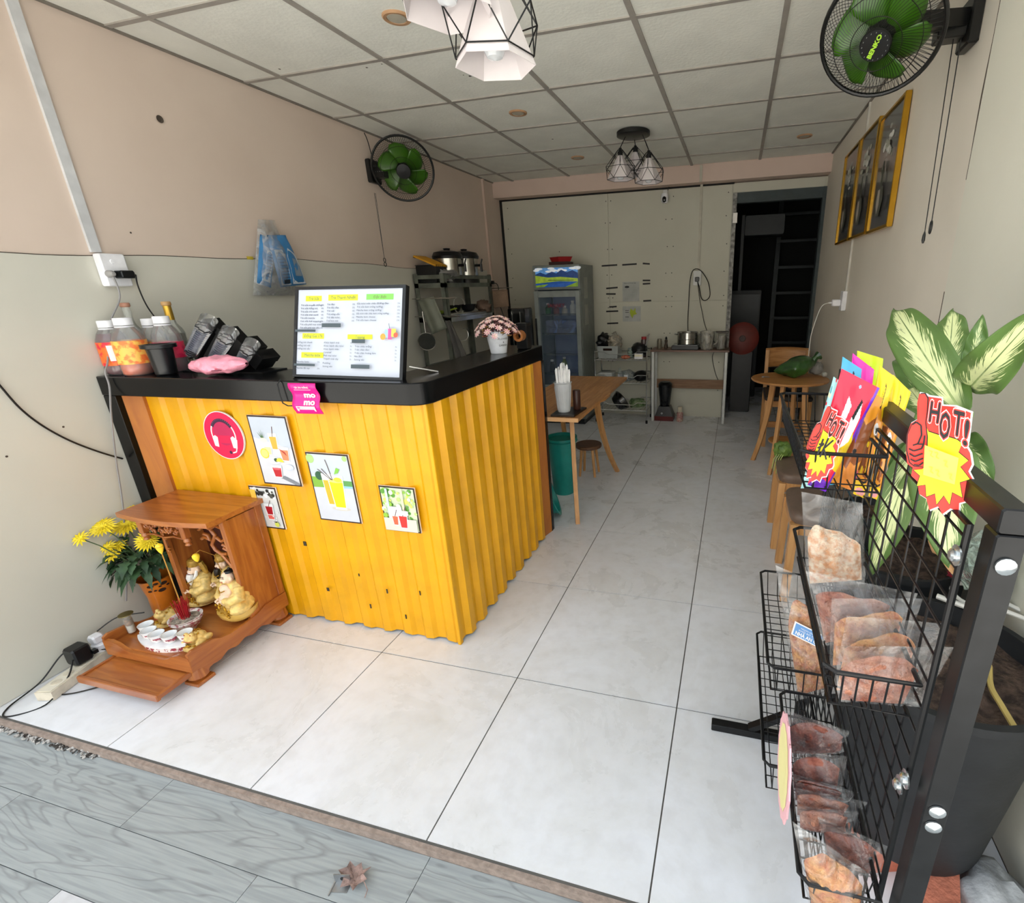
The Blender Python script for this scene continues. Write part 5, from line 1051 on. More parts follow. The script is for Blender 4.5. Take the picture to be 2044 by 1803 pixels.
FRB = [(-1.17, 1.127, .10, '#2a5a3a', 'green jar on the top fridge shelf'), (-1.08, 1.127, .08, '#8a4a50', 'red tub on the top fridge shelf'), (-.99, 1.127, .07, '#b8b2aa', 'pale tub on the top fridge shelf'), (-.90, 1.127, .12, '#c9cdd0', 'white carton on the top fridge shelf'),
       (-1.02, .527, .15, '#6a7a2a', 'green oil bottle standing low in the fridge'), (-.84, .527, .16, '#cfc8b4', 'cream bottle with blue cap, right of the green one'), (-1.16, .527, .12, '#3a4048', 'dark jar at the left of the low fridge shelf')]
for x, z, h_, c_, lb in FRB:
    t2 = thing('drink_container', lb, 'container', (x, 3.03, z), 'containers inside the fridge'); m_ = MB(); m_.lathe((x, 3.03, z), [(.028, 0), (.03, .005), (.03, h_*.7), (.016, h_*.88), (.014, h_)], 16); m_.build('body', mat('fc_'+c_[1:], c_, .3), t2); m_ = MB(); m_.lathe((x, 3.03, z+h_), [(.017, -.004), (.017, .014), (0, .015)], 14); m_.build('cap', mat('fcap_'+c_[1:], '#2a4aa8' if 'blue' in lb else '#dcdcdc', .4), t2)
m_ = MB(); m_.box(-1.19, -.85, 2.98, 3.22, .935, 1.07, .01); t2 = thing('clear_box', 'bluish clear plastic box on the middle fridge shelf', 'box', (-1.02, 3.1, .935)); m_.build('body', film('fridge_box', '#8aa0d8', .45, .2, 6, .1), t2)
m_ = MB(); m_.box(-1.17, -.87, 3.0, 3.2, .937, 1.0, .01); m_.build('contents', mat('frosty_blue', '#4a5478', .6, var=.3, scale=40), t2)
t = thing('red_basket', 'red plastic basket on top of the fridge', 'basket', (-1.0, 3.0, FH)); m_ = MB(); m_.prism([(-1.10, 2.94), (-.90, 2.94), (-.90, 3.1), (-1.10, 3.1)], FH+.001, FH+.03); m_.build('tray', mat('tray_dark', '#3a1814', .6), t); m_ = MB(); m_.lathe((-1.0, 3.02, FH+.03), [(.09, 0), (.1, .003), (.118, .042), (.125, .045), (.118, .047), (.095, .006), (0, .004)], 4, sq=.7); m_.T = Matrix(); m_.build('basket', mat('basket_red', '#a81c20', .45), t)
# ---------------------------------------------------------------- wire cart
CX0, CX1, CY_0, CY_1 = -.683, -.133, 3.02, 3.30
t = thing('wire_cart', 'chrome three-tier wire trolley between fridge and white-legged desk', 'cart', (-.41, 3.15, 0))
for x in (CX0, CX1):
    for y in (CY_0, CY_1): m_ = MB(); m_.cyl((x, y, .02), (x, y, .76), .007, n=8); m_.build('leg', M_chr, t); m_ = MB(); m_.lathe((x, y, .0), [(.012, 0), (.012, .03), (.006, .035)], 8); m_.build('rubber_foot', M_blp, t)
for z in (.665, .425, .135):
    m_ = MB(); 
    for y in (CY_0, CY_1): m_.tube([(CX0, y, z), (CX1, y, z)], .0055, 6); m_.tube([(CX0, y, z+.085), (CX0+.1, y, z+.085), (CX0+.14, y, z+.06), (CX1-.14, y, z+.06), (CX1-.1, y, z+.085), (CX1, y, z+.085)], .004, 6)
    for x in (CX0, CX1): m_.tube([(x, CY_0, z), (x, CY_1, z)], .0055, 6); m_.tube([(x, CY_0, z+.085), (x, CY_1, z+.085)], .004, 6)
    for k in range(1, 14): x = CX0+(CX1-CX0)*k/14; m_.tube([(x, CY_0, z), (x, CY_1, z)], .0022, 4)
    m_.build('tier', M_chr, t)
CG = 'things on the wire cart'
t = thing('plastic_basket', 'light grey plastic basket with a handle hole on the cart top', 'basket', (-.55, 3.16, .672)); bw = .12
m_ = MB(); x0, x1, y0, y1 = -.665, -.44, 3.06, 3.27; z0, z1 = .672, .80
def tub(x0, x1, y0, y1, z0, z1, sl_=.012, w=.004, hole=None):
    m = MB(); a = [(x0+sl_, y0+sl_), (x1-sl_, y0+sl_), (x1-sl_, y1-sl_), (x0+sl_, y1-sl_)]; b = [(x0, y0), (x1, y0), (x1, y1), (x0, y1)]; c = [(x0+w, y0+w), (x1-w, y0+w), (x1-w, y1-w), (x0+w, y1-w)]; d = [(x0+sl_+w, y0+sl_+w), (x1-sl_-w, y0+sl_+w), (x1-sl_-w, y1-sl_-w), (x0+sl_+w, y1-sl_-w)]
    vs = [(*p_, z0) for p_ in a]+[(*p_, z1) for p_ in b]+[(*p_, z1) for p_ in c]+[(*p_, z0+w) for p_ in d]
    fs = [(3, 2, 1, 0), (12, 13, 14, 15)]
    for r in range(3):
        for i in range(4): fs.append((r*4+i, r*4+(i+1) % 4, r*4+4+(i+1) % 4, r*4+4+i))
    return m.add(vs, fs)
tub(x0, x1, y0, y1, z0, z1).build('tub', mat('tub_grey', '#a5aaa8', .5), t, smooth=False)
m_ = MB(); m_.box(-.60, -.505, y0-.0015, y0+.004, .755, .778, .001); m_.build('handle_hole', mat('hole_dark'), t)
lump((-.62, 3.17, .83), (.075, .08, .09), 5, 'black_bag', mat('bag_black', '#0e0e10', .35, bump=.8, bscale=30), 'black plastic bag in the grey basket', 'bag', jit=.5)
lump((-.50, 3.17, .835), (.075, .07, .085), 6, 'clear_bag', film('bag_pale', '#c8bca8', .5, .2, 18, .8), 'pale see-through bag of brown stuff in the grey basket', 'bag', jit=.5)
lump((-.24, 3.17, .75), (.085, .07, .075), 7, 'black_pan', mat('pan_black', '#111214', .3), 'black heap of pans on the cart top beside the red-lidded jar', 'pan', jit=.3)
def jar(x, y, z, r, h, body, cap, name, lab, cat='jar', group=None, capc=None):
    t = thing(name, lab, cat, (x, y, z), group); m = MB(); m.lathe((x, y, z), [(r*.9, 0), (r, .006), (r, h*.82), (r*.8, h*.9)], 18); m.build('body', body, t); m = MB(); m.lathe((x, y, z+h*.88), [(r*.86, 0), (r*.86, h*.12), (0, h*.125)], 18); m.build('lid', cap, t); return t
jar(-.325, 3.15, .672, .035, .10, film('tub_green', '#8aa898', .5, .2), mat('lid_grey', '#8c9a96', .5), 'food_box', 'grey-green plastic tub next to the grey basket', 'tub')
jar(-.195, 3.21, .672, .032, .21, mat('jar_smoky', '#5a4a48', .2), mat('lid_red', '#a82a30', .4), 'red_lid_jar', 'tall jar with a red lid at the right of cart top')
m_ = MB(); m_.box(-.265, -.18, 3.035, 3.08, .675, .73, .004); t = thing('white_box', 'small white box at the front edge of the cart top', 'box', (-.22, 3.05, .675)); m_.build('body', M_cap, t); m_ = MB(); m_.box(-.262, -.183, 3.033, 3.036, .70, .722); m_.build('label', mat('lbl_cream', '#e8e0c4', .6), t)
lump((-.36, 3.06, .69), (.05, .03, .02), 9, 'snack_packet', mat('packet_orange', '#c88a6a', .5, col2='#a83a2a', scale=40), 'small orange packet on the front of the cart top', 'packet')
for k in range(5): m_ = MB(); m_.box(-.655, -.51, 3.06, 3.24, .4335+.018*k, .449+.018*k, .003); single(m_, 'foam_tray', mat('foam', '#c2c5c4', .6), ['bottom white foam tray of the stack on the cart', 'second white foam tray from the bottom of the cart stack', 'middle white foam tray of the five stacked on the cart', 'white foam tray just under the top one on the cart', 'topmost white foam tray of the stack on the cart'][k], 'tray', 'stack of foam trays')
lump((-.36, 3.16, .48), (.09, .08, .06), 12, 'clear_containers', film('clear_dark', '#96a2a6', .4, .15, 20, .4), 'clump of clear plastic boxes on the middle cart tier', 'containers', jit=.4)
m_ = MB(); m_.lathe((-.44, 3.14, .433), [(.022, 0), (.024, .004), (.024, .09), (.014, .11), (.014, .13)], 14); t = thing('glass_jar', 'small glass jar with white label behind the foam trays', 'jar', (-.44, 3.14, .433)); m_.build('glass', film('jar_c', '#a8b4b0', .4, .1), t); m_ = MB(); m_.lathe((-.44, 3.14, .433), [(.0248, .03), (.0248, .07)], 14, caps=False); m_.build('label', M_cap, t)
m_ = MB(); m_.box(-.375, -.335, 3.035, 3.04, .47, .51); m_.T = Matrix(); single(m_, 'price_tag', M_cap, 'white tag on the clear boxes in the cart', 'tag')
lump((-.22, 3.16, .48), (.08, .09, .06), 13, 'black_bowl', mat('pan_black'), 'black upturned bowl at the right on the middle cart tier', 'bowl', jit=.1)
m_ = MB(); m_.T = Matrix.Translation((-.45, 3.15, .20)) @ Matrix.Rotation(.9, 4, 'Y'); m_.lathe((0, 0, 0), [(.05, -.05), (.085, -.04), (.11, .03), (.112, .034), (.1, .03), (.07, -.035), (0, -.04)], 28); single(m_, 'steel_bowl', mat('steel_dark', '#6a6a6c', .2, 1), 'tilted dark steel pot on the bottom cart tier', 'pot')
lump((-.25, 3.14, .19), (.09, .08, .055), 14, 'vegetable_bag', mat('veg_green', '#4a6a34', .6, col2='#8a9a7a', scale=30), 'clear bag of green vegetables on the bottom cart tier', 'bag', jit=.4)
m_ = MB(); m_.lathe((-.235, 3.07, .145), [(.03, 0), (.055, .01), (.06, .02), (0, .024)], 20); single(m_, 'pale_dish', mat('dish_pale', '#b8bca8', .3), 'pale flat dish at the front of the bottom cart tier', 'dish')
# ---------------------------------------------------------------- desk
t = thing('desk', 'white-legged desk with a brown wood top against the back wall', 'desk', (.28, 3.25, 0)); M_dt = wood('desk_top', '#7a5a48', '#654636', 0, 4, .4)
DX_0, DX_1, DY0, DY1, DZT = -.115, .675, 3.125, 3.385, .755
m_ = MB(); m_.box(DX_0, DX_1, DY0, DY1, DZT-.018, DZT, .002); m_.build('desk_top', M_dt, t)
for x in (DX_0+.015, DX_1-.04):
    for y in (DY0+.005, DY1-.035): m_ = MB(); m_.box(x, x+.025, y, y+.025, 0, DZT-.018, .002); m_.build('leg', M_wst, t)
    m_ = MB(); m_.box(x+.003, x+.022, DY0+.03, DY1-.035, DZT-.045, DZT-.02); m_.build('top_rail', M_wst, t)
m_ = MB(); m_.box(DX_0+.04, DX_1-.04, DY1-.05, DY1-.035, .325, .42); m_.build('stretcher_board', wood('stretcher', '#8d6a4c', '#7a583c', 0, 4, .5), t)
t = thing('induction_cooker', 'black induction cooker plate on the desk under the steel pot', 'cooker', (.24, 3.25, DZT)); m_ = MB(); m_.box(.10, .37, 3.14, 3.36, DZT+.002, DZT+.045, .006); m_.build('body', M_blp, t); m_ = MB(); m_.box(.11, .36, 3.15, 3.35, DZT+.045, DZT+.049); m_.build('glass_plate', mat('disp_black'), t)
t = thing('steel_pot', 'shiny steel cooking pot on the induction cooker', 'pot', (.25, 3.25, .805)); m_ = MB(); m_.lathe((.25, 3.25, .805), [(.095, 0), (.105, .006), (.105, .05), (.107, .052), (.105, .054), (.105, .115), (.109, .118), (.104, .118), (.1, .01), (0, .01)], 36); m_.build('body', M_ss, t)
for s_ in (-1, 1): m_ = MB(); m_.tube([(.25+s_*.104, 3.225, .90), (.25+s_*.13, 3.23, .905), (.25+s_*.13, 3.27, .905), (.25+s_*.104, 3.275, .90)], .005, 6); m_.build('handle', M_chr, t)
t = thing('measuring_jug', 'tall frosted plastic measuring jug right of the steel pot', 'jug', (.45, 3.22, DZT)); m_ = MB(); m_.lathe((.45, 3.22, DZT), [(.055, 0), (.06, .005), (.073, .18), (.07, .18), (.056, .008), (0, .008)], 26); m_.build('body', film('frosted', '#b8b4a8', .6, .3, 10, .1), t); m_ = MB(); m_.tube([(.52, 3.22, .92), (.55, 3.22, .91), (.545, 3.22, .82), (.515, 3.22, .80)], .007, 8); m_.build('handle', film('frosted'), t)
t = thing('measuring_jug', 'shorter clear jug at the right end of the desk', 'jug', (.59, 3.24, DZT)); m_ = MB(); m_.lathe((.59, 3.24, DZT), [(.04, 0), (.042, .005), (.05, .13), (.047, .13), (.04, .008), (0, .008)], 24); m_.build('body', film('clear_jug', '#c4beb2', .4, .2, 10, .1), t); m_ = MB(); m_.box(.525, .655, 3.30, 3.35, .905, .925, .005); m_.box(.54, .64, 3.305, 3.345, DZT, .87, .004); m_.build('box_behind', mat('box_dim', '#55524c', .7), t)
jar(-.04, 3.26, DZT, .026, .10, mat('tin_dim', '#8a8474', .35, .5), mat('tin_dim'), 'steel_cup', 'dull metal cup near the left end of the desk', 'cup')
t = thing('pepper_mill', 'dark slim pepper mill beside the metal cup on the desk', 'mill', (.03, 3.25, DZT)); m_ = MB(); m_.lathe((.03, 3.25, DZT), [(.017, 0), (.018, .03), (.012, .06), (.016, .08), (.012, .095)], 14); m_.build('body', mat('mill_brown', '#3a2a1c', .4), t); m_ = MB(); m_.lathe((.03, 3.25, DZT+.095), [(.008, 0), (.013, .012), (.005, .028), (0, .03)], 12); m_.build('knob', M_blp, t)
t = thing('knife', 'kitchen knife standing upright in a holder between cart and desk', 'knife', (-.16, 3.28, .672)); m_ = MB(); m_.add([(-.165, 3.13, .80), (-.155, 3.13, .80), (-.12, 3.13, .915), (-.128, 3.13, .925), (-.15, 3.13, .90)], [(0, 1, 2, 3, 4)]); m_.build('blade', M_ss, t); m_ = MB(); m_.tube([(-.16, 3.135, .80), (-.165, 3.135, .70)], .01, 8); m_.build('handle', M_blp, t)
# blender, bottle, under the desk
t = thing('blender', 'blender with tall black jug and red base under the desk', 'blender', (.03, 3.27, 0)); bx, by = .03, 3.24
m_ = MB(); m_.prism([(bx-.10, by-.09), (bx+.10, by-.09), (bx+.10, by+.09), (bx-.10, by+.09)], .0, .05); m_.build('base', mat('blender_red', '#5a1414', .35), t)
m_ = MB(); m_.add([(bx-.095, by-.085, .05), (bx+.095, by-.085, .05), (bx+.095, by+.085, .05), (bx-.095, by+.085, .05), (bx-.06, by-.06, .15), (bx+.06, by-.06, .15), (bx+.06, by+.06, .15), (bx-.06, by+.06, .15)], [(3, 2, 1, 0), (4, 5, 6, 7), (0, 1, 5, 4), (1, 2, 6, 5), (2, 3, 7, 6), (3, 0, 4, 7)]); m_.build('motor_housing', M_blp, t)
m_ = MB(); m_.lathe((bx, by, .15), [(.05, 0), (.055, .01), (.075, .22), (.072, .22), (.05, .02), (0, .02)], 20); m_.build('jug', mat('jug_smoke', '#1c1e20', .12), t); m_ = MB(); m_.lathe((bx, by, .37), [(.076, 0), (.076, .015), (.05, .04), (0, .045)], 20); m_.build('lid', M_blp, t); m_ = MB(); m_.lathe((bx-.02, by-.088, .085), [(.012, 0), (.012, .008)], 12, 'y'); m_.build('dial', M_chr, t)
t = thing('sauce_bottle', 'squat cream bottle with pink label beside the blender on the floor', 'bottle', (.20, 3.17, 0)); m_ = MB(); m_.lathe((.20, 3.17, 0), [(.03, 0), (.035, .006), (.035, .09), (.022, .105)], 18); m_.build('body', mat('cream_bottle', '#c9b8a8', .4, col2='#a86a6a', scale=50), t); m_ = MB(); m_.lathe((.20, 3.17, .105), [(.024, 0), (.024, .055), (0, .056)], 16); m_.build('cap', mat('cap_cream', '#d8cdb4', .4), t)
# ---------------------------------------------------------------- on the back wall
def wall_tape(u0, v0, u1, v1):
    a, b = ony(u0, v0, YB-.0085), ony(u1, v1, YB-.0085); m = MB(); m.beam((a.x, YB-.0092, a.z), (b.x, YB-.0092, b.z), .0012, .016); return m
TAPES = [(1201, 531, 1232, 529), (1242, 529, 1271, 527), (1283, 526, 1297, 527), (1210, 576, 1233, 574), (1210, 587, 1229, 587), (1283, 560, 1298, 560), (1283, 567, 1298, 566), (1216, 613, 1231, 612), (1210, 622, 1234, 621), (1284, 601, 1300, 600), (1212, 646, 1234, 645)]
TLAB = ['long strip, top left of the tape rows', 'long strip, top middle of the tape rows', 'short strip, top right of the tape rows', 'upper strip of the pair left of the notice sheet', 'lower strip of the pair left of the notice sheet', 'upper strip of the pair right of the notice sheet', 'lower strip of the pair right of the notice sheet', 'short strip left of the lime green notice, upper one', 'longer strip left of the lime green notice, lower one', 'lone strip on the board seam, right side', 'lowest strip, just above the grey cart basket']
for tp_, lb_ in zip(TAPES, TLAB): single(wall_tape(*tp_), 'tape_strip', pm('#121214'), 'black tape on back wall, '+lb_, 'tape', 'black tape strips on the back wall')
def note(u0, v0, u1, v1, lab, draw):
    a, b = ony(u0, v1, YB-.0088), ony(u1, v0, YB-.0088); t = thing('wall_note', lab, 'notice', (a.x, YB-.009, a.z), 'paper notices on the back wall'); m = MB(); m.box(a.x, b.x, YB-.0105, YB-.0088, a.z, b.z); m.build('paper', mat('note_paper', '#b4b6b2', .7), t, smooth=False)
    A_ = Art((a.x, YB-.0106, a.z), (b.x-a.x, 0, 0), (0, 0, b.z-a.z), (0, -1, 0), .0002); draw(A_); A_.build('print', t)
def n1(a):
    a.text('NOTICE', .1, .9, .05, pm('#202224'), w=.7); a.disc(.27, .74, .14, pm('#202224'), 12, ry=.06)
    for k in range(12): a.line([(.1, .6-.045*k), (.88, .6-.045*k)], .0012, pm('#80837f'))
def n2(a): a.poly([(.4, .6), (.45, .85), (.6, .7), (.7, .9), (.72, .6), (.8, .5), (.6, .4), (.55, .2), (.45, .4)], pm('#a8b82a')); [a.line([(.15, q), (.35, q)], .006, pm('#2a2c2e')) for q in (.72, .6, .3)]
note(1243, 562, 1276, 602, 'white notice sheet with small print and a black oval', n1); note(1243, 611, 1279, 642, 'clear-pocketed notice with a lime green drawing', n2)
t = thing('wall_outlet', 'white socket with a black plug on the back wall above the desk', 'socket', tuple(ony(1392, 562, YB-.01))); c = ony(1392, 553, YB-.01)
m_ = MB(); m_.box(c.x-.04, c.x+.04, YB-.03, YB-.008, c.z-.08, c.z+.06, .004); m_.build('plate', M_wst, t); m_ = MB(); m_.box(c.x-.02, c.x+.02, YB-.06, YB-.03, c.z-.045, c.z+.0, .006); m_.build('plug', M_blp, t)
Y_ = YB-.04
cable([(c.x, Y_, c.z-.02)]+[on(ony, u, v, Y_) for u, v in [(1396, 575), (1400, 595), (1408, 600), (1417, 590), (1414, 565), (1403, 545), (1392, 537), (1382, 542), (1377, 565), (1375, 600), (1373, 640)]]+[(.25, 3.28, .93)], .0045, M_cb, 'power_cable', 'black cable looped over the back wall socket, running down to the pot')
cable([(c.x+.005, Y_, c.z-.04)]+[on(ony, u, v, Y_) for u, v in [(1397, 600), (1402, 625), (1406, 645)]]+[(.45, 3.36, .9), (.52, 3.388, .80), (.52, 3.388, .72)]+[on(ony, u, v, 3.388) for u, v in [(1422, 715), (1428, 745), (1437, 766)]], .0035, M_cb, 'power_cable', 'black cable hanging behind the frosted jug and below the desk')
m_ = MB(); m_.box(c.x-.012+.01, c.x+.012+.01, YB-.02, YB-.008, c.z+.06, 2.283); m_.box(c.x-.002, c.x+.022, YB-.155, YB-.141, 2.283, H-.002); single(m_, 'conduit', mat('conduit_cream', '#bdb8a8', .5), 'cream cable conduit from ceiling to the back wall socket', 'conduit')
c = ony(1327, 396, YB-.05); t = thing('security_camera', 'white dome security camera with black eye on the back wall', 'camera', (c.x, YB-.01, c.z))
m_ = MB(); m_.box(c.x-.02, c.x+.025, YB-.05, YB-.008, c.z+.04, c.z+.075, .004); m_.build('mount', M_wst, t); m_ = MB(); m_.lathe((c.x, YB-.06, c.z-.045), [(.0, -.002), (.024, .004), (.036, .03), (.036, .06), (.03, .085), (0, .09)], 22); m_.build('body', M_cap, t); m_ = MB(); m_.ico((c.x, YB-.09, c.z-.012), .02, 2, (1, .5, 1.5)); m_.build('lens_window', mat('disp_black'), t)
cable([(c.x+.02, YB-.02, c.z+.06), (c.x+.035, YB-.02, c.z+.1), (c.x+.03, YB-.02, 2.28)], .003, M_cb, 'thin_cable', 'thin wire from the security camera to the beam')
# ---------------------------------------------------------------- store room: red fan, ladder, crates
c = ony(1482, 676, 3.62); t = thing('floor_fan', 'dark red round fan head on a black body just inside the doorway', 'fan', (c.x, 3.66, 0)); n_ = (CAM-c).normalized()
m_ = MB(); m_.T = Matrix.Translation(c) @ n_.to_track_quat('Z', 'Y').to_matrix().to_4x4(); m_.lathe((0, 0, 0), [(.165, -.03), (.17, 0), (.12, .02), (.03, .03), (0, .03)], 40); m_.build('guard', mat('fan_red', '#6a2014', .5, var=.1), t)
m_ = MB(); m_.T = Matrix.Translation(c+n_*.03) @ n_.to_track_quat('Z', 'Y').to_matrix().to_4x4(); m_.lathe((0, 0, 0), [(.034, 0), (.03, .008), (0, .01)], 24); m_.build('hub', mat('fan_hub', '#3a1a14', .5), t)
m_ = MB(); m_.box(c.x-.10, c.x+.12, 3.68, 3.86, 0.0, c.z-.14, .01); m_.build('body', M_blp, t)
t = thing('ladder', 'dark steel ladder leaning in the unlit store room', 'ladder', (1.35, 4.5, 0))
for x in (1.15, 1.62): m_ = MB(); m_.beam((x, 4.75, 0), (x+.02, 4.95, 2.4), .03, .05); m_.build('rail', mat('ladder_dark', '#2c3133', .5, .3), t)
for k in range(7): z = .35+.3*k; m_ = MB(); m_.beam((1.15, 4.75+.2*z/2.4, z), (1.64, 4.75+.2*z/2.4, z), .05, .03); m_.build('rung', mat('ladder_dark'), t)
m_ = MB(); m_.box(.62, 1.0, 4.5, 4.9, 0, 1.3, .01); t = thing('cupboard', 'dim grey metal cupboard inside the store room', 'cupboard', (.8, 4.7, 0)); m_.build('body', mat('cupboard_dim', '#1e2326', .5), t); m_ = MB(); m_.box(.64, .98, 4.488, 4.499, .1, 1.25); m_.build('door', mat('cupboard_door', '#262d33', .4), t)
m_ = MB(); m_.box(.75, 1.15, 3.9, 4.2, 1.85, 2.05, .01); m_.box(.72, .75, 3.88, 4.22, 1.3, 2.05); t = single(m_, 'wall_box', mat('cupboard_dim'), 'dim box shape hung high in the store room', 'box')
# ================================================================ tables, chair, stools
M_oak = wood('oak_x', '#c08a52', '#a87240', 0, 3.5, .4); M_oaky = wood('oak_y', '#b98450', '#a06c3c', 1, 3.5, .4); M_oakz = wood('oak_z', '#cf9c64', '#bd8850', 2, 3.5, .45)
M_cus = mat('cushion_brown', '#6e5c50', .45, var=.06, scale=20, bump=.1)
def curved_leg(parent, top, bot, w0=.045, w1=.03, k=.35, mt=None):
    t_, b_ = V(top), V(bot); n = 10; pts = []
    for i in range(n+1):
        s_ = i/n; h = s_**2.2*(1-k)+s_*k; pts.append(V((t_.x+(b_.x-t_.x)*h, t_.y+(b_.y-t_.y)*h, t_.z+(b_.z-t_.z)*s_)))
    m = MB(); vs = []; d = V((b_.x-t_.x, b_.y-t_.y, 0)); d = d.normalized() if d.length > .01 else V((1, 0, 0)); e = V((-d.y, d.x, 0))
    for i, p in enumerate(pts):
        w = w0+(w1-w0)*i/n; q = .013
        vs += [p-d*w/2-e*q, p+d*w/2-e*q, p+d*w/2+e*q, p-d*w/2+e*q]
    fs = [(0, 1, 2, 3), tuple(4*n+j for j in (3, 2, 1, 0))]
    for i in range(n):
        for j in range(4): fs.append((4*i+j, 4*i+4+j, 4*i+4+(j+1) % 4, 4*i+(j+1) % 4))
    m.add(vs, fs); return m.build('leg', mt or M_oakz, parent, angle=30)
LX0, LX1, LY0, LY1 = -.60, -.095, .575, 1.88
t = thing('side_table', 'rectangular oak table with curved splayed legs behind the counter end', 'table', (-.35, 1.2, 0))
for k in range(6): x0 = LX0+(LX1-LX0)*k/6; m_ = MB(); m_.box(x0+.0004, x0+(LX1-LX0)/6-.0004, LY0, LY1, .68, .70); m_.build('plank', M_oaky, t)
m_ = MB(); m_.prism([(LX1, LY0+.02), (LX1+.004, 1.05), (LX1+.018, 1.09), (LX1+.018, 1.25), (LX1+.004, 1.29), (LX1, LY1-.02)], .682, .698); m_.build('edge_lip', M_oak, t)
m_ = MB(); m_.box(LX0, LX1, LY0-.005, LY0, .676, .70, .002); m_.build('end_strip', mat('oak_edge', '#d3a878', .5), t)
for (x, y0, bx, by) in ((-.205, .78, -.158, .665), (-.205, 1.33, -.117, 1.585), (-.49, .78, -.53, .665), (-.47, 1.33, -.50, 1.58)): curved_leg(t, (x, y0, .68), (bx, by, 0))
m_ = MB(); m_.beam((-.205, .78, .665), (-.49, .78, .665), .03, .03); m_.beam((-.205, 1.33, .665), (-.47, 1.33, .665), .03, .03); m_.build('cross_rail', M_oak, t)
# straw holder on its tray
t = thing('straw_holder', 'white ribbed plastic cup full of wrapped white straws on the oak table', 'holder', (-.20, .68, .712)); x, y, z = -.212, .675, .712
m_ = MB(); m_.lathe((x, y, z), [(.034, 0), (.036, .004), (.049, .165), (.053, .168), (.049, .172), (.045, .165), (.033, .008), (0, .008)], 28); m_.build('cup', mat('cup_ribbed', '#c3c7ca', .45, var=.05), t)
for k in range(14): a_ = 2*PI*k/14; m_ = MB(); m_.tube([(x+.0362*math.cos(a_), y+.0362*math.sin(a_), z+.012), (x+.0475*math.cos(a_), y+.0475*math.sin(a_), z+.148)], .0018, 5); m_.build('rib', mat('cup_ribbed'), t)
random.seed(8)
for k in range(24):
    a_ = k*2.4; r_ = .037*math.sqrt((k+.5)/24); m_ = MB(); h_ = random.uniform(.225, .265); b_ = V((x+r_*.7*math.cos(a_), y+r_*.7*math.sin(a_), z+.01)); e = V((x+r_*1.15*math.cos(a_), y+r_*1.15*math.sin(a_), z+h_)); m_.tube([b_, e, e+V((.001, 0, .012))], [.0062, .0072, .003], 8)
    m_.build('straw', mat('straw_white', '#f2f2f2', .5), t)
m_ = MB(); m_.prism([(-.262, .585), (-.125, .595), (-.11, .79), (-.262, .79)], .701, .712); tt = single(m_, 'small_tray', mat('tray_black', '#1c1512', .3), 'dark lacquer tray under the straw holder', 'tray')
m_ = MB(); m_.lathe((-.15, .73, .713), [(.02, 0), (.022, .004), (.022, .11), (.018, .115), (0, .116)], 16); single(m_, 'dark_tin', mat('tin_brown', '#3a2018', .35), 'dark brown tin standing behind the straw holder', 'tin')
# teal bucket, teal basin, low stool
M_teal = mat('teal_plastic', '#1f8f86', .35, var=.05)
t = thing('bucket', 'tall teal plastic bin under the oak table', 'bin', (-.40, 1.12, 0)); m_ = MB(); m_.lathe((-.40, 1.12, 0), [(.07, 0), (.075, .01), (.10, .40), (.108, .40), (.108, .415), (.098, .415), (.07, .02), (0, .02)], 28); m_.build('body', M_teal, t)
m_ = MB(); m_.lathe((-.40, 1.12, .385), [(.108, 0), (.111, .004), (.108, .008)], 28); m_.build('rim_band', M_teal, t)
t = thing('basin', 'teal plastic basin standing on its edge beside the counter end', 'basin', (-.315, .715, 0)); m_ = MB(); m_.T = Matrix.Translation((-.365, .72, .135)) @ Matrix.Rotation(PI/2-.35, 4, 'Y') @ Matrix.Rotation(-.35, 4, 'X')
m_.lathe((0, 0, 0), [(.0, -.05), (.075, -.05), (.095, -.045), (.118, .03), (.134, .034), (.134, .038), (.114, .036), (.088, -.038), (.05, -.042), (.045, -.036), (.02, -.036), (0, -.04)], 36); m_.build('bowl', M_teal, t)
t = thing('low_stool', 'low round wooden stool under the oak table', 'stool', (-.32, 1.49, 0)); m_ = MB(); m_.lathe((-.32, 1.49, .225), [(.098, 0), (.102, .006), (.102, .022), (.098, .026), (0, .026)], 28); m_.build('seat', wood('stool_dark', '#6e4c34', '#5a3c28', 0, 4, .4), t)
for k in range(4): a_ = PI/4+k*PI/2; m_ = MB(); m_.cyl((-.32+.06*math.cos(a_), 1.49+.06*math.sin(a_), .225), (-.32+.085*math.cos(a_), 1.49+.085*math.sin(a_), 0), .012, .009, 10); m_.build('leg', M_oakz, t)
# round table on the right
tx, ty = 1.135, 1.955
t = thing('round_table', 'small round oak table holding a green vegetable bag by the right wall', 'table', (tx, ty, 0)); m_ = MB(); m_.lathe((tx, ty, .678), [(.24, 0), (.272, .008), (.278, .016), (.272, .023), (0, .023)], 48); m_.build('table_top', M_oak, t)
m_ = MB(); m_.beam((tx-.16, ty, .668), (tx+.16, ty, .668), .04, .02); m_.beam((tx, ty-.16, .668), (tx, ty+.16, .668), .04, .02); m_.build('cross_rail', M_oak, t)
for a_ in (155, 245, 335, 65): q = math.radians(a_); curved_leg(t, (tx+.12*math.cos(q), ty+.12*math.sin(q), .68), (tx+.235*math.cos(q), ty+.235*math.sin(q), 0), .04, .032, .3)
m_ = MB(); m_.lathe((tx, ty, .20), [(.11, 0), (.115, .005), (.115, .015), (0, .018)], 28); m_.build('lower_shelf', M_oak, t)
m_ = MB()
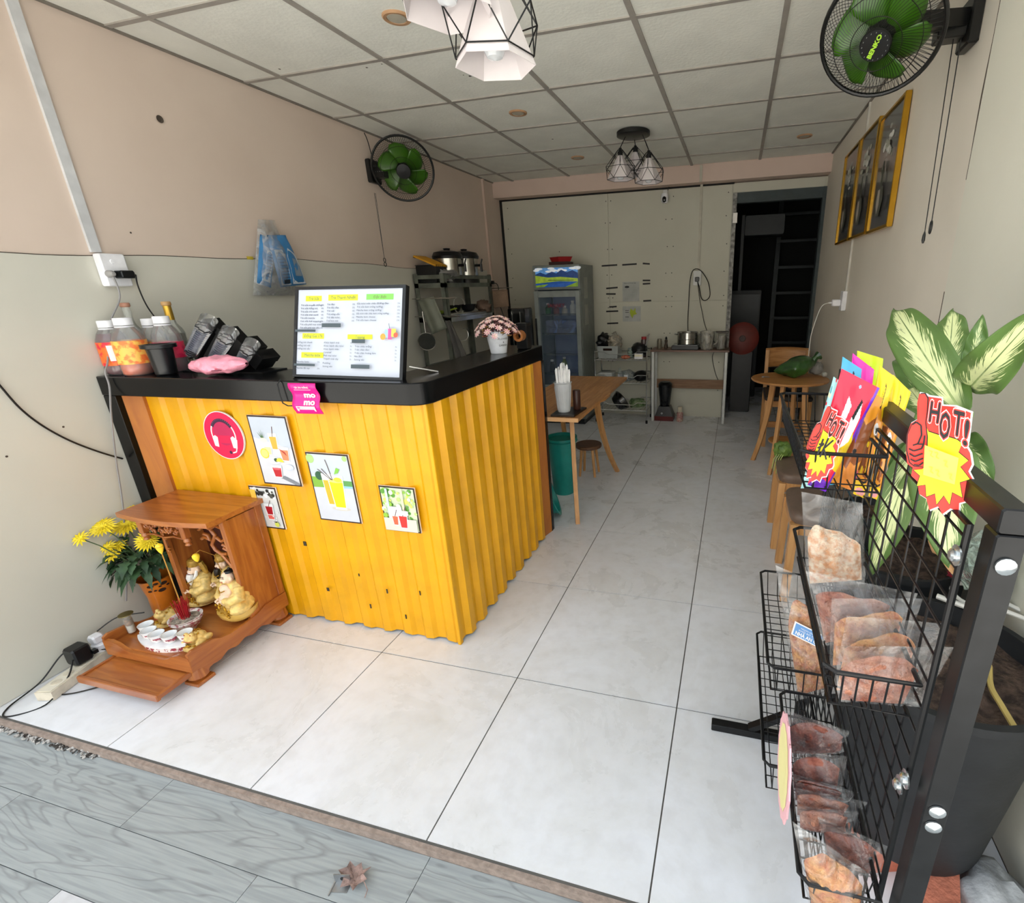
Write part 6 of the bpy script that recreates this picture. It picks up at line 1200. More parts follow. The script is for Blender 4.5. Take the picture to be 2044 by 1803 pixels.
def vb(u, v):
    a_ = u*2*PI; e = math.sin(v*PI)**.6; s_ = v
    c = V((1.02+.29*v, 2.0+.01*v, .702+.05*(.9+.5*v))); r = .055+.075*v*(1.1-v*.3)
    n_ = 1+.25*noise.noise(V((math.cos(a_)*1.5, math.sin(a_)*1.5, v*5)))
    p = c+V((0, math.cos(a_)*r*e*n_*1.1, math.sin(a_)*r*e*n_*.8+.035*v)); p.z = max(.702, p.z); return p
m_.grid(vb, 26, 22, False)
t = thing('vegetable_bag', 'green tied bag of leafy vegetables on the round oak table', 'bag', (1.16, 2.0, .702)); m_.build('bag', mat('bag_green', '#37662a', .28, col2='#1f3d1a', scale=9, bump=.9, bscale=20, coat=.5), t, angle=60)
m_ = MB(); m_.tube([(1.28, 2.01, .80), (1.31, 2.01, .85), (1.33, 2.02, .862)], [.03, .02, .035], 9); m_.build('tied_neck', mat('bag_green'), t)
lump((1.335, 2.10, .755), (.05, .05, .052), 15, 'white_bag', mat('bag_white_grey', '#8f8d88', .6, bump=.5), 'greyish white bag behind the green bag on the round table', 'bag', jit=.25)
m_ = MB(); m_.ico((1.385, 2.02, .722), .02, 2, (1, 1, 1)); m_.v = [V((v.x, v.y, max(v.z, .702))) for v in m_.v]; single(m_, 'cup', mat('cup_dim', '#b8b8b0', .4), 'small pale cup near the right edge of the round table', 'cup')
m_ = MB(); m_.tube(smooth_path([(.93, 1.94, .705), (.955, 1.93, .712), (.975, 1.93, .712), (.99, 1.95, .705)], 5), .003, 6); m_.ico((.945, 1.93, .712), .011, 1, (1, 1, .8)); single(m_, 'earphones', mat('earphone_dark', '#8a8c8e', .3), 'small earphone cord lump on the left edge of the round table', 'earphones')
# chair behind the table
t = thing('chair', 'oak chair with curved backrest and dark seat behind the round table', 'chair', (1.20, 2.66, 0)); cx0, cx1, cy0, cy1 = 1.02, 1.37, 2.46, 2.86
for (x, y, h) in ((cx0, cy0, .42), (cx1, cy0, .42)): m_ = MB(); m_.beam((x, y-.02, 0), (x, y, h), .032, .032, (0, 1, 0)); m_.build('leg', M_oakz, t)
for x in (cx0, cx1): m_ = MB(); m_.beam((x, cy1+.05, 0), (x, cy1, .42), .032, .036, (0, 1, 0)); m_.beam((x, cy1, .42), (x, cy1+.04, .79), .03, .034, (0, 1, 0)); m_.build('leg', M_oakz, t)
for (a, b) in (((cx0, cy0, .385), (cx1, cy0, .385)), ((cx0, cy0, .385), (cx0, cy1, .385)), ((cx1, cy0, .385), (cx1, cy1, .385)), ((cx0, cy0, .20), (cx1, cy0, .20))): m_ = MB(); m_.beam(a, b, .022, .05); m_.build('rail', M_oak, t)
m_ = MB(); m_.box(cx0-.02, cx1+.02, cy0-.03, cy1+.01, .415, .455, .012); m_.build('seat', mat('seat_dark', '#2e2826', .4), t)
m_ = MB(); m_.grid(lambda u, v: (cx0-.01+(cx1-cx0+.02)*u, cy1+.045+.035*math.sin(u*PI)+.01*v, .63+.175*v+.008*math.sin(u*PI)), 12, 4, False); o = m_.build('backrest', M_oak, t, angle=60); s_ = o.modifiers.new('s', 'SOLIDIFY'); s_.thickness = .016
t = thing('grey_bag', 'dark grey bag slumped on the seat of the chair', 'bag', (1.26, 2.64, .455)); m_ = MB(); m_.ico((1.25, 2.62, .53), 1, 3, (.12, .12, .075), .3, 17, 6); m_.v = [V((v.x, v.y, max(v.z, .456))) for v in m_.v]; m_.build('body', mat('bag_dim', '#34383c', .7, bump=.4), t)
# two cushioned stools
def stool(y0, y1, x0, x1, z, lab):
    t = thing('cushioned_stool', lab, 'stool', ((x0+x1)/2, (y0+y1)/2, 0), 'brown cushioned oak stools')
    for x in (x0+.02, x1-.02):
        for y in (y0+.02, y1-.02): m_ = MB(); sx = -1 if x < (x0+x1)/2 else 1; sy = -1 if y < (y0+y1)/2 else 1; m_.beam((x+sx*.012, y+sy*.012, 0), (x, y, z-.045), .034, .038, (0, 1, 0)); m_.build('leg', M_oakz, t)
    for (a, b) in (((x0+.02, y0+.02), (x1-.02, y0+.02)), ((x0+.02, y1-.02), (x1-.02, y1-.02)), ((x0+.02, y0+.02), (x0+.02, y1-.02)), ((x1-.02, y0+.02), (x1-.02, y1-.02))): m_ = MB(); m_.beam((*a, z-.07), (*b, z-.07), .02, .05); m_.build('rail', M_oakz, t)
    def cu(u, v):
        cx, cy = (x0+x1)/2, (y0+y1)/2; a_ = u*2*PI; c_, s_ = math.cos(a_), math.sin(a_); q = (abs(c_)**6+abs(s_)**6)**(-1/6); r = min(1, v*1.25); zz = z-.045+(.045 if v < .8 else .045*(1-(v-.8)/.2)) ; k = 1 if v < .8 else 1-.04*(v-.8)/.2
        zt = z+.012*(1-r*r) if v < .8 else zz
        return (cx+(x1-x0)/2*q*c_*r*k, cy+(y1-y0)/2*q*s_*r*k, zt)
    m_ = MB(); m_.grid(cu, 40, 12, False); m_.build('cushion', M_cus, t, angle=70)
stool(.60, .94, .985, 1.30, .43, 'oak stool with brown cushion, farther of two beside the rack')
stool(.12, .47, 1.0, 1.32, .43, 'oak stool with brown cushion, nearer of two beside the rack')
t = thing('hanging_greens', 'limp pale green vegetable bag hanging over the edge of the farther stool', 'greens', (1.02, .93, .43)); m_ = MB(); m_.ico((1.025, .90, .475), 1, 3, (.05, .05, .055), .3, 21, 9); m_.v = [V((v.x, v.y, max(v.z, .443))) for v in m_.v]; m_.build('leaves', mat('greens_pale', '#6f8a3c', .4, col2='#48652a', scale=30, bump=.5), t)
for k in range(4): m_ = MB(); m_.tube([(.99+.012*k, .86, .46), (.975+.012*k, .84, .44), (.968+.012*k, .838, .38-.015*k)], .003, 5); m_.build('stalk', mat('greens_stalk', '#a8b86a', .5), t)
# ================================================================ black wire display rack on the right
M_rk = mat('rack_black', '#17181a', .4, .3, var=.15, scale=40); M_wr = mat('wire_black', '#141416', .35, .3)
PX = .968; Y0, Y1 = -1.43, -.65
t = thing('display_rack', 'tall black wire-mesh display rack standing beside the potted plants', 'rack', (PX+.01, (Y0+Y1)/2, 0))
for y in (Y0, Y1): m_ = MB(); m_.box(PX, PX+.026, y-.013, y+.013, 0.02, 1.1615, .002); m_.build('post', M_rk, t)
m_ = MB(); m_.box(PX, PX+.026, Y0-.012, Y1+.012, 1.162, 1.188, .002); m_.build('top_bar', M_rk, t)
for y in (Y0, Y1):
    m_ = MB(); m_.box(.72, 1.22, y-.015, y+.015, .0, .025, .002); m_.build('foot', M_rk, t)
    m_ = MB(); m_.beam((PX-.03, y, .10), (.84, y, .025), .024, .018); m_.beam((PX+.03, y, .10), (1.10, y, .025), .024, .018); m_.build('gusset', M_rk, t)
zb, zt = .06, 1.150
fr_ = [(PX-.004, Y0+.03, zb), (PX-.004, Y1-.03, zb), (PX-.004, Y1-.03, zt), (PX-.004, Y0+.03, zt)]
m_ = MB(); m_.tube(fr_, .0042, 8, closed=True); m_.build('panel_frame', M_wr, t)
m_ = MB(); n = 15
for k in range(1, n): y = Y0+.03+(Y1-Y0-.06)*k/n; m_.tube([(PX-.004, y, zb), (PX-.004, y, zt)], .0017, 5, False)
m_.build('upright_wires', M_wr, t, kind='stuff')
m_ = MB(); k = zb+.038
while k < zt-.01: m_.tube([(PX-.007, Y0+.03, k), (PX-.007, Y1-.03, k)], .0017, 5, False); k += .0385
m_.build('level_wires', M_wr, t, kind='stuff')
M_zn = mat('zinc_bolt', '#c9ced0', .25, .9)
for (y, z) in ((Y0+.028, 1.115), (Y0+.022, .80), (Y0+.034, .775), (Y1-.03, 1.11)):
    m_ = MB(); m_.T = Matrix.Translation((PX-.009, y, z)) @ Matrix.Rotation(-PI/2, 4, 'Y'); m_.lathe((0, 0, 0), [(.011, 0), (.0115, .002), (.007, .0025), (.007, .006), (.004, .008), (0, .008)], 16); m_.build('bolt', M_zn, t)
for (y, z) in ((Y0-.0, 1.13), (Y0-.0, .80), (Y0-.0, .775)):
    m_ = MB(); m_.T = Matrix.Translation((PX+.013, y-.0135, z)) @ Matrix.Rotation(PI/2, 4, 'X'); m_.lathe((0, 0, 0), [(.009, 0), (.009, .002), (.005, .004), (0, .005)], 14); m_.build('bolt', M_zn, t)
def basket(x0, y0, y1, z, dep, lab, x1=PX-.012, nx=6, ny=12):
    t = thing('wire_basket', lab, 'basket', ((x0+x1)/2, (y0+y1)/2, z-dep), 'black wire baskets hooked on the rack')
    r = .012
    rim = [(x0+r, y0, z), (x1, y0, z), (x1, y1, z), (x0+r, y1, z), (x0, y1-r, z), (x0, y0+r, z)]
    m_ = MB(); m_.tube(rim, .0032, 8, closed=True); m_.build('rim', M_wr, t)
    i_ = .012; zb = z-dep
    m_ = MB(); m_.tube([(x0+i_, y0+i_, zb), (x1, y0+i_, zb), (x1, y1-i_, zb), (x0+i_, y1-i_, zb)], .0022, 6, closed=True)
    m_.build('bottom_frame', M_wr, t)
    m_ = MB()
    for k in range(1, ny): y = y0+(y1-y0)*k/ny; yb = y0+i_+(y1-y0-2*i_)*k/ny; m_.tube([(x0, y, z), (x0+i_, yb, zb), (x1, yb, zb), (x1, y, z)], .0014, 5, False)
    m_.build('cross_wires', M_wr, t, kind='stuff')
    m_ = MB()
    for k in range(0, nx): x = x0+.02+(x1-x0-.02)*k/nx; m_.tube([(x, y0, z), (x+.004, y0+i_, zb), (x+.004, y1-i_, zb), (x, y1, z)], .0014, 5, False)
    m_.build('long_wires', M_wr, t, kind='stuff'); return t
basket(.835, -1.135, -.675, 1.132, .065, 'topmost wire basket on the rack, holding the bright snack pouches', nx=5, ny=16)
basket(.853, -1.395, -1.005, .935, .06, 'wire basket at the near end of the rack filled with bags of dried shrimp', nx=5)
basket(.83, -1.03, -.645, .61, .07, 'wire basket at the far end holding the bag with the blue label', nx=4, ny=14)
basket(.835, -1.09, -.645, .40, .08, 'empty lowest wire basket at the far end of the rack', nx=4, ny=14)
basket(.853, -1.425, -1.07, .59, .05, 'lower near wire basket packed with bags of dried red fruit', nx=5)
# ---------------------------------------------------------------- clear bags of dried food
M_film = film('bag_film', '#dcdcdc', .15, .10, 14, .9, .04); M_film2 = film('bag_film_clearer', '#f4f4f4', .13, .05, 9, 1.0, .04)
def foodmat(n_, a, b, c=None): return mat('food_'+n_, a, .6, col2=b, scale=95 if n_ == 'shreds' else 48, thr=(.38, .62), bump=1.0, bscale=120, stretch=(1, 1, 1))
M_rd = foodmat('red', '#c48a70', '#a05e4a'); M_or = foodmat('orange', '#d8a268', '#bc7450'); M_rd2 = foodmat('darkred', '#a0604e', '#74372c'); M_sh = foodmat('shreds', '#f2e0c6', '#dca070')
def bag(C4, th_, mt, lab, seed, fill=(.06, .94, .04, .72), flm=None, cat='bag', group='clear bags of dried food in the baskets', name='food_bag', slump=.0):
    """C4 = bottom-left, bottom-right, top-right, top-left corners in the room; a creased pillow of film round a flat food filling"""
    b0, b1, t1, t0 = [V(c) for c in C4]; nn = (b1-b0).cross(t0-b0).normalized()
    if nn.dot(CAM-b0) < 0: nn = -nn
    t = thing(name, lab, cat, tuple((b0+b1)/2), group)
    def S(u, v, sd, k, ext=0):
        p = b0.lerp(b1, u).lerp(t0.lerp(t1, u), v); e = (max(0, math.sin(PI*u))**.5)*(max(0, math.sin(PI*min(1, v*1.15)))**.55 if v < .87 else .0)
        cr = noise.noise(V((u*5+seed, v*4, sd)))*.5+noise.noise(V((u*11, v*9+seed, sd*2)))*.3
        return p+nn*(sd*th_*k*(e*(1+.35*cr))+(.004*cr))
    m_ = MB()
    m_.grid(lambda u, v: S(u, v, 1, 1), 22, 22, False); m_.grid(lambda u, v: S(u, v, -1, 1), 22, 22, False); m_.build('film', flm or M_film, t, angle=35)
    u0, u1, v0, v1 = fill; m_ = MB()
    def Fd(u, v, sd):
        uu = u0+(u1-u0)*u; top = v1-.16*abs(2*u-1)**3+.05*math.sin(u*5+seed)+.05*noise.noise(V((u*4, seed, 0))); vv = v0+(top-v0)*v
        p = b0.lerp(b1, uu).lerp(t0.lerp(t1, uu), vv); e = (max(0, math.sin(PI*u))**.45)*(max(0, math.sin(PI*v))**.45)
        return p+nn*sd*th_*.8*e*(1+.3*noise.noise(V((u*9+seed, v*9, sd*3))))
    m_.grid(lambda u, v: Fd(u, v, 1), 26, 20, False); m_.grid(lambda u, v: Fd(u, v, -1), 14, 10, False); m_.build('filling', mt, t, angle=60)
    return t
def q4(y, *pts, dy=(0, 0, 0, 0)): return [ony(u, v, y+d) for (u, v), d in zip(pts, dy)]
# upper near basket (stands like files, faces to the camera)
bag(q4(-1.12, (1610, 1175), (1728, 1165), (1722, 1005), (1600, 982)), .022, M_sh, 'tall shiny bag of pale dried shrimp floss at the back of the upper near basket', 1, (.06, .94, .05, .66), M_film2)
bag(q4(-1.262, (1640, 1290), (1790, 1275), (1832, 1185), (1608, 1140), dy=(0, 0, .02, .02)), .016, M_rd, 'limp bag of pinkish dried food just below the shiny shrimp bag', 2, (.05, .8, .04, .8))
bag(q4(-1.30, (1655, 1335), (1800, 1320), (1842, 1195), (1660, 1195), dy=(0, 0, .02, .02)), .016, M_or, 'creased bag of orange dried food, third in the upper near basket', 3, (.05, .85, .04, .8), M_film2)
bag(q4(-1.338, (1660, 1385), (1830, 1375), (1888, 1245), (1690, 1230), dy=(0, 0, .02, .02)), .016, M_or, 'bag of orange dried food with a wide empty corner, fourth in the upper near basket', 4, (.05, .8, .04, .78), M_film2)
bag(q4(-1.368, (1672, 1400), (1835, 1412), (1905, 1292), (1668, 1290), dy=(0, 0, .0, .0)), .010, M_rd, 'front bag of pink-orange dried food in the upper near basket', 5, (.04, .8, .03, .8))
# far basket with blue label
C_ = q4(-1.0, (1590, 1400), (1652, 1380), (1640, 1170), (1548, 1128)); tb = bag(C_, .03, M_or, 'big bag of tan dried food with a blue and white label in the far basket', 6, (.08, .92, .04, .75))
b0, b1, t1, t0 = [V(c) for c in C_]; nn_ = (b1-b0).cross(t0-b0).normalized(); nn_ = nn_ if nn_.dot(CAM-b0) > 0 else -nn_
o_, x_, y_ = [onp(u, v, b0+nn_*.034, nn_) for u, v in ((1579, 1266), (1635, 1294), (1587, 1240))]
a = Art(o_, x_-o_, y_-o_, nn_, .0004); a.rect(0, 0, 1, 1, WHT()); a.rect(.05, .08, 1, .92, pm('#5f8ec4')); a.text('NHÀ AN CƯ', .12, .16, .26, WHT(), w=.85, bold=.03); a.text('KHÔ BÒ SỢI', .2, .5, .12, WHT(), w=.6); a.text('NGON SẠCH', .25, .7, .1, WHT(), w=.5); a.build('label', tb)
# lower near basket
bag(q4(-1.165, (1572, 1508), (1688, 1500), (1695, 1460), (1568, 1418)), .020, M_rd2, 'bag of red dried fruit at the far end of the lower near basket', 11, (.05, .92, .05, .85), M_film2)
bag(q4(-1.243, (1580, 1578), (1680, 1580), (1692, 1510), (1575, 1500)), .017, M_rd2, 'second bag of red dried fruit in the lower near basket', 12, (.05, .9, .05, .85))
bag(q4(-1.266, (1582, 1600), (1690, 1600), (1714, 1582), (1582, 1545)), .014, M_rd2, 'narrow folded bag of red dried fruit, third in the lower near basket', 13, (.05, .8, .05, .85))
bag(q4(-1.292, (1586, 1630), (1700, 1640), (1733, 1602), (1584, 1572)), .013, M_rd, 'bag of reddish dried fruit with a pointed empty end, fourth in the lower near basket', 14, (.05, .8, .05, .85))
bag(q4(-1.318, (1592, 1655), (1700, 1668), (1714, 1622), (1590, 1608)), .013, M_rd, 'flat pale-edged bag of dried fruit, fifth in the lower near basket', 15, (.05, .85, .05, .85))
bag(q4(-1.362, (1650, 1720), (1752, 1752), (1772, 1690), (1632, 1630)), .016, M_rd2, 'slanting bag of dark red dried fruit behind the nearest tan bag', 16, (.05, .88, .05, .85))
bag(q4(-1.412, (1615, 1815), (1722, 1822), (1735, 1745), (1582, 1640)), .018, M_or, 'tan bag of dried fruit nearest the camera in the lower near basket', 17, (.06, .94, .04, .8))
# ---------------------------------------------------------------- snack pouches
def pouch(C4, th_, lab, seed, cols, name='snack_pouch'):
    b0, b1, t1, t0 = [V(c) for c in C4]; nn = (b1-b0).cross(t0-b0).normalized()
    if nn.dot(CAM-b0) < 0: nn = -nn
    t = thing(name, lab, 'snack', tuple((b0+b1)/2), 'bright snack pouches in the top basket')
    def S(u, v, sd, ex=0):
        p = b0.lerp(b1, u).lerp(t0.lerp(t1, u), v); e = (max(0, math.sin(PI*u))**.6)*(max(0, math.sin(PI*v))**.8)
        return p+nn*(sd*(th_*e+.0006+ex)+.003*noise.noise(V((u*3, v*5, seed))))
    m_ = MB(); m_.m(cols[0]); m_.grid(lambda u, v: S(u, v, 1), 72, 110, False); m_.grid(lambda u, v: S(u, v, -1), 12, 22, False)
    class PA:
        """paint regions of the curved pouch face: each printed shape claims the faces under it"""
        def poly(s, pts, mt, up=True):
            if mt not in m_.mats: m_.mats.append(mt)
            k = m_.mats.index(mt)
            ua, ub, va, vb_ = min(p_[0] for p_ in pts), max(p_[0] for p_ in pts), min(p_[1] for p_ in pts), max(p_[1] for p_ in pts)
            for f in range(72*110):
                u, v = (f % 72+.5)/72, (f//72+.5)/110; c = False; q = len(pts)-1
                if u < ua or u > ub or v < va or v > vb_: continue
                for p_ in range(len(pts)):
                    (x1, y1), (x2, y2) = pts[p_], pts[q]
                    if (y1 > v) != (y2 > v) and u < (x2-x1)*(v-y1)/(y2-y1)+x1: c = not c
                    q = p_
                if c: m_.mi[f] = k
        def disc(s, u, v, r, mt, n=12, ry=None): ry = ry or r; s.poly([(u+r*math.cos(2*PI*i/n), v+ry*math.sin(2*PI*i/n)) for i in range(n)], mt)
        def line(s, pts, w, mt):
            for (x1, y1), (x2, y2) in zip(pts[:-1], pts[1:]): s.poly([(x1, y1-.012), (x2, y2-.012), (x2, y2+.012), (x1, y1+.012)], mt)
        def build(s, nm, t): m_.build('pouch', None, t, angle=60)
        mb = True
    return t, PA()
def fin(pts, n=1): return pts
def fin5(pts, n=5):
    out = []
    for i in range(len(pts)):
        a_, b_ = V((*pts[i], 0)), V((*pts[(i+1) % len(pts)], 0))
        for k in range(n): q = a_.lerp(b_, k/n); out.append((q.x, q.y))
    return out
def spots(a, cols, seed, n=14, r=(.03, .08), box=(0, 1, 0, 1)):
    random.seed(seed)
    for k in range(n): a.disc(box[0]+(box[1]-box[0])*random.random(), box[2]+(box[3]-box[2])*random.random(), random.uniform(*r), random.choice(cols), 9, ry=random.uniform(*r)*.5)
YLW, ORG, BRN, RED_, PUR, CYN, MAG, LIM = [mat('pouch_'+n_, c_, .3, var=.04, coat=.3) for n_, c_ in (('yellow', '#f4cc1c'), ('orange', '#e0922a'), ('brown', '#8a4a20'), ('red', '#ee2444'), ('purple', '#6a2ab8'), ('cyan', '#4ab0dc'), ('magenta', '#f02ab0'), ('lime', '#c4e01c'))]
t, a = pouch(q4(-.80, (1700, 960), (1735, 955), (1763, 716), (1711, 700)), .012, 'lime green pouch, rearmost top edge in the top basket', 1, [LIM]); a.disc(.5, .9, .08, pm('#7a9a1a'), ry=.02); a.build('print', t)
t, a = pouch(q4(-.84, (1680, 965), (1720, 960), (1745, 738), (1702, 705)), .012, 'magenta pouch in front of the lime one', 2, [MAG]); a.build('print', t)
t, a = pouch(q4(-.88, (1650, 968), (1700, 965), (1720, 737), (1682, 712)), .012, 'blue pouch whose top shows behind the red pouch', 3, [CYN]); a.disc(.6, .93, .05, pm('#20304a'), ry=.015); a.build('print', t)
t, a = pouch(q4(-.93, (1598, 975), (1640, 975), (1690, 770), (1664, 752)), .012, 'pale blue and green pouch peeking left of the red pouch', 4, [mat('pouch_pale', '#a8d8dc', .3, coat=.3)]); spots(a, [pm('#e6f0c0'), pm('#4a9aa8'), pm('#d82a3a')], 3, 16); a.build('print', t)
def big_print(a, seed, base=BRN):
    T_ = mat('pouch_tan', '#d8863a', .3, coat=.3)
    a.poly([(.0, .12), (1, .12), (1, .62), (.85, .72), (.7, .66), (.5, .80), (.35, .68), (.2, .74), (0, .6)], ORG); a.poly([(.0, .2), (.35, .25), (.25, .5), (.4, .66), (0, .6)], base)
    a.poly([(.6, .2), (.8, .22), (.75, .5), (.62, .46)], T_); a.poly([(.3, .18), (.7, .16), (.6, .26), (.35, .26)], base); a.poly([(.0, .0), (1, .0), (1, .1), (.5, .14), (0, .11)], YLW)
    a.disc(.5, .04, .4, pm('#eaa0a4'), ry=.035); spots(a, [base, T_, YLW], seed, 12, (.03, .08), (.1, .9, .2, .6)); a.line([(.2, .14), (.5, .12), (.8, .15)], .002, BLK()); a.poly([(.4, .74), (.55, .92), (.62, .9), (.52, .72)], BLK()); a.poly([(.42, .76), (.54, .9), (.58, .89), (.5, .74)], YLW)
BRN2 = mat('pouch_tan', '#d8863a', .3, coat=.3)
t, a = pouch(q4(-.99, (1733, 990), (1750, 998), (1818, 783), (1783, 748)), .012, 'golden yellow pouch farthest right with brown artwork', 5, [YLW]); big_print(a, 5); a.disc(.45, .55, .16, WHT(), 12, ry=.05); a.disc(.5, .54, .07, BLK(), 10, ry=.025); a.build('print', t)
t, a = pouch(q4(-1.03, (1703, 986), (1724, 994), (1786, 752), (1756, 730)), .012, 'yellow and brown pouch second from the right', 6, [YLW]); big_print(a, 6); a.disc(.5, .57, .16, WHT(), 12, ry=.05); a.disc(.55, .56, .07, BLK(), 10, ry=.025); a.build('print', t)
t, a = pouch(q4(-1.07, (1652, 962), (1698, 978), (1762, 795), (1722, 775)), .013, 'orange and dark brown pouch between the red and yellow ones', 7, [ORG]); a.poly(fin([(.0, .3), (.5, .2), (1, .35), (1, .8), (.6, .7), (.2, .8)]), BRN); a.poly(fin([(.3, .0), (1, .0), (.9, .25), (.5, .3)]), mat('pouch_tan', '#d8863a', .3, coat=.3)); a.poly(fin([(.0, .7), (.4, .5), (.5, .9), (.3, 1), (0, 1)]), PUR); a.disc(.5, .42, .08, BLK(), 8, ry=.03); a.build('print', t)
t, a = pouch(q4(-1.11, (1612, 968), (1648, 982), (1756, 775), (1680, 736)), .014, 'big red pouch with purple edge, front of the top basket', 8, [RED_]); a.poly(fin([(.86, 0), (1, 0), (1, 1), (.93, 1)]), PUR); a.poly(fin([(.55, .25), (1, .2), (1, .5), (.8, .62), (.6, .45)]), YLW); a.poly(fin([(.62, .42), (.85, .5), (.86, .72), (.72, .86), (.6, .7)]), WHT()); a.poly(fin([(.6, .7), (.7, .86), (.76, .84), (.68, .68)]), BLK()); a.poly(fin([(.28, .56), (.42, .54), (.5, .78), (.36, .84)]), pm('#f4d8e0')); a.poly(fin([(.0, .0), (.9, .0), (.8, .1), (.3, .12)]), PUR); a.disc(.55, .94, .035, pm('#8aa8e0'), ry=.012); a.build('print', t)
# ---------------------------------------------------------------- HOT! signs
class PxArt(Art):
    """art drawn on a plane of the room through point Pp with normal n; coordinates are read off the photo"""
    def __init__(s, Pp, n, eps=.0005): s.p = V(Pp); s.n = V(n).normalized(); s.k = 1; s.eps = eps; s.mb = MB(); s.ex = V((1, 0, 0)); s.ey = V((0, 1, 0))
    def P(s, u, v, h=0): return onp(u, v, s.p, s.n)+s.n*(s.k*s.eps+h)
SG = [(1385, 580), (1432, 590), (1445, 600), (1530, 612), (1535, 660), (1620, 665), (1722, 705), (1712, 790), (1700, 890), (1690, 920), (1716, 965), (1728, 1040), (1705, 1085), (1740, 1150), (1735, 1180), (1702, 1200), (1700, 1275), (1645, 1290), (1642, 1345), (1588, 1325), (1535, 1362), (1508, 1312), (1450, 1335), (1432, 1262), (1385, 1232), (1372, 1150), (1332, 1112), (1342, 1062), (1306, 1035), (1298, 950), (1302, 850), (1330, 775), (1372, 750), (1372, 640)]
SY_ = [(1420, 790), (1440, 830), (1500, 850), (1560, 862), (1620, 880), (1650, 905), (1628, 960), (1690, 1012), (1640, 1052), (1700, 1130), (1636, 1150), (1652, 1245), (1588, 1212), (1572, 1290), (1535, 1232), (1490, 1290), (1480, 1220), (1425, 1240), (1420, 1165), (1365, 1172), (1385, 1108), (1345, 1072), (1400, 1066), (1430, 1040), (1432, 900)]
ST = [(1388, 592), (1415, 590), (1432, 620), (1428, 700), (1418, 770), (1428, 860), (1425, 960), (1420, 1040), (1405, 1050), (1350, 1045), (1322, 1020), (1306, 950), (1308, 850), (1335, 785), (1375, 750), (1378, 640)]
FG = [[(1335, 785), (1362, 768), (1392, 790), (1395, 850), (1372, 905), (1340, 915)], [(1315, 935), (1345, 950), (1395, 935), (1408, 905)], [(1318, 965), (1350, 985), (1402, 965)], [(1325, 1000), (1355, 1015), (1405, 995)], [(1345, 1035), (1380, 1040), (1405, 1020)], [(1372, 905), (1408, 905), (1415, 850)]]
def hot(mapf, Pp, n, lab, extra, loc, sc=1.0):
    t = thing('hot_sign', lab, 'sign', loc, 'HOT price signs on the rack')
    A = PxArt(Pp, n); mp = lambda L_: [mapf(u, v) for u, v in L_]
    rc = [(u-14+(6 if u < 1400 else 0), v-2) for u, v in SG]
    base = mp(SG); m_ = MB(); nb = len(base); f_ = [A.P(*q) for q in base]; bk = [q-A.n*.004 for q in f_]; m_.add(f_+bk, [list(range(nb)), list(range(nb, 2*nb))[::-1]]+[(i, (i+1) % nb, nb+(i+1) % nb, nb+i) for i in range(nb)]); m_.build('card', WHT(), t, smooth=False)
    A.k = 2; A.poly(mp([(1500+(u-1500)*.97-8, 960+(v-960)*.975) for u, v in SG]), pm('#f0382e', .4)); A.poly(mp([(1510+(u-1510)*1.03, 1050+(v-1050)*1.03) for u, v in SY_]), BLK()); A.poly(mp(SY_), pm('#f7e01e', .4))
    A.poly(mp([(1370+(u-1370)*1.12, 830+(v-830)*1.025) for u, v in ST]), BLK()); A.poly(mp(ST), pm('#f0382e', .4))
    for L_ in FG: A.line(mp(L_), .0016*sc, BLK())
    # letters: white halo, red halo, black face
    for (ch, x0, y0, x1, y1) in (('H', 1440, 755, 1500, 630), ('O', 1500, 850, 1565, 690), ('T', 1580, 830, 1645, 680), ('!', 1648, 890, 1690, 735)):
        o = A.P(*mapf(x0, y0)); ex = A.P(*mapf(x1, y0+(18 if ch != 'H' else 12)))-o; ey = A.P(*mapf(x0+12, y1))-o
        for (mm, bd) in ((WHT(), .09), (pm('#f0382e', .4), .055), (BLK(), .015)):
            B = Art(o, ex, ey, A.n, .0005); B.k = A.k; B.mb = A.mb; B.text(ch, .0, .0, 1, mm, w=.95 if ch != '!' else .5, bold=bd, slant=.06); A.k += 1
    extra(A, mapf); A.build('print', t)
f2 = lambda u, v: (1400+u/3.174, 600+v/3.174)
def ex2(A, mf):
    A.poly([mf(*q) for q in [(1415, 905), (1625, 985), (1600, 1150), (1405, 1090)]], pm('#f4e25a', .3))
    for (x, y) in ((1440, 940), (1475, 950), (1440, 1040), (1480, 1060), (1530, 1000), (1560, 1080)): A.line([mf(x, y), mf(x+22, y+4), mf(x+10, y+28), mf(x+28, y+40)], .0009, pm('#c8b83a'))
p2 = onx(1895, 985, PX-.008)
hot(f2, p2+V((0, -.012, 0)), (-.30, -.93, .12), 'large HOT thumbs-up price burst on the rack top bar, near the leaves', ex2, tuple(p2))
# smaller sign in front of the red pouch: same art squeezed to its place
def f1(u, v):
    s_, r_ = (u-1300)/440, (v-580)/780
    return (1400+(765+s_*205-r_*175)/3.174+ (0), 600+(655+r_*475+s_*45)/3.174)
def ex1(A, mf):
    for L_ in ([(1470, 900), (1470, 1060)], [(1440, 1000), (1480, 970), (1500, 950)], [(1530, 880), (1510, 1080)], [(1600, 890), (1520, 990), (1600, 1090)], [(1440, 960), (1500, 940)]): A.line([mf(*q) for q in L_], .0026, BLK())
p1 = ony(1660, 900, -1.132)
hot(f1, p1, (-.15, -.98, .1), 'smaller HOT thumbs-up price burst leaning on the red snack pouch', ex1, tuple(p1), .8)
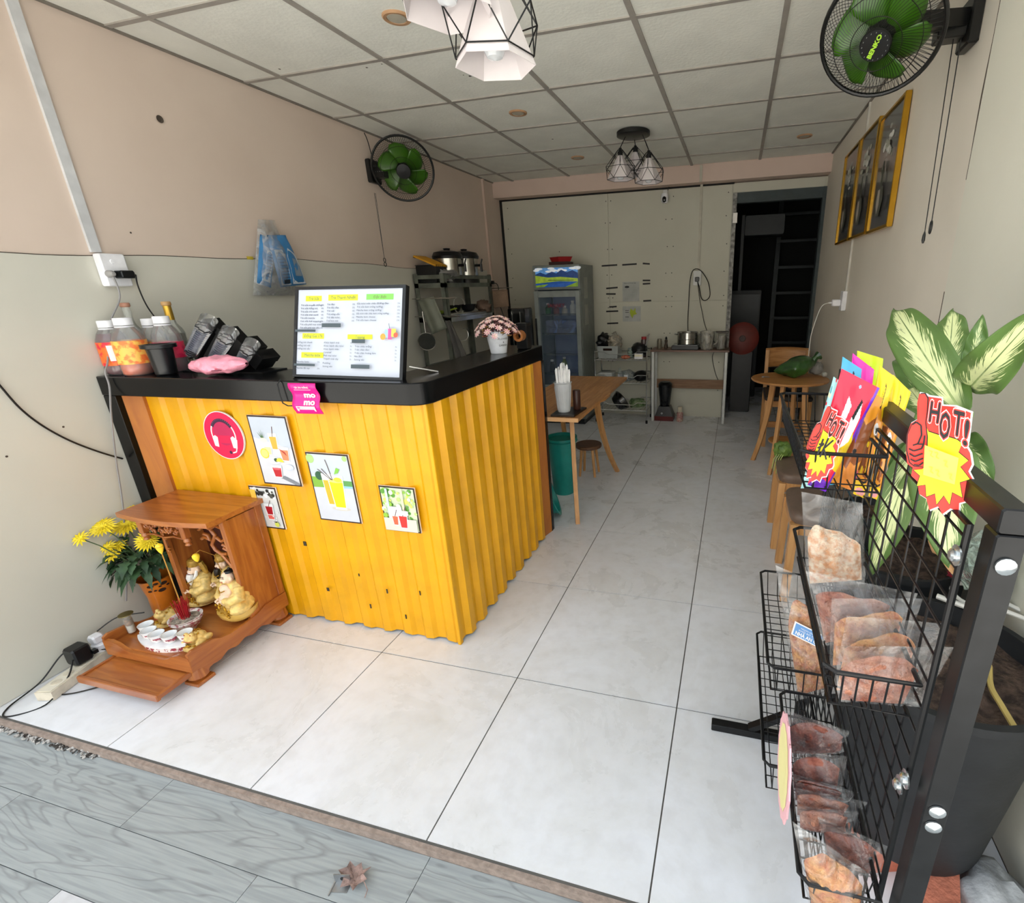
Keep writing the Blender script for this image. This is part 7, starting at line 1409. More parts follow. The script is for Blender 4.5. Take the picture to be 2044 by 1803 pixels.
# pink and yellow sign seen edge-on on the lower basket
a_, b_ = onz(1552, 1440, .62), onz(1572, 1650, .60); t = thing('edge_on_sign', 'pink and yellow price card seen edge-on outside the lower near basket', 'sign', (.85, -1.225, .5))
m_ = MB(); n = 12; pr_ = [(-1.240+.078*math.cos(2*PI*k/28)*(1+.06*(k % 2)), .585+.085*math.sin(2*PI*k/28)*(1+.06*(k % 2))) for k in range(28)]
m_.add([(.846, y, z) for y, z in pr_]+[(.849, y, z) for y, z in pr_], [list(range(28)), list(range(28, 56))[::-1]]+[(i, (i+1) % 28, 28+(i+1) % 28, 28+i) for i in range(28)]); m_.build('card', pm('#f0b8c0'), t, smooth=False)
m_ = MB(); m_.add([(.8455, -1.240+(y+1.240)*.8, .585+(z-.585)*.8) for y, z in pr_], [list(range(28))]); m_.build('print', pm('#efe6a0'), t, smooth=False)
# ================================================================ planters and variegated plant behind the rack
M_pot = mat('planter_black', '#1e2023', .6, var=.12, scale=14, bump=.08); M_soil = mat('soil', '#5c4a40', .95, col2='#2e2420', scale=45, bump=1, bscale=90)
def planter(x, y, z, r0, r1, h, lab, name, seed, soil=.9, wav=0.0):
    t = thing(name, lab, 'planter', (x, y, z)); m_ = MB(); m_.lathe((x, y, z), [(r0, 0), (r0*1.02, .01), (r1, h-.02), (r1*1.035, h-.02), (r1*1.035, h), (r1*.96, h), (r0*.98, .03), (0, .03)], 48); 
    if wav: m_.v = [v+V((0, 0, wav*noise.noise(V((v.x*9, v.y*9, seed))))) if v.z > z+h*.8 else v for v in m_.v]
    m_.build('pot', M_pot, t)
    rr = (r0+(r1-r0)*soil)*.955; m_ = MB(); m_.grid(lambda u, v: (x+rr*v*math.cos(u*2*PI), y+rr*v*math.sin(u*2*PI), z+h*soil+.018*noise.noise(V((v*math.cos(u*2*PI)*4, v*math.sin(u*2*PI)*4, seed)))-.01*v), 40, 14, False); m_.build('soil', M_soil, t); return t
PB = (1.218, -.855)
planter(*PB, .082, .165, .212, .50, 'huge round black planter of soil between rack and right wall', 'planter', 3, .93)
t = planter(1.255, -.40, .0, .15, .178, .60, 'black soft-sided planter with wavy rim behind the biggest planter', 'planter', 5, .95, .03)
planter(1.17, -.335+.0, .585, .075, .088, .11, 'small black nursery pot sitting on top of the rear planter', 'nursery_pot', 7, .85)
for k, (u, v, z) in enumerate([(1905, 1300, .56), (1870, 1215, .6), (1990, 1350, .56)]): pass
m_ = MB(); m_.tube(smooth_path([tuple(onz(u, v, .60)) for u, v in [(2080, 1250), (2000, 1218), (1930, 1205), (1900, 1180), (1912, 1165), (1950, 1172), (1990, 1195), (2060, 1230)]], 8), .0055, 8); single(m_, 'white_cable', mat('cable_white', '#e4e2dc', .4), 'thick white cable coiled on top of the soft black planter', 'cable')
m_ = MB(); m_.tube(smooth_path([tuple(onz(u, v, .56)) for u, v in [(2030, 1460), (2000, 1410), (1978, 1370), (1975, 1330)]], 6), .006, 7); single(m_, 'dry_stalk', mat('stalk_yellow', '#c8b06a', .6), 'yellow dry stalk bent over the soil of the biggest planter', 'stalk')
m_ = MB(); m_.tube(smooth_path([tuple(onz(u, v, .6)) for u, v in [(1870, 1190), (1910, 1205), (1960, 1222)]], 6), .007, 6); single(m_, 'white_strip', mat('cable_white'), 'white plastic strip along the soft planter rim', 'strip')
# clear plastic and red scraps
t = thing('plastic_wrap', 'crumpled greenish clear plastic wrap beside the rack post', 'wrap', tuple(onz(1940, 1130, .64))); c = onz(1950, 1120, .68); m_ = MB(); m_.ico(c, 1, 3, (.06, .09, .07), .5, 31, 9); m_.build('sheet', film('wrap_green', '#bcd0c4', .55, .12, 25, .9), t)
t = thing('red_scrap', 'glossy dark red scrap lying on the planter soil', 'scrap', tuple(onz(1920, 1148, .62))); m_ = MB(); m_.ico(onz(1920, 1148, .62), 1, 2, (.035, .018, .012), .4, 4); m_.build('scrap', mat('scrap_red', '#8a2030', .3), t)
# dieffenbachia
M_leaf = leafmat('leaf_variegated', '#4d6b34', '#6b8a46', '#e4ecb0', .78); M_leaf2 = leafmat('leaf_green', '#4a6a34', '#5f7f40', '#dfe8b0', .45)
M_pet2 = mat('petiole', '#7a9a58', .5); M_dry = mat('leaf_dry', '#c79a6c', .7, var=.15, bump=.3)
t = thing('dumb_cane_plant', 'tall potted plant with big cream-centred green leaves beside the right wall', 'plant', (1.19, -.45, .69))
root = V((1.19, -.40, .68))
def bigleaf(base, tip, w, mt, fold=.25, droop=.0, face=None, label=None, cup=.12, twist=0, name='leaf', stem=True):
    base, tip = V(base), V(tip); d = tip-base; L = d.length; d.normalize(); f = (face or (CAM-base.lerp(tip, .5))).normalized(); s_ = d.cross(f).normalized(); f = s_.cross(d)
    if twist: s_ = (s_*math.cos(twist)+f*math.sin(twist)); f = s_.cross(d)
    def fn(u, v):
        wv = w*1.95*v**.56*(1-v)**.86 if 0 < v < 1 else 0
        x = (u-.5)*2; arch = math.sin(PI*v)*L*cup
        return base+d*(L*v)+s_*(x*wv*.5*(1-.06*x*x))+f*(arch-droop*L*v*v+abs(x)*wv*fold*.5+.006*math.sin(v*16+x*2)*abs(x))
    m_ = MB(); m_.grid(fn, 14, 30); o = m_.build(name, mt, t, angle=180, label=label); so = o.modifiers.new('s', 'SOLIDIFY'); so.thickness = .0012
    if stem:
        m_ = MB(); mid = root.lerp(base, .55)+V((0, 0, .03)); m_.tube(smooth_path([root+V((random.uniform(-.02, .02), random.uniform(-.02, .02), 0)), mid, base, base+d*L*.04], 6), [.009-.0002*i for i in range(19)], 8); m_.build('petiole', M_pet2, t)
        m_ = MB(); m_.tube([fn(.5, .02+k*.095)-f*.0016 for k in range(11)], [.0034-.0003*k for k in range(11)], 6); m_.build('midrib', mat('midrib', '#a8bc7c', .5), t)
random.seed(6); ox = lambda u, v, x=1.17: onx(u, v, x)
bigleaf(ox(1930, 838, 1.16), ox(1786, 618, 1.12), .14, M_leaf, .10, 0)
bigleaf(ox(1893, 735, 1.24), ox(1903, 618, 1.26), .105, M_leaf, .25, 0)
bigleaf(ox(1935, 745, 1.20), ox(1962, 628, 1.20), .055, M_leaf2, .5, 0)
bigleaf(ox(1935, 775, 1.18), ox(2095, 600, 1.16), .115, M_leaf, .18, 0)
bigleaf(ox(1842, 800, 1.24), ox(1798, 705, 1.24), .10, M_leaf2, .3, 0)
bigleaf(ox(1858, 830, 1.20), ox(1815, 775, 1.18), .09, M_leaf, .3, 0)
bigleaf(ox(1915, 870, 1.22), ox(1985, 968, 1.24), .09, M_leaf2, .25, 0)
bigleaf(ox(1878, 870, 1.10), ox(1893, 1132, 1.07), .15, M_leaf, .16, 0, cup=.05)
bigleaf(ox(1835, 870, 1.18), ox(1738, 1150, 1.12), .125, M_leaf, .2, 0, cup=.05)
bigleaf(ox(1812, 880, 1.22), ox(1790, 985, 1.22), .10, M_leaf2, .3, 0)
bigleaf(ox(1812, 950, 1.22), ox(1775, 1042, 1.2), .07, M_dry, .4, 0, label='dry tan hanging leaf', stem=False)
bigleaf(ox(1890, 1085, 1.15), ox(1905, 1145, 1.12), .08, M_dry, .4, 0, label='dry pinkish tan leaf lying over the pot', stem=False)
m_ = MB(); m_.tube([root-V((0, 0, .03)), root+V((.005, -.03, .12)), ox(1880, 900, 1.2)], [.016, .014, .01], 10); m_.build('cane', mat('cane', '#7d8a5a', .6), t)
# bricks and bag below
M_brk = mat('brick_red', '#c4765e', .85, var=.12, scale=30, bump=.4)
def brick(x, y, rz_, lab, z=0):
    t = thing('hollow_brick', lab, 'brick', (x, y, z), 'hollow bricks under the planter'); T = Matrix.Translation((x, y, z)) @ Matrix.Rotation(rz_, 4, 'Z')
    m_ = MB(); m_.T = T; a, b, h = .09, .038, .078
    m_.box(-a, a, -b, -b+.008, 0, h); m_.box(-a, a, b-.008, b, 0, h); m_.box(-a, a, -b+.008, b-.008, 0, .01); m_.box(-a, a, -b+.008, b-.008, h-.01, h); m_.box(-a, a, -b+.008, b-.008, h/2-.005, h/2+.005); m_.box(-a, a, -.004, .004, .01, h-.01); m_.build('body', M_brk, t, smooth=False)
    m_ = MB(); m_.T = T; [m_.box(-a+.002, a-.002, y0, y0+.0002, .012, h-.012) for y0 in (-b+.0085,)]; 
brick(1.255, -1.005, 1.25, 'hollow red brick under the front edge of the biggest planter'); brick(1.16, -.94, .3, 'hollow red brick left under the biggest planter'); brick(1.28, -.74, .0, 'hollow red brick hidden at the rear under the planter')
m_ = MB(); m_.ico((1.365, -1.03, .05), 1, 3, (.075, .09, .05), .45, 41, 7); m_.v = [V((v.x, v.y, max(v.z, .001))) for v in m_.v]; single(m_, 'grey_plastic_bag', mat('bag_grey', '#b9bcc0', .4, var=.2, bump=.6), 'crumpled grey-white plastic bag beside the bricks', 'bag', angle=60)
# ================================================================ things on the right wall
t = thing('wall_outlet', 'white socket box with charger plug on the right wall', 'socket', (XR, 1.98, 1.19)); m_ = MB(); m_.box(XR-.03, XR, 1.90, 1.985, 1.185, 1.315, .004); m_.build('box', M_cap, t)
m_ = MB(); m_.box(XR-.085, XR-.03, 1.93, 1.975, 1.215, 1.26, .006); m_.build('charger', M_cap, t); m_ = MB(); m_.cyl((XR-.085, 1.952, 1.238), (XR-.105, 1.952, 1.238), .006, .005, 10); m_.build('plug', M_cap, t)
m_ = MB(); m_.tube(smooth_path([(XR-.105, 1.952, 1.238), tuple(ony(1640, 612, 1.98)), tuple(ony(1628, 640, 2.0)), tuple(ony(1619, 670, 2.02)), tuple(ony(1615, 700, 2.03)), tuple(ony(1612, 728, 2.04))], 8), .003, 6); single(m_, 'charging_cable', mat('cable_white'), 'white charging cable drooping from wall socket to the round table', 'cable')
m_ = MB(); m_.box(XR-.012, XR, 1.93, 1.95, 1.315, H-.004); single(m_, 'conduit', mat('conduit_white', '#c9c6bc', .5), 'narrow white cable conduit running up the right wall past the pictures', 'conduit')
M_gf = mat('frame_gold', '#c8982e', .25, .8); M_gl = film('picture_glass', '#ffffff', .10, .04, 2, 0)
def picture(y0, y1, z0, z1, lab, seed):
    t = thing('framed_picture', lab, 'picture', (XR, (y0+y1)/2, z0), 'gold framed pictures on the right wall'); x = XR-.004
    for bx in ((y0, y0+.016, z0, z1), (y1-.016, y1, z0, z1), (y0+.016, y1-.016, z0, z0+.016), (y0+.016, y1-.016, z1-.016, z1)): m_ = MB(); m_.box(x-.028, x, bx[0], bx[1], bx[2], bx[3], .003); m_.build('frame_bar', M_gf, t)
    a = Art((x-.012, y1-.016, z0+.016), (0, -(y1-y0-.032), 0), (0, 0, z1-z0-.032), (-1, 0, 0), .0003); random.seed(seed)
    a.rect(0, 0, 1, 1, pm('#6e6a5c', var=.25, scale=8)); a.rect(0, .5, 1, 1, pm('#5a5f50', var=.25, scale=7)); a.rect(0, 0, 1, .14, pm('#8a8e94')); a.poly([(0, .3), (1, .25), (1, .5), (0, .55)], pm('#86705e', var=.15))
    for k in range(40): r_ = random.random(); q = random.uniform(0, 6.28); a.disc(.52+.24*r_*math.cos(q), .72+.17*r_*math.sin(q), random.uniform(.04, .09), pm(random.choice(['#cfd0c6', '#b9bab0', '#e0dfd8', '#a8a896'])), 8, ry=random.uniform(.015, .035))
    for k in range(14): q = random.uniform(0, 1); a.poly([(.35+.3*q, .56), (.42+.25*q, .42+.1*random.random()), (.38+.3*q, .5)], pm(random.choice(['#3d4a34', '#55604a', '#d8d4cc'])))
    a.poly([(.48, .58), (.53, .58), (.56, .36), (.46, .36)], pm('#3a3f32')); a.poly([(.36, .36), (.62, .36), (.68, .24), (.58, .1), (.4, .1), (.3, .24)], pm('#4a4a42')); a.poly([(.4, .34), (.5, .34), (.52, .2), (.46, .12), (.38, .2)], pm('#b0a89a')); a.build('print', t)
    m_ = MB(); m_.box(x-.0195, x-.018, y0+.016, y1-.016, z0+.016, z1-.016); m_.build('glass', M_gl, t)
picture(1.985, 2.455, 1.64, 2.235, 'gold-framed flower vase picture nearest the back doorway', 1); picture(1.495, 1.965, 1.64, 2.235, 'gold-framed flower picture in the middle of the three', 2); picture(1.02, 1.46, 1.635, 2.21, 'gold-framed vase of white flowers nearest the big wall fan', 3)
# ================================================================ left wall things
m_ = MB(); m_.T = Matrix(); m_.beam((XL+.006, -.40, 2.42), (XL+.006, -.40, 1.575), .035, .012); single(m_, 'cable_trunking', mat('trunking_white', '#c9cacc', .5, var=.06), 'white cable trunking running down the left wall to the socket box', 'trunking')
t = thing('wall_outlet', 'white double socket box on the left wall above the counter', 'socket', (XL, -.36, 1.44)); m_ = MB(); m_.box(XL+.004, XL+.04, -.415, -.325, 1.445, 1.57, .004); m_.build('box', M_cap, t); m_ = MB(); m_.lathe((XL+.04, -.375, 1.54), [(.009, 0), (.008, .003), (0, .003)], 12, 'x'); m_.build('screw_cap', M_cap, t)
t = thing('black_plug', 'black flat charger plugged in the left wall socket', 'plug', (XL+.04, -.35, 1.47)); m_ = MB(); m_.box(XL+.04, XL+.085, -.385, -.335, 1.475, 1.505, .004); m_.build('body', M_bp, t); m_ = MB(); m_.cyl((XL+.062, -.335, 1.49), (XL+.062, -.32, 1.488), .005, .004, 8); m_.build('cord_neck', M_bp, t)
t = thing('grey_plug', 'grey round plug left of the black charger', 'plug', (XL+.045, -.40, 1.48)); m_ = MB(); m_.lathe((XL+.04, -.402, 1.492), [(.014, 0), (.013, .02), (.007, .03), (0, .031)], 14, 'x'); m_.build('body', mat('plug_grey', '#9a9896', .5), t)
m_ = MB(); m_.tube(smooth_path([(XL+.06, -.402, 1.485), (XL+.058, -.402, 1.40), tuple(onx(218, 650, XL+.05)), tuple(onx(215, 720, XL+.08)), (-1.70, -.556, 1.12), (-1.70, -.56, 1.06), tuple(onx(222, 830, XL+.10)), tuple(onx(232, 920, XL+.05)), tuple(onx(245, 1010, XL+.03)), tuple(onx(252, 1120, XL+.02)), tuple(onx(252, 1200, XL+.03))], 8), .0035, 6); single(m_, 'grey_cable', mat('cable_mid', '#8e8c8c', .5), 'grey cable hanging from the socket over the counter end to the floor', 'cable')
m_ = MB(); m_.tube(smooth_path([(XL+.062, -.32, 1.488), tuple(onx(275, 570, XL+.05)), tuple(onx(290, 605, XL+.05)), tuple(onx(308, 632, XL+.06)), (-1.66, -.31, 1.25), (-1.60, -.29, 1.13)], 8), .003, 6); single(m_, 'black_cable', M_cb, 'thin black cable dropping from the charger behind the bottles', 'cable')
m_ = MB(); m_.tube(smooth_path([tuple(onx(u, v, XL+.012)) for u, v in [(-420, 330), (-200, 560), (-60, 700), (0, 770), (40, 815), (85, 850), (140, 880), (200, 903), (245, 916)]], 8), .0035, 6); single(m_, 'black_cable', M_cb, 'black cable swagging across the left wall at the image edge', 'cable')
# hanging blue bag of tissue packs
t = thing('hanging_pack', 'clear bag of two blue wet-wipe packs hung on the left wall', 'pack', tuple(onx(550, 500, XL+.05))); fp = lambda u, v, x=XL+.03: onx(u, v, x)
def packq(c4, d_, mt, name):
    b0, b1, t1, t0 = [V(c) for c in c4]; m_ = MB()
    def S(u, v, sd): p = b0.lerp(b1, u).lerp(t0.lerp(t1, u), v); e = (max(0, math.sin(PI*u))**.5)*(max(0, math.sin(PI*v))**.5); return p+V((d_*(.5+.5*sd*e), 0, 0))+V((.003*noise.noise(V((u*5, v*6, 2))), 0, 0))
    m_.grid(lambda u, v: S(u, v, 1), 12, 16, False); m_.grid(lambda u, v: S(u, v, -1), 12, 16, False); m_.build(name, mt, t, angle=60); return S
M_bl = mat('pack_blue', '#3a7fb8', .35, var=.08); M_pl = mat('pack_pale', '#b9c6d4', .35, var=.1)
S1 = packq([fp(507, 565), fp(535, 575), fp(545, 478), fp(513, 468)], .04, M_bl, 'blue_pack'); S2 = packq([fp(550, 574), fp(602, 568), fp(560, 470), fp(522, 470)], .07, M_bl, 'blue_pack')
class SA(Art):
    def P(s, u, v, h=0): return s.S(u, v, 1)+V((.0006*s.k+.0006, 0, 0))
a = SA((0, 0, 0), (.1, 0, 0), (0, 0, .15), (1, 0, 0)); a.S = S2; a.poly(fin5([(.04, .03), (.36, .03), (.33, .72), (.06, .72)]), M_pl); a.poly(fin5([(.42, .04), (.96, .02), (.93, .6), (.6, .75), (.42, .6)]), mat('pack_white', '#d4dbe2', .4)); a.poly(fin5([(.55, .2), (.85, .18), (.84, .5), (.6, .55)]), pm('#8a9aaa'))
for k in range(9): a.line([(.08, .66-.06*k), (.31, .66-.06*k)], .0022, pm('#2a3a4a'))
a.rect(.1, .06, .28, .14, pm('#16202a')); a.build('print', t)
a = SA((0, 0, 0), (.1, 0, 0), (0, 0, .15), (1, 0, 0)); a.S = S1; a.poly(fin5([(.3, .08), (.8, .08), (.7, .7), (.35, .7)]), M_pl)
for k in range(8): a.line([(.38, .64-.065*k), (.72, .64-.065*k)], .0035, pm('#1c3a6a'))
a.build('print', t)
m_ = MB(); b4 = [fp(505, 590), fp(595, 590), fp(548, 440), fp(515, 438)]
for sd in (0, 1): m_.grid(lambda u, v: V(b4[0]).lerp(V(b4[1]), u).lerp(V(b4[3]).lerp(V(b4[2]), u), v)+V(((.075 if sd else -.0)*math.sin(PI*u)**.5*max(0, math.sin(PI*min(1, v*1.1)))**.6+.004*noise.noise(V((u*7, v*9, sd))) if 0 < u < 1 else 0, 0, 0)), 14, 18, False)
m_.build('clear_bag', film('bag_hang', '#d6dade', .28, .08, 14, .8), t, angle=40)
m_ = MB(); m_.box(XL+.004, XL+.007, .265, .30, 1.575, 1.59); single(m_, 'yellow_sticker', mat('sticker_yellow', '#c8b03a', .6), 'tiny yellow sticker on the wall seam left of the hanging blue packs', 'sticker')
# wall trim pieces at the back left
m_ = MB(); m_.box(XL, XL+.02, 3.02, 3.05, .9, H-.002); single(m_, 'conduit', M_beam, 'pinkish conduit in the back left corner', 'conduit')
# ================================================================ wall fans
M_fb = mat('fan_black', '#121212', .35); M_green = mat('fan_green', '#39690f', .3, var=.12, scale=8, coat=.3)
def fan(c, fwd, plate, R_=.205, name='wall_fan', label='', brandtxt=True, side=1):
    """head centre c facing fwd; plate = point where the bracket meets the wall"""
    c = V(c); f = V(fwd).normalized(); t = thing(name, label, 'fan', plate, 'green-bladed wall fans')
    q = f.to_track_quat('Z', 'Y').to_matrix().to_4x4(); T = Matrix.Translation(c) @ q
    m_ = MB(); m_.T = T; n = 48
    m_.tube([(R_*math.cos(2*PI*i/n), R_*math.sin(2*PI*i/n), 0) for i in range(n)], .0075, 8, closed=True); m_.build('rim', M_fb, t)
    for sd, nm in ((1, 'front_guard'), (-1, 'rear_guard')):
        m_ = MB(); m_.T = T; N_ = 84
        for k in range(N_):
            a0 = 2*PI*k/N_; pts = []
            for j in range(6):
                s_ = j/5; r = .045+(R_-.045)*s_; z = sd*(.058*(1-s_**3.2)); an = a0+sd*.42*(1-s_); pts.append((r*math.cos(an), r*math.sin(an), z))
            m_.tube(pts, .0009, 3, False)
        for rr in (.42, .72): m_.tube([(R_*rr*math.cos(2*PI*i/n), R_*rr*math.sin(2*PI*i/n), sd*.058*(1-((R_*rr-.045)/(R_-.045))**3.2)) for i in range(n)], .0013, 4, closed=True)
        m_.build(nm, M_fb, t, kind='stuff')
    for k in range(6):
        a0 = 2*PI*k/6+.3; m_ = MB(); m_.T = T
        def bl(u, v):
            r = .035+(R_*.80-.035)*v; ch = (.22+.62*math.sin(PI*min(1, v*.72+.12)))*.092*(1-.5*max(0, v-.8)/.2); x = (u-.5)
            an = a0+.55*v; rad = V((math.cos(an), math.sin(an), 0)); tg = V((-math.sin(an), math.cos(an), 0)); return rad*r+tg*x*ch*1.6+V((0, 0, x*ch*.75+.008*math.sin(PI*u)))
        m_.grid(bl, 8, 10, False); o = m_.build('blade', M_green, t, angle=180); so = o.modifiers.new('s', 'SOLIDIFY'); so.thickness = .002
    m_ = MB(); m_.T = T; m_.lathe((0, 0, 0), [(.044, -.03), (.046, .01), (.036, .028), (0, .032)], 28); m_.build('hub', M_fb, t)
    m_ = MB(); m_.T = T; m_.lathe((0, 0, .054), [(.046, -.004), (.048, .004), (.044, .010), (0, .012)], 32); bd_ = m_.build('badge', M_fb, t)
    if brandtxt:
        up = CU - f*CU.dot(f); up.normalize(); rt = up.cross(f); rt.normalize(); d1_ = (rt*.8+up*.6).normalized(); d2_ = f.cross(d1_).normalized(); o_ = c+f*.0668-d1_*.034-d2_*.006
        a = Art(o_, d1_*.068, d2_*.013, f, .0002); a.text('BENKO', .0, .0, 1, mat('badge_green', '#a8d83a', .4), w=1, bold=.05)
        for k in range(16): a2 = 2*PI*k/16; P_ = c+f*.0664+(d1_*math.cos(a2)+d2_*math.sin(a2))*.038; a.mb.m(pm('#a8aaa8')); a.mb.add([P_-d1_*.002-d2_*.0006, P_+d1_*.002-d2_*.0006, P_+d1_*.002+d2_*.0006, P_-d1_*.002+d2_*.0006], [(0, 1, 2, 3)])
        a.build('lettering', bd_)
    m_ = MB(); m_.T = T; m_.lathe((0, 0, -.13), [(.03, 0), (.052, .012), (.056, .075), (.04, .095)], 24); m_.build('motor_housing', M_fb, t)
    P_ = V(plate); back = c-f*.10; m_ = MB(); m_.beam(back-V((0, 0, .02)), P_+V((-side*.02, 0, -.0)), .045, .05); m_.build('arm', M_fb, t)
    m_ = MB(); x0, x1 = sorted((P_.x, P_.x-side*.035)); m_.box(x0, x1, P_.y-.055, P_.y+.055, P_.z-.085, P_.z+.06, .006); m_.build('wall_plate', M_fb, t)
    m_ = MB(); x0, x1 = sorted((P_.x-side*.035, P_.x-side*.12)); m_.box(x0, x1, P_.y-.03, P_.y+.035, P_.z-.055, P_.z+.01, .004); m_.build('switch_box', M_fb, t)
    for k in range(4): m_ = MB(); m_.lathe((x0+.02+.018*k, P_.y-.0305, P_.z-.02), [(.0025, 0), (.002, .002)], 8, 'y'); m_.build('screw', pm('#b8b8b8'), t)
    return t, T
c = ony(1757, 70, .20); t1, T1 = fan(c, (CAM-c)+V((-.55, .1, -1.3)), (XR, .37, 2.215), .182, label='large green-bladed black wall fan on the right wall, cut by the top edge')
c2 = onx(805, 338, -1.575); t2, T2 = fan(c2, (CAM-c2)*1+V((.0, -.0, -.9)), (XL, c2.y-.06, c2.z+.0), .200, label='green-bladed black wall fan high on the left wall', brandtxt=False, side=-1)
for (u0, v0, u1, v1, ring, lb) in ((1903, 78, 1846, 462, 0, 'left pull cord'), (1918, 78, 1860, 440, 1, 'right pull cord')):
    a_ = onx(u0, v0, XR-.09); b_ = onx(u1, v1, XR-.09); a_.z -= 0; m_ = MB(); m_.tube([a_, (a_.x, a_.y*.5+b_.y*.5, (a_.z+b_.z)/2), b_], .0018, 5); m_.build('pull_cord', M_fb, t1)
    m_ = MB()
    if ring: m_.tube([(b_.x+.0, b_.y+.010*math.cos(k*.42), b_.z-.022+.02*math.sin(k*.42)) for k in range(15)], .0028, 6, closed=True)
    else: m_.tube([b_, b_-V((0, 0, .012)), b_-V((0, 0, .03)), b_-V((0, 0, .04))], [.002, .005, .006, .003], 8)
    m_.build('cord_pull', M_fb, t1)
a_ = onx(747, 385, XL+.10); b_ = onx(767, 515, XL+.10)
for k in (0, 1): m_ = MB(); m_.tube([a_+V((0, .012*k, 0)), b_], .0016, 5); m_.build('pull_cord', M_fb, t2)
m_ = MB(); m_.tube([(b_.x, b_.y+.011*math.cos(k*.5), b_.z-.014+.014*math.sin(k*.5)) for k in range(13)], .0026, 6, closed=True); m_.tube([(b_.x, b_.y+.012*math.cos(k*.5), b_.z-.042+.014*math.sin(k*.5)) for k in range(13)], .0026, 6, closed=True); m_.build('cord_pull', M_fb, t2)
cable([tuple(onx(727, 265, XL+.012)), tuple(onx(735, 285, XL+.012)), (XL+.02, c2.y-.05, c2.z+.05)], .003, M_fb, 'fan_cable', 'short black cable from the ceiling edge to the left wall fan')
# ================================================================ pendant lamps
M_cg = mat('cage_black', '#0f0f10', .4, .2); M_shd = mat('paper_shade', '#dcd4d4', .7, var=.02)
def pendant(top, h, R_, label, group, rz_=0, tilt=(0, 0), cz=H):
    """wire diamond cage hanging from top; h = cage height"""
    t = thing('pendant_lamp', label, 'lamp', top, group); T = Matrix.Translation(top) @ Matrix.Rotation(tilt[0], 4, 'X') @ Matrix.Rotation(tilt[1], 4, 'Y') @ Matrix.Rotation(rz_, 4, 'Z')
    n = 6; A_ = [V((.014*math.cos(k*PI/3), .014*math.sin(k*PI/3), -.01)) for k in range(n)]; B_ = [V((R_*math.cos(k*PI/3+PI/6), R_*math.sin(k*PI/3+PI/6), -h*.64)) for k in range(n)]; C_ = [V((R_*.82*math.cos(k*PI/3), R_*.82*math.sin(k*PI/3), -h)) for k in range(n)]
    m_ = MB(); m_.T = T; r = R_*.0155
    for k in range(n):
        m_.tube([A_[k], B_[k]], r, 5); m_.tube([A_[k], B_[k-1]], r, 5); m_.tube([B_[k], B_[(k+1) % n]], r, 5); m_.tube([B_[k], C_[k]], r, 5); m_.tube([B_[k], C_[(k+1) % n]], r, 5); m_.tube([C_[k], C_[(k+1) % n]], r, 5)
    m_.build('cage', M_cg, t, kind='stuff')
    m_ = MB(); m_.T = T; top_ = [V((R_*.16*math.cos(k*PI/3), R_*.16*math.sin(k*PI/3), -h*.25)) for k in range(n)]; bo = [V((q.x*.985, q.y*.985, -h*1.0)) for q in C_]; lo = [V((q.x*1.02, q.y*1.02, -h*1.0-R_*.16)) for q in C_]
    bo = lo if R_ < .1175 else bo; m_.add(top_+bo, [(k, (k+1) % n, n+(k+1) % n, n+k) for k in range(n)]+[tuple(range(n))]); o = m_.build('shade', M_shd, t, smooth=False); so = o.modifiers.new('s', 'SOLIDIFY'); so.thickness = .0015
    m_ = MB(); m_.T = T; m_.lathe((0, 0, -h*.25), [(R_*.15, .0), (R_*.15, h*.12), (R_*.09, h*.16), (R_*.09, h*.24)], 12); sk_ = m_.build('socket', M_cg, t)
    m_ = MB(); m_.T = T; m_.lathe((0, 0, -h*1.03), [(0, 0), (R_*.16, R_*.05), (R_*.24, R_*.2), (R_*.21, R_*.38), (R_*.1, R_*.6), (R_*.1, R_*.8)], 18); m_.build('bulb', mat('bulb_white', '#e6eaee', .15, coat=.5), sk_)
    return t
cc = onz(1264, 262, H)
def canopy(c, label, ends, hz=.0):
    t = thing('ceiling_canopy', label, 'canopy', (c[0], c[1], H)); m_ = MB(); m_.lathe((c[0], c[1], H-.035), [(.10, 0), (.118, .006), (.118, .03), (.11, .035)], 32); m_.build('plate', M_fb, t)
    for e in ends: m_ = MB(); s_ = V((c[0]+(e[0]-c[0])*.6, c[1]+(e[1]-c[1])*.6, H-.034)); m_.tube([s_, V(e)+V((0, 0, .0))], .0035, 6); m_.build('cord', M_fb, t)
G3 = 'black wire cage lamps of the far cluster'; E3 = []
tops = [ony(1238, 295, cc.y-.04), ony(1268, 283, cc.y+.12), ony(1295, 300, cc.y-.06)]
tops = [V((p_.x, p_.y, min(p_.z, H-.06))) for p_ in tops]
canopy(cc, 'round black ceiling canopy holding the far cluster of cage lamps', tops)
pendant(tuple(tops[0]), .20, .118, 'left wire cage lamp of the far cluster near the back wall', G3, .2); pendant(tuple(tops[1]), .18, .115, 'middle, highest wire cage lamp of the far cluster', G3, .5); pendant(tuple(tops[2]), .20, .118, 'right, lowest wire cage lamp of the far cluster', G3, .1)
G4 = 'black wire cage lamps of the near cluster'
def atd(u, v, d): r = ray(u, v); return CAM+r.normalized()*d
p1 = atd(968, -132, 1.52); p2 = atd(862, -292, 1.50)
canopy((p1.x-.06, p1.y-.02, H), 'round black ceiling canopy above the near cluster, out of view', [p1, p2])
pendant(tuple(p1), .215, .108, 'near wire cage lamp with white paper shade, fully in view at the top', G4, .25, (-.0, .0)); pendant(tuple(p2), .225, .115, 'near wire cage lamp cut by the top edge, beside a downlight', G4, .0)
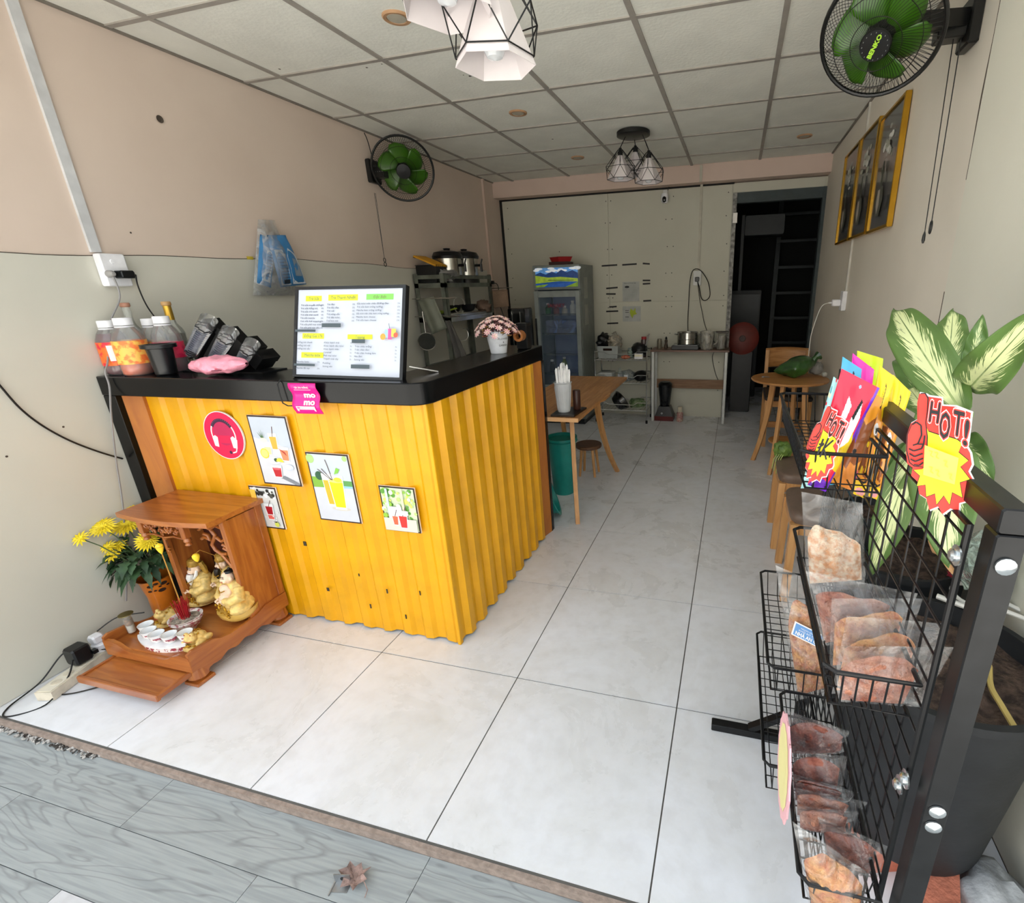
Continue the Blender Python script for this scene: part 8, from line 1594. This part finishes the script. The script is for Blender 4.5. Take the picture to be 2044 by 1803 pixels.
# recessed downlights
for (u, v, lb) in ((792, 36, 'round recessed downlight behind the near cage lamps'), (1034, 226, 'round recessed downlight in the middle of the ceiling'), (1153, 315, 'small far recessed downlight left of the far cage cluster'), (1606, 272, 'recessed downlight near the right wall and the pictures')):
    c = onz(u, v, H); t = thing('downlight', lb, 'downlight', (c.x, c.y, H), 'recessed ceiling downlights'); m_ = MB(); m_.lathe((c.x, c.y, H-.004), [(.038, .004), (.040, 0), (.052, -.001), (.056, .003), (.056, .008)], 32, caps=False); m_.build('ring', mat('downlight_ring', '#b08a68', .45, var=.1), t)
    m_ = MB(); m_.lathe((c.x, c.y, H-.002), [(.0385, .002), (.036, -.001), (.0, -.001)], 28); m_.build('lens', mat('downlight_lens', '#b4ae9e', .5), t)
# ceiling stains
m_ = MB()
for (u, v, r_) in ((732, 135, .006), (762, 128, .004), (938, 152, .008), (925, 150, .004), (558, 138, .006), (1103, 278, .008)): c = onz(u, v, H+.0035); m_.add([c+V((r_*(1+.4*math.sin(k*2.3))*math.cos(k*.7), r_*math.sin(k*.7), 0)) for k in range(9)], [list(range(9))])
m_.build('ceiling_stains', mat('dark_gap'), CE, kind='stuff', smooth=False)
# ================================================================ on the terrace and threshold
t = thing('dry_leaf', 'curled brown dry leaf on the grey planks', 'leaf', (-.105, -1.33, TZ)); b0 = onz(708, 1758, TZ+.004); m_ = MB()
lp = [(-.045, 0), (-.03, .012), (-.035, .028), (-.015, .022), (-.005, .034), (.008, .022), (.028, .03), (.022, .01), (.04, .002), (.02, -.01), (.022, -.028), (0, -.014), (-.02, -.026), (-.022, -.01)]
m_.add([b0+V((x, y, .006+abs(x)*.35+.004*math.sin(k*2))) for k, (x, y) in enumerate(lp)]+[b0+V((0, 0, .003))], [(k, (k+1) % 14, 14) for k in range(14)]); o = m_.build('blade', mat('leaf_brown', '#9a8078', .8, var=.2, scale=60, bump=.5), t, smooth=False); so = o.modifiers.new('s', 'SOLIDIFY'); so.thickness = .001; m_ = MB(); m_.tube([b0+V((.03, -.0, .01)), b0+V((.05, -.012, .006)), b0+V((.052, -.026, .001))], .0012, 5); m_.build('stalk', mat('leaf_brown'), t)
t = thing('latch_plate', 'small steel latch bracket lying beside the dry leaf', 'bracket', tuple(onz(683, 1775, TZ))); c = onz(682, 1772, TZ); m_ = MB(); m_.T = Matrix.Translation(c) @ Matrix.Rotation(.2, 4, 'Z'); m_.box(-.022, .02, -.012, .012, 0, .002); m_.box(-.022, .02, .010, .012, 0, .03); m_.box(-.024, -.021, -.02, .012, 0, .004); m_.build('plate', mat('latch_steel', '#a8aaac', .35, .9), t); m_ = MB(); m_.T = Matrix.Translation(c) @ Matrix.Rotation(.2, 4, 'Z'); m_.cyl((.0, .0095, .016), (.0, .009, .016), .006, n=12); m_.build('hole', pm('#1c1c1c'), t)
random.seed(12); m_ = MB()
for k in range(220): x = random.uniform(XL+.02, -1.22); m_.ico((x, YE-.016+random.uniform(-.012, .012), -.026+random.uniform(-.004, .004)), random.uniform(.003, .007), 1, (1, 1, .6), .4, k)
o = single(m_, 'gravel', mat('gravel', '#b8b4b0', .7, col2='#38322e', scale=60, thr=(.45, .52)), 'loose dark and white gravel filling the threshold gap by left wall', 'gravel'); o['kind'] = 'stuff'
